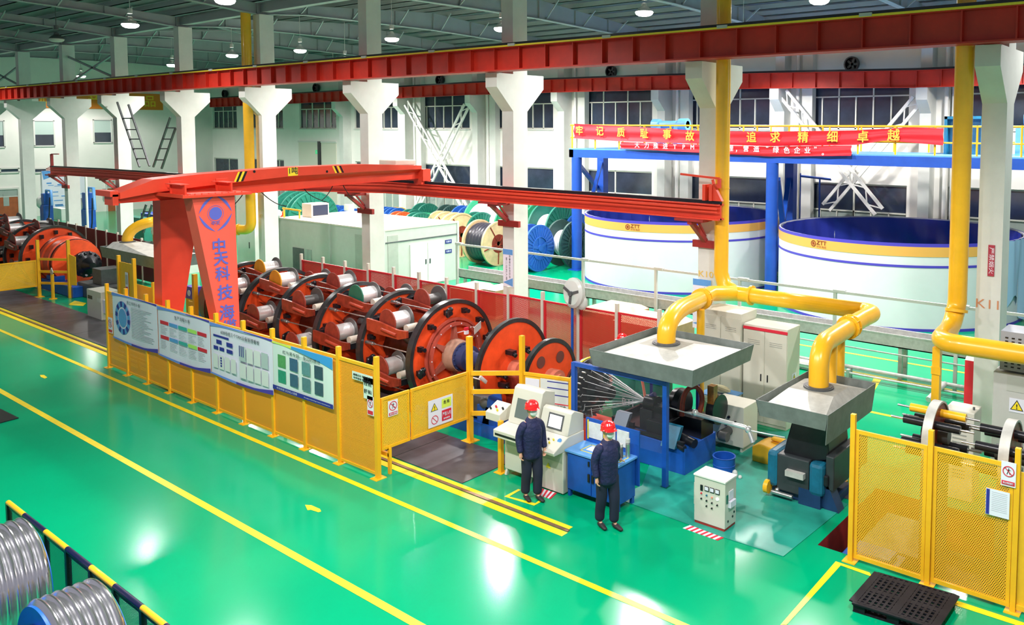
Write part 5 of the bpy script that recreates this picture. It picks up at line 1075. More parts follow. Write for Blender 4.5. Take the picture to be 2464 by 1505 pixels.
# ---- tan covered crates behind the red fence
for (px, py, w, d, h, lab) in ((1480,735,1.5,1.5,1.15,'tan covered crate behind the red fence beside the wrapped fan'),(1572,762,1.9,1.5,1.05,'tan covered crate behind the red fence near the yellow elbow'),(1140,683,1.1,1.2,1.1,'small tan crate behind the red fence left of column K9'),(1200,686,.6,.9,1.1,'white topped crate beside the small tan one near column K9')):
    p = at(px, py, h); t = thing('covered_crate', lab, 'crate', (p.x,p.y,0)); mb = MB(); mb.box(p.x-w/2,p.x+w/2,p.y-d/2,p.y+d/2,0.1,h-.12); mb.build('crate_body', mat('crate_brown',(.38,.24,.12),.6,noise=.2), t)
    mb = MB(); c_ = .18; z0, z1 = h-.12, h; P = [(p.x-w/2,p.y-d/2),(p.x+w/2,p.y-d/2),(p.x+w/2,p.y+d/2),(p.x-w/2,p.y+d/2)]; Q = [(p.x-w/2+c_,p.y-d/2+c_),(p.x+w/2-c_,p.y-d/2+c_),(p.x+w/2-c_,p.y+d/2-c_),(p.x-w/2+c_,p.y+d/2-c_)]
    mb.poly([(*q,z1) for q in Q]); [mb.poly([(*P[i],z0),(*P[(i+1)%4],z0),(*Q[(i+1)%4],z1),(*Q[i],z1)]) for i in range(4)]; mb.build('cover', M_card if 'white' not in lab else M_shed, t)
    mb = MB(); mb.box(p.x-w/2,p.x+w/2,p.y-d/2,p.y+d/2,0,.1); mb.build('pallet', M_wood, t)
# plastic covered fan
p = ay(1377,800,15.25); c = ay(1382,705,15.25); t = thing('industrial_fan', 'floor fan wrapped in clear film on a blue pole before the red fence', 'fan', (p.x,15.25,0)); mb = MB()
mb.cyl((p.x,15.25,.05),(p.x,15.25,c.z-.35),.035,10); mb.cyl((p.x,15.25,0),(p.x,15.25,.05),.28,20); mb.build('stand', M_blue, t)
mb = MB(); mb.lathe([(0,-.10),(.30,-.10),(.37,-.02),(.37,.05),(.30,.10),(0,.12)], c, (-.2,-1,.1), 22); mb.ball(c+Vector((.22,0,-.2)), .2, 10, sy=.4); mb.build('film_cover', glass_mat('clear_film',(.75,.77,.74),.72,.25), t)
mb = MB(); [mb.bar(c+Vector((0,-.14,0)), c+Vector((.26*math.cos(a),-.14,.26*math.sin(a))), .07, .02, up=(0,1,0)) for a in (.3,2.6,4.6)]; mb.cyl(c+Vector((0,-.1,0)),c+Vector((0,-.18,0)),.06,10); mb.build('blade', M_gry, t)
# ---- cabinets behind hood one
def elcab(name, label, x0, x1, y0, y1, h, doors, m_=M_cab, strip=False, **k):
    t = thing(name, label, 'cabinet', ((x0+x1)/2,y0,0)); mb = MB(); mb.box(x0,x1,y0+.02,y1,.0,h); mb.build('body', m_, t, bevel=.01)
    for i in range(doors):
        a, b = x0+(x1-x0)*i/doors, x0+(x1-x0)*(i+1)/doors; mb = MB(); mb.box(a+.012,b-.012,y0,y0+.02,.08,h-.12); d = mb.build('door', m_, t)
        mb = MB()
        for z in (h-.42,h-.38,h-.34,.30,.34,.38): mb.box(a+.12,b-.12,y0-.006,y0,z,z+.012)
        mb.build('louvre', M_cabd, d); mb = MB(); mb.box(b-.09 if i == 0 else a+.07,b-.07 if i == 0 else a+.09,y0-.02,y0,h*.45,h*.52); mb.build('handle', M_blk, d)
    if strip: mb = MB(); mb.box(x0,x1,y0-.004,y0+.02,h-.11,h-.05); mb.build('name_strip', M_inkr, t)
    return t
xa, xb = ay(1787,900,16.2).x, ay(1893,900,16.2).x
c2 = elcab('electric_cabinet', 'tall grey two door electric cabinet with a red strip at its top', xa, xb, 16.2, 16.85, 2.22, 2, strip=True)
board('warning_label', 'yellow triangle label on the side of the red striped cabinet', 'sign', (xb+.012,16.45,1.0), (0,1,0), .2, .2, [('tri',.5,.45,.5,M_signy)])
xa2 = ay(1686,900,16.15).x; elcab('electric_cabinet', 'tall plain grey cabinet left of the red striped one', xa2, xa-.03, 16.15, 16.9, 2.42, 2)
xg0, xg1 = -8.5, -7.72; t = thing('control_cabinet', 'low grey cabinet with dials between blue machine and tall cabinets', 'cabinet', (-8.1,14.5,0)); mb = MB(); mb.box(xg0,xg1,14.5,15.1,.12,.95)
for x in (xg0+.05,xg1-.1): mb.box(x,x+.05,14.55,15.05,0,.12)
mb.build('body', M_cab, t, bevel=.01); mb = MB()
for k, (x, z) in enumerate(((.15,.7),(.3,.7),(.45,.7),(.2,.55),(.4,.55),(.6,.62))): mb.cyl((xg0+x,14.5,z),(xg0+x,14.47,z),.03,8)
mb.build('dial', M_blk, t); mb = MB(); mb.cyl((xg0+.45,14.5,.42),(xg0+.45,14.15,.42),.09,12); mb.cyl((xg0+.45,14.15,.42),(xg0+.62,14.15,.42),.10,12); mb.build('hose_coupling', M_gry, t)
p = ay(1735,948,15.5); t = thing('tool_stand', 'blue pedestal tray beside the low grey cabinet', 'stand', (p.x,15.5,0)); mb = MB(); mb.box(p.x-.10,p.x+.10,15.4,15.6,0,p.z); mb.build('pedestal', M_blue, t); mb = MB(); mb.box(p.x-.38,p.x+.38,15.2,15.8,p.z,p.z+.025); mb.build('tray', M_lblue, t)
mb = MB(); mb.ball((p.x-.05,15.5,p.z+.10),.2,12,sx=1.3,sy=.8,sz=.40); mb.bar((p.x-.2,15.4,p.z+.19),(p.x+.3,15.35,p.z+.15),.05); tag(base(mb.build('rag_bundle', mat('rag',(.80,.78,.52),.8,noise=.3)), (p.x,15.5,p.z+.025)), 'pale yellow rag and tool lying on the blue pedestal tray', 'rag')
p = at(1742,1135); t = thing('blue_drum', 'small open blue drum on the floor behind the meter cabinet', 'drum', p); mb = MB(); mb.lathe([(0,.01),(.20,.01),(.21,.0),(.21,.14),(.22,.15),(.21,.16),(.21,.30),(.225,.31),(.195,.31),(.195,.04),(0,.04)], p, (0,0,1), 24); mb.build('shell', M_blue, t)
mb = MB(); q = at(1768,1150); mb.ball(q+Vector((0,0,.06)),.06,8,sz=1.6); mb.ball(q+Vector((.1,.02,.03)),.04,8); tag(base(mb.build('crumpled_cloth', M_film), q), 'crumpled pale cloth on floor beside the blue drum', 'cloth')
mb = MB(); mb.bar(at(1785,1040)+Vector((0,0,.03)), at(1900,1072)+Vector((0,0,.03)), .06); tag(mb.build('kerb_strip', M_blk), 'black strip on floor at the foot of the tall cabinets', 'strip')
# ================================================================== EXTRACTION PIPES AND HOODS
def arc(a, c, b, n=8):
    a, c, b = Vector(a), Vector(c), Vector(b); return [a*(1-t)**2+c*2*t*(1-t)+b*t*t for t in [i/n for i in range(n+1)]]
def elbow(a, corner, b, rad):
    a, c, b = Vector(a), Vector(corner), Vector(b); u = (a-c).normalized(); v = (b-c).normalized(); return [a]+arc(c+u*rad, c, c+v*rad)+[b]
def flange_pair(mb, p, d, r):
    d = Vector(d).normalized(); p = Vector(p)
    for o in (-.09, .07): mb.cyl(p+d*o, p+d*(o+.03), r*1.32, 24)
    mb.cyl(p-d*.07, p+d*.08, r*1.08, 20)
    a = d.cross(Vector((0,0,1))).normalized(); b = a.cross(d)
    for k in range(10): q = p+(a*math.cos(k*.628)+b*math.sin(k*.628))*r*1.22; mb.cyl(q-d*.11, q+d*.12, .014, 6)
MZ = 2.61
t = thing('extraction_pipe', 'tall yellow extraction pipe beside K10 branching to the two grey hoods', 'pipe', (-9.9,17.35,MZ)); X = -9.9
mb = MB(); mb.tube([(X,17.35,11.3),(X,17.35,MZ+.45),(X+.10,17.35,MZ+.15),(X+.34,17.35,MZ)], [.175,.175,.19,.2], 20)
mb.tube([(X+.2,17.45,MZ+.02),(X+.45,17.35,MZ),(-6.4,17.35,MZ)]+arc((-6.4,17.35,MZ),(-6.12,17.35,MZ),(-6.12,17.05,MZ))+[(-6.12,16.5,MZ),(-6.0,14.75,MZ)]+arc((-6.0,14.5,MZ),(-5.92,13.9,MZ),(-5.9,13.9,MZ-.5))[1:]+[(-5.9,13.9,1.86)], .18, 20)
mb.tube([(X+.42,17.35,MZ),(X+.15,16.6,MZ+.08),(-9.0,14.6,MZ+.28)]+arc((-8.9,14.1,MZ+.30),(-8.68,13.15,MZ+.32),(-8.66,13.1,MZ-.05))+[(-8.66,13.1,2.40)], .18, 20); mb.build('pipe_run', M_pipe, t)
for q_, d_ in (((-9.30,15.45,MZ+.19),(.35,-1,.10)),((-6.07,15.75,MZ),(.06,-1,0))): mb = MB(); flange_pair(mb, q_, d_, .18); mb.build('bolted_joint', M_pipe, t)
mb = MB(); mb.lathe([(.18,0),(.235,0),(.235,.05),(.18,.05)], (-9.1,17.35,MZ), (1,0,0), 20); mb.lathe([(.18,0),(.21,0),(.21,.05),(.18,.05)], (X,17.35,9.6), (0,0,1), 20); mb.lathe([(.176,0),(.182,0),(.182,.02),(.176,.02)], (X,17.35,5.1), (0,0,1), 20); mb.build('joint_flange', M_pipe, t)
for (x, y, z) in ((-8.98,14.9,MZ+.10),(-6.05,15.3,MZ-.1),(-6.0,14.75,MZ-.1)):
    mb = MB(); mb.cyl((x,y,0),(x,y,z),.075 if y > 15 else .085,12); mb.build('support_post', M_pipe, t)
t = thing('extraction_pipe', 'tall yellow extraction pipe beside K11 bending to the right edge', 'pipe', (-4.42,17.2,MZ)); mb = MB(); X = -4.42
mb.tube([(X,17.2,11.3),(X,17.2,MZ+.5),(X-.03,17.18,MZ+.25)]+arc((X-.03,17.15,MZ+.25),(X-.06,17.1,MZ-.05),(X-.04,16.5,MZ-.05))+arc((X-.02,16.3,MZ-.05),(X,15.85,MZ-.05),(X+.45,15.85,MZ-.05))[1:]+[(-1.0,15.85,MZ-.05)], .18, 20); mb.build('pipe_run', M_pipe, t)
mb = MB(); mb.lathe([(.18,0),(.215,0),(.215,.06),(.18,.06)], (X,17.15,MZ+.28), (0,.2,1), 20); mb.lathe([(.18,0),(.21,0),(.21,.05),(.18,.05)], (X,17.2,9.5), (0,0,1), 20); mb.build('joint_flange', M_pipe, t)
mb = MB(); mb.box(-4.52,-4.38,15.95,16.10,0,MZ-.2); mb.box(-4.53,-4.36,15.93,15.96,1.9,2.05); mb.build('support_post', M_pipe, t)
x = ay(598,300,17.3).x; z = ay(600,552,17.3).z; t = thing('extraction_pipe', 'distant yellow extraction pipe beside K7 ending in a bend', 'pipe', (x,17.3,z)); mb = MB()
mb.tube([(x,17.3,11.2)]+[(x,17.3,z+.5)]+arc((x,17.3,z+.35),(x,17.3,z),(x-.3,17.2,z-.02))+[(x-.75,16.9,z-.02)], .19, 18); mb.build('pipe_run', M_pipe, t)
mb = MB(); mb.lathe([(.19,0),(.23,0),(.23,.06),(.19,.06)], (x-.5,17.05,z-.02), (-1,-.6,0), 16); mb.build('joint_flange', M_pipe, t)
# hood three and its pipe, far left
a = ay(307,590,13.3); b = ay(372,556,15.0); t = thing('extraction_pipe', 'short yellow bent pipe rising from the far left hood', 'pipe', a); mb = MB(); mb.tube([a]+arc(a+Vector((0,0,.25)), a+Vector((.05,.1,.75)), a+Vector((.5,.8,.85)))+[b, b+Vector((.7,1.2,.05))], .19, 16); q = a.lerp(b,.9); mb.cyl((b.x,b.y,0),(b.x,b.y,b.z),.08,10); mb.build('pipe_run', M_pipe, t)
def hood(label, x0, x1, y0, y1, z0, z1, zt, px, py, flare=.06, tall=None):
    t = thing('extraction_hood', label, 'hood', ((x0+x1)/2,(y0+y1)/2,z0)); cx, cy = px, py; w = .42; mb = MB()
    I = [(x0+.04,y0+.04),(x1-.04,y0+.04),(x1-.04,y1-.04),(x0+.04,y1-.04)]; Tp = [(cx-w,cy-w*.8),(cx+w,cy-w*.8),(cx+w,cy+w*.8),(cx-w,cy+w*.8)]
    for i in range(4): j = (i+1)%4; mb.poly([(*I[i],z1-.12),(*I[j],z1-.12),(*Tp[j],zt),(*Tp[i],zt)])
    mb.build('canopy', M_hoodm, t); mb = MB(); mb.poly([(*q,zt) for q in Tp]); mb.build('top_plate', mat('dull_plate',(.36,.36,.31),.6,noise=.3), t)
    mb = MB(); O0 = [(x0,y0),(x1,y0),(x1,y1),(x0,y1)]; O1 = [(x0-flare,y0-flare),(x1+flare,y0-flare),(x1+flare,y1+flare),(x0-flare,y1+flare)]
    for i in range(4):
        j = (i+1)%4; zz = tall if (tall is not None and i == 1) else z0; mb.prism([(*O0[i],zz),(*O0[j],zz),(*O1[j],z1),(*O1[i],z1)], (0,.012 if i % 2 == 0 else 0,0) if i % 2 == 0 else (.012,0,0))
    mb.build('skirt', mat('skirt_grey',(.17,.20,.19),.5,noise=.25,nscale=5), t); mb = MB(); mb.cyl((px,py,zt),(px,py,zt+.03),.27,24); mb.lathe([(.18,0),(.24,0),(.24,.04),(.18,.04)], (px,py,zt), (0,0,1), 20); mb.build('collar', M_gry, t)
    return t
h1 = hood('wide grey sheet metal hood above the blue die machine', -9.68, -7.47, 12.1, 14.25, 2.02, 2.34, 2.40, -8.66, 13.1, .05)
h2 = hood('grey sheet metal hood above the black capstan machine', -6.50, -5.29, 12.78, 14.9, 1.54, 1.83, 1.88, -5.9, 13.9, .05, tall=1.30)
h3 = hood('dark grey hood over the die bench of the far left machine', ay(245,600,12.6).x, ay(378,600,12.6).x, 12.6, 14.3, ay(260,622,12.6).z, ay(260,596,12.6).z, ay(260,596,12.6).z+.12, a.x, 13.3, .05)
mb = MB(); x0 = ay(1440,850,15.2).x; mb.prism([ay(1480,853,14.9),ay(1545,822,15.9),ay(1545,798,15.9),ay(1480,828,14.9)], (.02,0,0)); mb.box(ay(1480,853,14.9).x-.01,ay(1480,853,14.9).x+.03,14.9,14.94,0,ay(1480,830,14.9).z); tag(base(mb.build('metal_sheet', M_lgry), (x0,15,0)), 'upright grey metal sheet behind the wide hood', 'sheet')
# ---- blue die machine under hood one
t = thing('die_machine', 'long blue machine body with black closing die under the wide hood', 'machine', (-9.2,12.9,0)); mb = MB(); mb.prism([(-9.90,12.9,0),(-8.09,12.9,0),(-8.09,12.9,.52),(-9.90,12.9,.60)], (0,1.15,0)); mb.build('body', M_blue, t, bevel=.015)
mb = MB(); mb.box(-9.90,-8.12,12.88,12.96,.585,.63); mb.box(-9.85,-9.35,12.98,13.04,.60,.72); mb.box(-9.85,-9.35,13.9,13.96,.60,.76); mb.box(-9.88,-9.82,12.98,13.98,.60,.74); mb.box(-9.85,-9.0,13.1,13.9,.58,.62); mb.build('oil_tray', M_blk, t)
mb = MB(); mb.box(-9.28,-8.98,13.1,13.55,.6,1.0); mb.cyl((-9.24,13.3,ZC),(-8.98,13.3,ZC),.16,18); mb.box(-9.05,-8.6,13.0,13.9,.6,.85); mb.prism([(-9.1,13.15,.6),(-8.6,13.15,.6),(-8.75,13.15,1.1),(-9.0,13.15,1.1)], (0,.5,0)); mb.build('die_block', M_blk, t, bevel=.01)
mb = MB(); mb.cyl((-9.16,13.3,ZC+.12),(-9.05,13.3,ZC+.2),.05,10); mb.build('die_cap', M_navy, t)
for xx, m_ in ((-9.62,mat('guard_slate',(.20,.24,.30),.35,metal=.4)),(-8.42,M_teal)):
    mb = MB(); mb.prism([(xx-.16,12.80,.50),(xx+.16,12.80,.50),(xx+.16,13.02,.86),(xx-.16,13.02,.86)], (0,.10,0)); mb.build('splash_guard', m_, t)
mb = MB(); mb.lathe([(.0,-.12),(.30,-.12),(.33,0),(.30,.12),(0,.12)], (-8.75,13.75,1.02), (1,0,0), 24); mb.lathe([(.0,-.08),(.30,-.08),(.30,.08),(0,.08)], (-8.05,14.0,1.0), (1,0,0), 24); mb.box(-8.6,-8.1,13.5,13.95,.5,.9); mb.cyl((-8.5,13.2,.62),(-8.0,13.1,.58),.09,12); mb.cyl((-8.35,12.95,.55),(-8.1,12.9,.52),.06,10); mb.build('drive_wheel', M_blk, t)
mb = MB(); mb.tube(arc((-8.45,13.35,.95),(-8.5,13.4,1.55),(-8.28,13.6,1.5))+arc((-8.28,13.6,1.5),(-8.1,13.7,1.35),(-8.2,13.55,.98))[1:], .05, 8); mb.build('chain_guard', M_brn, t); mb = MB(); mb.box(-8.12,-7.98,13.75,13.9,.95,1.52); mb.build('oily_plate', mat('oily_brown',(.30,.12,.02),.25,noise=.5,nscale=12), t)
mb = MB(); mb.box(-9.9,-9.85,14.35,14.4,0,1.75); mb.box(-8.9,-8.84,14.6,14.66,0,1.9); mb.build('back_frame', M_navy, t)
q = ay(1500,985,15.6); t = thing('green_drum', 'large dark green oil tank with white lettering behind the blue portal frame', 'tank', (q.x,15.2,0)); mb = MB()
for px_ in (1515,1570): c_ = ay(px_,960,14.95); mb.lathe([(0,0),(.42,0),(.42,.3),(.44,.32),(.42,.34),(.42,.66),(.44,.68),(.42,.7),(.42,1.0),(.40,1.02),(0,1.02)], (c_.x,15.0,.0), (0,0,1), 28)
mb.build('shell', M_green, t); c_ = ay(1515,985,14.56); text('lettering', 'B.H.', (c_.x-.02,14.55,.45), (1,0,0), (0,0,1), .22, M_paper, t); c_ = ay(1572,965,14.56); text('lettering', '198', (c_.x,14.55,.62), (1,0,0), (0,0,1), .20, M_paper, t)
mb = MB(); c_ = ay(1508,925,15.0); mb.box(c_.x-.35,c_.x+.35,14.8,15.2,1.03,1.09); mb.box(c_.x-.2,c_.x-.05,14.9,15.1,1.09,1.25); mb.cyl((c_.x+.1,15.0,1.09),(c_.x+.1,15.0,1.3),.06,8); tag(base(mb.build('valve_block', M_galv), (c_.x,15,1.02)), 'grey valve block standing on the dark green oil tank', 'valve')
# ---- capstan machine under hood two
t = thing('capstan_machine', 'black and teal capstan machine under the second grey hood', 'machine', (-5.8,13.2,0)); mb = MB()
mb.prism([(-6.32,13.25,.55),(-6.20,13.25,1.05),(-6.05,13.25,1.62),(-5.5,13.25,1.62),(-5.42,13.25,1.0),(-5.45,13.25,.85)], (0,.9,0)); mb.box(-6.42,-5.38,13.15,14.4,.42,.62); mb.build('neck', M_blk, t, bevel=.03)
mb = MB(); mb.box(-6.52,-6.3,13.12,13.9,.18,.82); mb.build('side_guard', M_teal, t, bevel=.07); mb = MB(); mb.box(-5.72,-5.45,13.1,13.9,.22,.80); mb.build('side_guard', M_teal, t, bevel=.07); mb = MB(); mb.box(-6.32,-5.72,13.13,13.6,.15,.80); mb.box(-5.45,-5.30,13.2,14.8,.35,.95); mb.build('gearbox', mat('oily_black',(.035,.045,.05),.4,noise=.3), t, bevel=.02)
mb = MB(); mb.box(-6.12,-5.78,13.03,13.13,.48,.58); mb.build('name_plate', M_hoodm, t); mb = MB(); mb.box(-6.45,-5.35,13.22,14.2,.0,.14); mb.prism([(-5.75,13.2,.12),(-5.4,13.2,.0),(-5.2,13.2,.0),(-5.45,13.2,.55)], (0,.25,0)); mb.box(-5.9,-5.5,13.12,13.3,.0,.3); mb.build('foot', mat('dark_blue',(.008,.04,.13),.45,noise=.3), t)
mb = MB(); mb.cyl((-6.52,13.1,.17),(-6.44,13.1,.17),.12,14); mb.build('hand_wheel', M_yel, t)
mb = MB(); mb.ball((-6.3,13.12,.14),.05,8); mb.cyl((-6.4,13.1,.1),(-6.0,13.1,.1),.04,8); mb.build('valve', M_steel, t)
a = at(1862,1075,.3); mb = MB(); mb.prism([(a.x-.35,a.y-.25,.0),(a.x+.45,a.y-.25,.0),(a.x+.45,a.y-.25,.30),(a.x-.2,a.y-.25,.38),(a.x-.35,a.y-.25,.3)], (0,.5,0)); mb.box(a.x-.1,a.x+.9,a.y+.05,a.y+.2,.38,.44); tag(base(mb.build('chain_cover', M_pipe, bevel=.03), (a.x,a.y,0)), 'yellow sheet cover on floor left of the capstan machine', 'cover')
p = at(2015,1160); mb = MB(); mb.box(p.x-.08,p.x+.08,p.y-.08,p.y+.08,.02,.5); mb.box(p.x-.15,p.x+.15,p.y-.15,p.y+.15,0,.02); tag(base(mb.build('short_post', M_yel), p), 'short yellow post right of the capstan machine', 'post')
mb = MB(); mb.prism(gp([(1960,1180),(2048,1205),(2060,1190),(2020,1150),(1990,1150)]), (0,0,.015)); tag(mb.build('ground_plate', M_mat), 'dark dirty steel plate at the foot of the capstan machine', 'floor plate')
# ---- operator console
t = thing('operator_console', 'cream operator console with lit screen and two work tiers', 'console', (-10.1,10.82,0)); xa, xm, xb = -10.86, -10.08, -9.35
def prof(x0, x1, P, name, m_, bev=.012): mb = MB(); mb.prism([(x0,y,z) for y, z in P], (x1-x0,0,0)); return mb.build(name, m_, t, bevel=bev)
prof(xa+.04,xm-.01,[(10.88,.12),(10.88,.80),(11.45,.80),(11.45,.12)],'left_base',M_cab); prof(xm,xb,[(10.86,.02),(10.86,.78),(11.45,.78),(11.45,.02)],'right_base',M_cab)
prof(xa,xm-.01,[(10.62,.80),(10.62,.94),(10.98,.99),(11.45,.99),(11.45,.80)],'left_desk',M_cab)
prof(xa+.04,xm-.02,[(10.97,.99),(11.16,1.62),(11.24,1.66),(11.50,1.58),(11.50,.99)],'monitor_housing',M_cab)
prof(xm,xb,[(10.62,.78),(10.60,.84),(11.00,1.02),(11.45,1.02),(11.45,.78)],'button_desk',M_cab)
prof(xm+.02,xb-.02,[(11.0,1.02),(11.12,1.40),(11.20,1.43),(11.46,1.33),(11.46,1.02)],'screen_housing',M_cab)
mb = MB(); mb.box(xa+.05,xm-.06,10.615,10.63,.845,.885); mb.build('keyboard_slot', M_blk, t); mb = MB(); mb.box(xa+.1,xm-.1,10.875,10.88,.6,.78); mb.box(xm+.02,xb-.02,10.855,10.862,.58,.76); mb.build('shade_panel', mat('panel_greygreen',(.42,.48,.40),.5), t)
def onface(x0, x1, a, b, u0, u1, nm, m_, d=.006):
    a = Vector(a); b = Vector(b); n = Vector((0,-(b-a).z,(b-a).y)).normalized(); n = n if n.y < 0 else -n; p0 = a.lerp(b,u0)+n*d*.2; p1 = a.lerp(b,u1)+n*d*.2; mb = MB()
    mb.prism([(x0,p0.y,p0.z),(x1,p0.y,p0.z),(x1,p1.y,p1.z),(x0,p1.y,p1.z)], n*d); return mb.build(nm, m_, t)
f1, f2 = (0,10.97,.99), (0,11.16,1.62); onface(xa+.18,xm-.14,f1,f2,.18,.72,'dark_screen',mat('screen_dark',(.13,.17,.16),.25)); f3, f4 = (0,11.0,1.02), (0,11.12,1.40); onface(xm+.20,xb-.17,f3,f4,.16,.86,'screen_bezel',M_gry,.008); sc_ = onface(xm+.235,xb-.205,f3,f4,.24,.78,'lit_screen',M_screen,.012)
mb = MB()
cols = []
for k, (u, v, m_) in enumerate(((.15,.35,0),(.15,.6,0),(.28,.3,1),(.30,.62,0),(.42,.38,1),(.42,.65,2),(.55,.30,2),(.55,.62,0),(.66,.45,3),(.70,.65,3))):
    p = Vector((xm+.73*u, 10.60+.40*v, .84+.18*v)); n = Vector((0,-.41,.91)); mb.cyl(p, p+n*.035, .017, 8, m=m_)
mb.build('push_button', [M_blk,M_gry,M_inkr,M_signy], t); mb = MB(); mb.cyl((xb-.10,10.88,.97),(xb-.10,10.875,.975),.045,14); mb.build('blue_label', M_lblue, t)
mb = MB(); mb.poly([(xm+.32,10.853,.42),(xm+.44,10.853,.42),(xm+.38,10.853,.52)]); mb.build('warning_triangle', M_signy, t)
for x in (xa+.08,xm-.1): mb = MB(); mb.bar((x,10.92,.12),(x,10.88,.0),.05); mb.build('leg', M_cab, t)
p = at(1203,1030,1.0); t = thing('button_box', 'small cream button box on a post left of the operator console', 'control box', (-11.15,11.05,0)); mb = MB(); mb.prism([(-11.35,10.9,.95),(-11.35,11.2,.95),(-11.35,11.22,1.24),(-11.35,10.9,1.10)], (.38,0,0)); mb.build('box', M_cab, t, bevel=.01); mb = MB(); mb.bar((-11.1,11.08,0),(-11.1,11.08,.95),.06); mb.build('post', M_yel, t)
mb = MB(); [mb.cyl((-11.28+.09*k,10.98+.06*(k % 2),1.14+.03*(k % 2)),(-11.28+.09*k,10.96+.06*(k % 2),1.18+.03*(k % 2)),.02,8,m=k % 3) for k in range(4)]; mb.build('push_button', [M_blk,M_inkr,M_signy], t)
mb = MB(); mb.box(-10.98,-10.90,10.86,10.94,0,1.0); mb.box(-11.04,-10.84,10.8,11.0,0,.012); tag(base(mb.build('guard_post', M_yel), (-10.94,10.9,0)), 'short yellow post at the left corner of the operator console', 'post')
# ---- blue desk
t = thing('blue_desk', 'blue steel work desk with two doors and taped places on top', 'desk', (-8.75,10.88,0)); x0, x1 = -9.32, -8.16; y0, y1 = 10.90, 11.42; mb = MB(); mb.box(x0+.02,x1-.02,y0+.03,y1,.12,.80); mb.build('carcass', M_blue, t)
mb = MB(); mb.box(x0-.02,x1+.02,y0-.01,y1+.02,.80,.84); mb.build('top', M_lblue, t, bevel=.006)
for a, b, hx in ((x0+.03,-8.76,-8.80),(-8.74,x1-.03,-8.71)):
    mb = MB(); mb.box(a,b,y0+.01,y0+.03,.14,.78); d = mb.build('door', M_blue, t); mb = MB(); mb.box(hx-.02,hx+.02,y0-.01,y0+.01,.38,.52); mb.box(hx-.015,hx+.015,y0-.01,y0+.01,.66,.74); mb.build('handle', M_blk, d)
for x in (x0+.05,x1-.05):
    for y in (y0+.06,y1-.05): mb = MB(); mb.box(x-.03,x+.03,y-.03,y+.03,0,.13); mb.build('leg', M_blue, t)
mb = MB()
def taped(a, b, c, d, w=.018):
    for q in ((a,b,c,c+w),(a,b,d-w,d),(a,a+w,c,d),(b-w,b,c,d)): mb.box(q[0],q[1],q[2],q[3],.84,.8425)
taped(x0+.22,x0+.62,y0+.12,y0+.45); taped(x1-.42,x1-.05,y0+.1,y0+.4); mb.build('tape_mark', M_lemon, t)
mb = MB(); mb.box(x0+.02,x1+.05,y1+.02,y1+.05,.3,1.28); mb.build('back_board', M_blue, t)
for a, b in ((x0+.10,x0+.42),(x0+.52,x0+.70),(x0+.74,x0+1.0)): mb = MB(); mb.box(a,b,y1-.0,y1+.018,.93,1.22); mb.build('pinned_sheet', M_film, t)
mb = MB(); mb.box(x0+.07,x0+.09,y1-.0,y1+.018,.90,1.25); mb.box(x0+.44,x0+.46,y1-.0,y1+.018,.90,1.25); mb.build('tape_edge', M_lemon, t)
mb = MB(); mb.box(x0+.30,x0+.58,y0+.20,y0+.38,.8425,.856); tag(base(mb.build('paper_stack', M_paper), (x0+.44,y0+.29,.8425)), 'white papers lying on the left half of the blue desk', 'papers')
for k, (x, y, h, lab) in enumerate(((x1-.17,y0+.30,.24,'dark thermos flask on the blue desk, the shorter one'),(x1-.09,y0+.40,.32,'steel thermos flask with a cup lid at the corner of blue desk'))):
    q = Vector((x,y,.8425)); tt = thing('thermos_flask', lab, 'flask', q); mb = MB(); mb.lathe([(0,0),(.042,0),(.042,h*.72),(.034,h*.78)], q, (0,0,1), 16); mb.build('body', M_gry if k == 0 else M_steel, tt); mb = MB(); mb.lathe([(.036,h*.78),(.04,h*.80),(.04,h),(0,h)], q, (0,0,1), 16); mb.build('lid', M_lgry, tt)
# ---- meter cabinet
x0, x1, y0, y1, hh = -6.98, -6.40, 11.43, 11.80, .84; t = thing('meter_cabinet', 'cream control cabinet with three round meters on a dark plinth', 'cabinet', (x0,y0,0)); mb = MB(); mb.box(x0,x1,y0,y1,.05,hh-.03); mb.build('body', M_cab, t, bevel=.006); mb = MB(); mb.box(x0-.01,x1+.01,y0-.015,y1+.01,hh-.03,hh); mb.build('top', M_white, t, bevel=.004); mb = MB(); mb.box(x0+.01,x1-.01,y0+.005,y1-.01,0,.05); mb.build('plinth', M_dkred, t)
for k in range(3): mb = MB(); mb.box(x0+.20+.10*k,x0+.28+.10*k,y0-.012,y0,.60,.68); f_ = mb.build('meter', M_blk, t); mb = MB(); mb.box(x0+.208+.10*k,x0+.272+.10*k,y0-.016,y0-.012,.615,.672); mb.build('meter_face', M_paper, f_)
mb = MB(); mb.box(x0+.12,x0+.165,y0-.012,y0,.585,.68); mb.build('display', M_blk, t); mb = MB(); mm = [M_inkr,M_teal,mat('lamp_salmon',(.9,.3,.2),.4),M_blk]
for x, z, m_ in ((.14,.54,0),(.24,.53,1),(.34,.52,2),(.14,.45,3),(.24,.44,3),(.34,.43,3),(.44,.42,3),(.24,.35,3),(.34,.34,3)): mb.cyl((x0+x,y0,z),(x0+x,y0-.02,z),.014,8,m=m_)
mb.build('push_button', mm, t); mb = MB(); mb.cyl((x0+.44,y0,.52),(x0+.44,y0-.012,.52),.024,14); mb.build('lit_lamp', M_screen, t)
mb = MB(); mb.box(x1,x1+.05,y0+.1,y0+.28,.38,.48); mb.box(x1,x1+.012,y0+.12,y0+.26,.50,.64); mb.box(x1,x1+.01,y0+.04,y0+.09,.46,.60,1); mb.build('socket_box', [M_paper,M_green], t); mb = MB(); mb.box(x0-.08,x0,y0+.12,y1-.05,.25,.62); mb.build('side_box', M_cab, t)
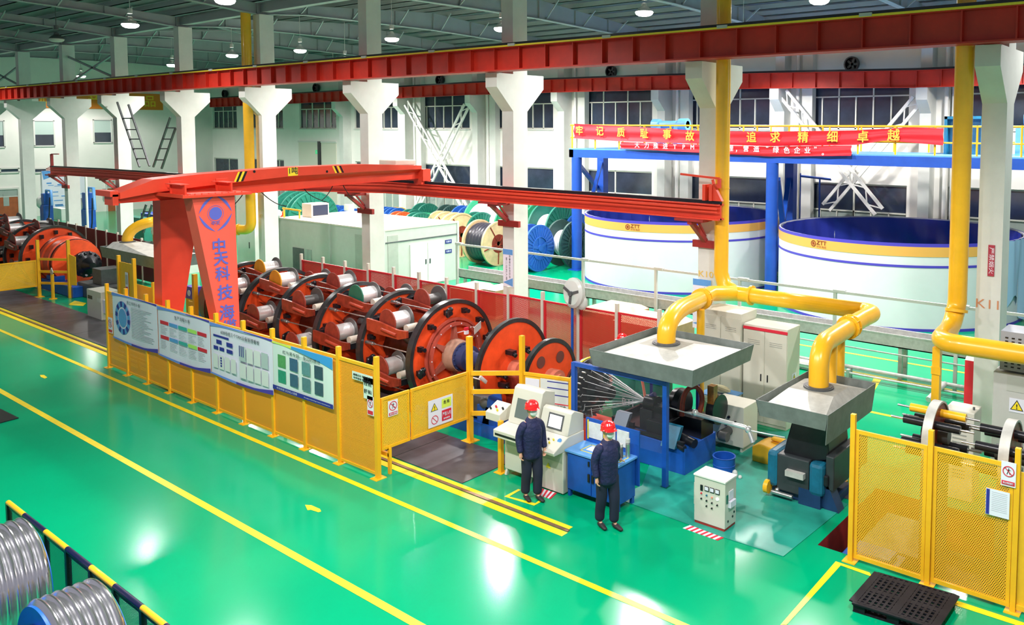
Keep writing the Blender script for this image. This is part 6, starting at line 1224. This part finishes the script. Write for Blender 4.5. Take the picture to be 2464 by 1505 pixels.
mb = MB(); [mb.cyl((x1,y0+a,b),(x1+.008,y0+a,b),.02,8) for a, b in ((.1,.15),(.25,.18),(.3,.24))]; mb.build('cable_gland', M_blk, t)
# ================================================================== RIGHT SIDE
t = thing('yellow_fence', 'tall perforated yellow fence at the right edge before the pit', 'fence', (-3.35,11.86,0)); PX = [(-4.46,11.83),(-3.34,11.86),(-2.22,11.89)]
for (xa, ya), (xb, yb) in zip(PX[:-1], PX[1:]):
    y = (ya+yb)/2; mb = MB(); mb.box(xa+.05,xb-.05,y-.002,y+.002,.10,2.0); mb.build('perforated_panel', M_perf, t)
    mb = MB(); mb.box(xa+.04,xb-.04,y-.015,y+.015,1.98,2.04); mb.box(xa+.04,xb-.04,y-.015,y+.015,.06,.12); mb.box(xa+.042,xa+.09,y-.014,y+.014,.12,1.98); mb.box(xb-.09,xb-.042,y-.014,y+.014,.12,1.98); mb.build('panel_frame', M_yel, t)
for x, y in PX: mb = MB(); mb.box(x-.035,x+.035,y-.035,y+.035,0,2.27); mb.box(x-.10,x+.10,y-.10,y+.10,0,.012); mb.build('post', M_yel, t)
mb = MB(); mb.box(-2.18,0,11.89,11.91,.1,1.95); mb.box(-2.18,0,11.87,11.93,.05,.12); tag(base(mb.build('yellow_screen', MATS['panel_yellow']), (-1.2,11.9,0)), 'slightly open yellow panel at the very right edge', 'panel')
a = ay(2408,1162,11.84); b = ay(2446,1108,11.84); board('prohibition_sign', 'white no entry sign on the right perforated fence', 'sign', (a.x,11.84,a.z-.03), (1,0,0), b.x-a.x, .335, [('ban',.5,.62,.40,True),('rect',.06,.94,.06,.22,M_inkr),('txt','禁止跨越通行',.5,.14,.09,.7,M_paper)])
a = ay(2371,1228,11.84); b = ay(2431,1162,11.84); board('notice_sheet', 'white paper sheet with blue margin on the right perforated fence', 'sign', (a.x,11.84,a.z-.05), (1,0,0), b.x-a.x, b.z-a.z-.10, [('rect',.02,.16,.02,.98,M_inkb)]+[('rect',.25,.9,.9-.07*k,.91-.07*k,M_inkg) for k in range(11)])
# sheave wheels with spindles above the pit
for i, (px, py, r) in enumerate(((2252,1045,.52),(2432,1095,.52))):
    c = ay(px, py, 13.1); t = thing('spindle_wheel', ['brown disc wheel with black spindles behind the left panel of the right fence','brown disc wheel with black spindles behind the right panel of the right fence'][i], 'wheel', (c.x,c.y,-.7)); mb = MB()
    mb.lathe([(0,-.05),(r-.02,-.05),(r-.02,.05),(0,.05)], c, (1,0,0), 40); mb.build('disc', M_brn, t); mb = MB(); mb.lathe([(r-.03,-.07),(r,-.07),(r,.07),(r-.03,.07),(r-.03,-.07)], c, (1,0,0), 40); mb.build('rim', M_hoodm, t)
    for k in range(6):
        a = k*PI/3+.3+i*.3; p = c+Vector((0,.33*math.cos(a),.33*math.sin(a))); yk = (k == 1 and i == 0); mb = MB(); mb.cyl(p-Vector((.42,0,0)), p+Vector((.42,0,0)), .065, 14); s_ = mb.build('spindle', M_pipe if yk else M_blk, t)
        mb = MB(); mb.cyl(p-Vector((.62,0,0)), p+Vector((.62,0,0)), .018, 8); mb.build('axle', M_steel, s_)
    mb = MB(); mb.box(c.x-.1,c.x+.1,12.7,13.5,-.72,c.z-.3); mb.cyl(c-Vector((.2,0,0)),c+Vector((.2,0,0)),.12,16); mb.build('stand', M_gry, t)
t = thing('pit_machine', 'blue and grey machine block standing in the red walled pit', 'machine', (-4.4,12.6,-.72)); mb = MB(); mb.box(-4.75,-3.9,12.15,12.7,-.74,-.12); mb.box(-4.6,-4.0,12.2,12.6,-.12,-.02); mb.build('block', M_blue, t, bevel=.02); mb = MB(); mb.box(-4.7,-3.8,12.9,14.2,-.74,-.2); mb.build('bed', M_gry, t)
# cabinets at the right edge
YK = 16.35; x0 = ay(2390,900,YK).x; zb_ = ay(2390,893,YK).z; zu = ay(2404,797,YK).z; t = thing('electric_cabinet', 'large grey cabinet with perforated top unit at the right edge', 'cabinet', (x0,YK,0)); mb = MB(); mb.box(x0,-1.4,YK,YK+.7,0,zb_); mb.build('body', M_lgry, t, bevel=.02)
a = ay(2404,880,YK); mb = MB(); mb.box(a.x,-1.5,YK+.05,YK+.7,zb_+.04,zu); mb.build('fan_unit', mat('unit_grey',(.30,.33,.38),.5), t); mb = MB()
for r_ in range(9):
    for k in range(12): mb.box(a.x+.08+.11*k,a.x+.13+.11*k,YK+.04,YK+.055,zb_+.10+(zu-zb_-.16)*r_/9,zb_+.125+(zu-zb_-.16)*r_/9)
mb.build('vent_slots', M_blk, t); mb = MB(); q = ay(2440,925,YK); mb.box(q.x-.12,q.x+.3,YK-.01,YK,q.z-.14,q.z+.14); mb.build('name_plate', M_shed, t)
board('warning_label', 'yellow triangle label on the large grey cabinet at right', 'sign', (ay(2428,990,YK).x,YK-.012,ay(2428,990,YK).z), (1,0,0), .26, .26, [('tri',.5,.42,.5,M_signy)])
x0, x1 = ay(2272,1000,15.0).x, ay(2345,1000,15.0).x; zt = ay(2272,982,15.0).z; t = thing('louvred_cabinet', 'pale grey cabinet with louvred front below the right yellow pipe', 'cabinet', (x0,15.0,0)); mb = MB(); mb.box(x0,x1,15.0,15.5,0,zt); mb.build('body', M_cab, t, bevel=.015); mb = MB()
for k in range(16): mb.box(x0+.15,x0+.38,14.99,15.0,.4+.07*k,.42+.07*k)
mb.build('louvre', M_cabd, t); mb = MB(); mb.cyl((x1-.06,15.2,zt),(x1-.06,15.2,zt+.05),.02,6); mb.build('lifting_eye', M_gry, t)
x0, x1 = ay(2321,900,18.9).x, ay(2351,900,18.9).x; zt = ay(2330,868,18.9).z; t = thing('fire_box', 'tall red fire hydrant box left of the K11 column foot', 'cabinet', (x0,18.9,0)); mb = MB(); mb.box(x0,x1,18.9,19.3,.1,zt); mb.build('door', M_ban, t); mb = MB(); mb.prism([(x0,18.9,zt),(x1,18.9,zt),(x1,19.1,zt+.12),(x0,19.1,zt+.12)], (0,.2,0)); mb.box(x0,x1,18.92,19.3,0,.1); mb.build('top', M_lgry, t)
# black plastic pallet
A, B, C = at(2052,1447,.14), at(2112,1378,.14), at(2300,1432,.14); u = (C-B).normalized(); v = (B-A).normalized(); Lu, Lv = (C-B).length, (B-A).length
t = thing('plastic_pallet', 'black plastic pallet on floor before the right perforated fence', 'pallet', (A.x,A.y,0)); mb = MB(); n1, n2 = 14, 11
for i in range(n1+1): mb.bar(A+u*(Lu*i/n1)-Vector((0,0,.01)), A+u*(Lu*i/n1)+v*Lv-Vector((0,0,.01)), .035 if i % 7 else .10, .02)
for j in range(n2+1): mb.bar(A+v*(Lv*j/n2)-Vector((0,0,.012)), A+v*(Lv*j/n2)+u*Lu-Vector((0,0,.012)), .03 if j % 5 else .09, .02)
mb.build('deck', M_pallet, t); mb = MB()
for i in range(3):
    for j in range(3): c = A+u*(Lu*(.08+.42*i))+v*(Lv*(.08+.42*j)); mb.box(c.x-.08,c.x+.08,c.y-.08,c.y+.08,.02,.12)
mb.build('foot_block', M_pallet, t); mb = MB()
for j in range(3): c = A+v*(Lv*(.05+.45*j))-Vector((0,0,.13)); mb.bar(c, c+u*Lu, .12, .02)
for e in ((A,u*Lu),(A+v*Lv,u*Lu),(A,v*Lv),(A+u*Lu,v*Lv)): mb.bar(e[0]-Vector((0,0,.03)), e[0]+e[1]-Vector((0,0,.03)), .02, .05)
mb.build('runner', M_pallet, t)
# ================================================================== BOTTOM LEFT: black fence and capstan wheels
YB = 3.93; ZT = 1.1; t = thing('black_fence', 'black framed fence with black and yellow top rail at lower left', 'fence', (-11.5,YB,0))
pxs = [(20,1210),(62,1240),(112,1280),(162,1322),(222,1366),(281,1410),(347,1462),(402,1506),(470,1558)]; PP = [at(a,b,ZT) for a, b in pxs]
for i, (p, q) in enumerate(zip(PP[:-1], PP[1:])):
    mb = MB(); mb.cyl((p.x,YB,ZT),(q.x,YB,ZT),.035,12); mb.build('top_rail', M_pipe if i % 2 == 0 else M_dnavy, t)
    mb = MB(); mb.box(p.x+.03,q.x-.03,YB-.003,YB+.003,.08,ZT-.05); mb.build('mesh_panel', M_bmesh, t)
    mb = MB(); mb.box(p.x,q.x,YB-.02,YB+.02,.05,.09); mb.box(p.x,q.x,YB-.015,YB+.015,ZT-.07,ZT-.045); mb.build('bottom_rail', M_blk, t)
for p in PP: mb = MB(); mb.box(p.x-.03,p.x+.03,YB-.03,YB+.03,0,ZT); mb.build('post', M_blk, t)
p = at(133,1400,.6); mb = MB()
for k in range(9): mb.box(p.x-.25,p.x+.25,YB-.32-.0,YB-.30,.25+.05*k,.27+.05*k)
mb.box(p.x-.27,p.x-.24,YB-.33,YB-.29,0,.72); mb.box(p.x+.24,p.x+.27,YB-.33,YB-.29,0,.72); tag(base(mb.build('yellow_grate', M_yel), (p.x,YB-.3,0)), 'small yellow slatted grate leaning inside the black fence', 'grate')
M_bri = mat('bright_blue', (.006,.13,.60), .35, noise=.15); M_coil = mat('coil_silver', (.72,.72,.76), .18, metal=.95)
for i, (cx, cz, r, y0, w, lab) in enumerate(((-12.15,.76,.75,3.02,.62,'blue wheel wound with thick silver wire, upper one at lower left corner'),(-9.90,.74,.73,3.02,.62,'blue wheel wound with thick silver wire, lower one at the bottom edge'))):
    t = thing('wire_capstan', lab, 'capstan', (cx,y0+w/2,0)); mb = MB(); n = 6; pr = []
    for k in range(n):
        for j in range(9): pr.append((r-.055+.055*math.sin(PI*j/8), w*(k+j/8.0)/n))
    mb.lathe(pr, (cx,y0,cz), (0,1,0), 72); mb.build('wire_coil', M_coil, t)
    mb = MB(); mb.lathe([(0,-.34),(r-.30,-.34),(r-.24,-.30),(r-.24,-.02),(0,-.02)], (cx,y0,cz), (0,1,0), 48); mb.lathe([(0,-.03),(r-.05,-.03),(r-.05,0),(0,0)], (cx,y0,cz), (0,1,0), 60); mb.lathe([(0,0),(r-.12,0),(r-.12,.03),(0,.03)], (cx,y0+w,cz), (0,1,0), 48); mb.build('drum', M_bri, t)
    mb = MB(); mb.box(cx-.5,cx+.3,y0-.7,y0-.36,0,1.0); mb.cyl((cx,y0-.5,cz),(cx,y0-.3,cz),.2,20); mb.box(cx-.3,cx+.3,y0-.5,y0+w+.1,0,.05); mb.build('stand', M_bri, t)
# ================================================================== FAR LEFT
def robot(label, px, py, top, Y=21.5):
    g = ay(px, py, Y); z = ay(px, top, Y).z; t = thing('welding_robot', label, 'robot', (g.x,Y,0)); mb = MB(); mb.box(g.x-.35,g.x+.35,Y-.3,Y+.3,0,z*.55); mb.box(g.x-.22,g.x+.30,Y-.25,Y+.25,z*.55,z*.9); mb.build('body', M_blue, t, bevel=.04)
    mb = MB(); mb.tube([(g.x,Y,z*.6),(g.x+.1,Y,z),(g.x+.9,Y,z),(g.x+1.0,Y,z*.55)], .09, 8); mb.build('arm', M_lblue, t); mb = MB(); mb.ball((g.x-.45,Y-.1,z*.62),.38,12,sz=1.3); mb.build('film_cover', M_film, t)
    mb = MB(); mb.tube([(g.x+.95,Y-.1,z*.8),(g.x+1.05,Y-.2,z*.3),(g.x+.8,Y-.2,.1)],.04,6); mb.build('hose', M_blk, t)
robot('blue machine with bent pipe and film cover left of column K4', 112, 500, 458)
robot('blue tall machine with film cover right of column K4', 212, 500, 452, 20.5)
p = ay(215,475,20.0); mb = MB(); mb.cyl((p.x-.4,20,0),(p.x-.4,20,p.z+1.2),.07,8); tag(base(mb.build('white_pole', M_white), (p.x-.4,20,0)), 'thin white pole above the blue machine right of column K4', 'pole')
p = ay(355,510,20.5); t = thing('blue_machine', 'blue machine standing beyond the ladder brace at the far left bay', 'machine', (p.x,20.5,0)); mb = MB(); mb.box(p.x-.9,p.x+1.2,20.5,22,0,p.z-.1); mb.build('body', M_blue2, t, bevel=.05); mb = MB(); mb.box(p.x-1.4,p.x-.95,20.6,21.4,0,p.z-.5); mb.build('side_box', M_lblue, t)
for i, (a, b, c, d, Y, m_, lab) in enumerate(((298,345,520,590,19.5,M_green,'low green cabinet behind the maroon fence'),(125,147,500,535,22.6,M_white,'white panel below the notice board'),(190,208,505,540,22,M_white,'small white cabinet by column K4'))):
    x0, x1 = ay(a,c,Y).x, ay(b,c,Y).x; z = ay(a,c,Y).z; mb = MB(); mb.box(x0,x1,Y,Y+.5,0,z); tag(base(mb.build('small_cabinet', m_), (x0,Y,0)), lab, 'cabinet')
p = at(235,768); x0, x1 = at(212,760).x, at(243,772).x; yy = at(225,765).y; t = thing('control_cabinet', 'grey cabinet with white socket unit just left of the long yellow fence', 'cabinet', (x0,yy,0)); zt = ay(225,700,yy).z
mb = MB(); mb.box(x0,x1,yy,yy+.6,0,zt); mb.build('body', M_cab, t, bevel=.01); mb = MB(); mb.box(x1,x1+.25,yy+.05,yy+.5,.25,zt-.25); mb.build('socket_box', M_paper, t); mb = MB(); mb.box(x0+.1,x0+.45,yy-.01,yy,zt-.32,zt-.2); mb.box(x1-.3,x1-.05,yy-.01,yy,zt-.35,zt-.2,1); mb.build('label_strip', [M_blk, M_film], t)
p = at(455,705,1.15); t = thing('fire_extinguisher_box', 'small violet blue box with white disc between the crane legs', 'box', (p.x,p.y,1.0)); mb = MB(); mb.box(p.x-.3,p.x+.3,p.y,p.y+.3,.95,1.35); mb.build('box', M_band, t); mb = MB(); mb.cyl((p.x,p.y,1.14),(p.x,p.y-.01,1.14),.10,14); mb.build('disc_label', M_paper, t); mb = MB(); mb.box(p.x-.28,p.x+.28,p.y+.02,p.y+.28,0,.95); mb.build('stand', MATS['panel_yellow'], t)
# ================================================================== PEOPLE
def skin(name, chains, m_, parent, sub=2):
    """chains: lists of (x, y, z, r) or (x, y, z, rx, ry); a first tuple ('at', i, j) starts the chain at vertex j of chain i"""
    vs, es, rr, ids, roots = [], [], [], [], []
    for ch in chains:
        idl = []; prev = None
        if ch[0][0] == 'at': prev = ids[ch[0][1]][ch[0][2]]; ch = ch[1:]
        else: roots.append(len(vs))
        for p in ch:
            vs.append(p[:3]); rr.append((p[3], p[4] if len(p) > 4 else p[3])); k = len(vs)-1; idl.append(k)
            if prev is not None: es.append((prev, k))
            prev = k
        ids.append(idl)
    me = D.meshes.new(name); me.from_pydata(vs, es, []); o = D.objects.new(name, me); COL.objects.link(o); me.materials.append(m_)
    o.modifiers.new('skin', 'SKIN').use_smooth_shade = True
    if not me.skin_vertices: o.data.skin_vertices  # created with the modifier below
    if not me.skin_vertices:
        bpy.context.view_layer.objects.active = o; bpy.ops.mesh.customdata_skin_add()
    sv = me.skin_vertices[0].data
    for i, r in enumerate(rr): sv[i].radius = r; sv[i].use_root = i in roots
    s = o.modifiers.new('sub', 'SUBSURF'); s.levels = sub; s.render_levels = sub
    if parent is not None: o.parent = parent
    return o
def hand(w, d, dn, side, curl=.5):
    """five finger chains from wrist w along direction d, palm normal dn"""
    w = Vector(w); d = Vector(d).normalized(); dn = Vector(dn).normalized(); s = d.cross(dn).normalized()*side; out = []
    k = w+d*.085
    for i, (o, L) in enumerate(((-.030,.070),(-.010,.078),(.010,.072),(.029,.056))):
        b = k+s*o-d*.015; p1 = b+d*(L*.45)+dn*(curl*.012); p2 = p1+(d*(1-curl*.5)+dn*curl).normalized()*L*.32; p3 = p2+(d*(1-curl)+dn*curl*1.2).normalized()*L*.28
        out.append([(*b,.0095),(*p1,.0090),(*p2,.0082),(*p3,.007)])
    b = w+d*.030-s*.022; p1 = b+(d*.6-s*.8).normalized()*.035; p2 = p1+(d*.9-s*.25+dn*.3).normalized()*.030; out.append([(*b,.012),(*p1,.0105),(*p2,.008)])
    return out
def person(label, loc, rz, arms, stance=.0, head_turn=0., h=1.0):
    """arms: two lists elbow, wrist, hand direction, palm normal (right = -y, left = +y)"""
    lf = (.05+stance, .085); rf = (-.04-stance, -.085)
    ch = [[(0,0,.92,.11,.13),(0,0,1.08,.10,.125),(.01,0,1.26,.105,.15),(.0,0,1.41,.07,.09),(.015,0,1.49,.054),(.025,0,1.555,.074,.064),(.03,0,1.62,.098,.080),(.025,0,1.69,.085,.072)]]
    for (fx, fy) in (lf, rf): ch.append([('at',0,0),(fx*.3,fy,.86,.075),(fx*.7+.02,fy,.50,.055),(fx-.02,fy,.11,.038),(fx+.03,fy*1.05,.045,.04,.03),(fx+.14,fy*1.15,.03,.038,.02)])
    for sgn, a in zip((-1,1), arms):
        e, w, d, dn, curl = a; d = Vector(d).normalized(); w = Vector(w)
        ch.append([('at',0,3),(0,.15*sgn,1.37,.05),(*e,.038),(*w,.026),(*(w+d*.045),.022,.036),(*(w+d*.08),.016,.038)])
    for sgn, a in zip((-1,1), arms): ch += hand(a[1], a[2], a[3], 1, a[4])
    body = skin('person', ch, M_skin, None); body.location = loc; body.rotation_euler = (0,0,rz); body.scale = (h,h,h); tag(body, label, 'person')
    jk = [[(0,0,.73,.165,.195),(0,0,.80,.175,.20),(0,0,1.00,.165,.195),(.01,0,1.18,.17,.21),(.01,0,1.31,.15,.20),(.0,0,1.43,.10,.13),(.01,0,1.505,.078,.080)]]
    for sgn, a in zip((-1,1), arms): w = Vector(a[1]); e = Vector(a[0]); jk.append([(0,.08*sgn,1.35,.09),(0,.165*sgn,1.355,.092),(*((Vector((0,.19*sgn,1.36))+e)/2),.078),(*e,.070),(*((e+w)/2),.062),(*(w-Vector(a[2]).normalized()*.005),.056)])
    j = skin('jacket', jk, M_navyc, body); j.modifiers['sub'].levels = 2
    tr = [[(0,0,1.0,.13,.16),(0,0,.86,.135,.17)]]
    for (fx, fy) in (lf, rf): tr.append([('at',0,1),(fx*.4,fy,.74,.115),(fx*.7+.02,fy,.50,.098),(fx-.01,fy,.28,.088),(fx-.02,fy,.09,.088)])
    skin('trousers', tr, mat('navy_trousers',(.012,.016,.045),.8,noise=.2), body)
    for (fx, fy) in (lf, rf): skin('shoe', [[(fx-.06,fy,.045,.048,.042),(fx+.03,fy*1.05,.05,.052,.042),(fx+.14,fy*1.15,.035,.048,.030),(fx+.20,fy*1.2,.028,.034,.022)]], M_rubber, body, 1)
    hd = D.objects.new('helmet', None); COL.objects.link(hd); hd.parent = body; hd.rotation_euler = (0,-.16,head_turn); hd.location = (.262,0,.02); mb = MB(); o = (.02,0,1.655)
    mb.lathe([(.120,-.005),(.123,.02),(.119,.06),(.100,.096),(.066,.121),(.03,.131),(0,.133)], o, (0,0,1), 28); mb.lathe([(.122,-.012),(.132,-.016),(.132,-.006),(.122,.0)], o, (0,0,1), 28)
    n = 12; P = []; 
    for k in range(n+1): a = -1.05+2.1*k/n; P.append((o[0]+.121*math.cos(a), .121*math.sin(a), o[2]-.006)); 
    Q = [(o[0]+(.121+.060*math.cos(a/1.05*PI/2))*math.cos(a), (.121+.060*math.cos(a/1.05*PI/2))*math.sin(a), o[2]-.030) for a in [-1.05+2.1*k/n for k in range(n+1)]]
    mb.add(P+Q, [(k, k+1, n+2+k, n+1+k) for k in range(n)], 0, True); mb.bar((o[0]-.12,0,o[2]+.075),(o[0]+.11,0,o[2]+.085),.03,.12) if False else None
    mb.build('shell', M_helm, hd, world=False); mb = MB(); rnd = random.Random(5)
    for k in range(16): a = rnd.uniform(0,6.28); q = rnd.uniform(.35,.9); r_ = .123*math.sin(q*1.3); mb.ball((o[0]+r_*math.cos(a), r_*math.sin(a), o[2]+.134*math.cos(q*1.25)*.98), .008, 6)
    mb.build('vent_dot', M_paper, hd, world=False)
    mb = MB(); mb.ball((.085,0,1.580), .068, 14, sx=.85, sy=1.0, sz=.95); mb.build('face_mask', M_mask, body, world=False)
    mb = MB(); mb.ball((-.005,0,1.62), .093, 14, sx=1.0, sy=.92, sz=.75); mb.build('hair', M_rubber, body, world=False)
    mb = MB()
    for s_ in (-1,1): mb.ball((.117,.030*s_,1.636), .008, 8)
    mb.build('eye', M_ink, body, world=False); 
    mb = MB(); [mb.ball((.01,.082*s_,1.60),.022,8,sx=.6,sy=.35,sz=1.3) for s_ in (-1,1)]; mb.build('ear', M_skin, body, world=False)
    return body
down_r = ((-.04,-.235,1.12),(.04,-.235,.88),(.15,.0,-1),(.3,1,.1),.75); down_l = ((-.04,.235,1.12),(.04,.235,.88),(.15,0,-1),(.3,-1,.1),.75)
person('person in navy jacket, mask and red helmet standing before the cream console, arms hanging', (-9.70,10.42,0), math.radians(-20), (down_r, down_l), .02, 0)
person('person in navy jacket, mask and red helmet resting one hand on the blue desk', (-8.02,10.42,0), math.radians(-18), (down_r, ((-.20,.30,1.14),(-.28,.42,.95),(-.1,.9,-.45),(0,-.1,-1),.25)), .04, 0)
q = at(1499,812,1.70); pr = person('person in blue with a red helmet mostly hidden behind the wide hood', (q.x,q.y,0), math.radians(200), (down_r, down_l))
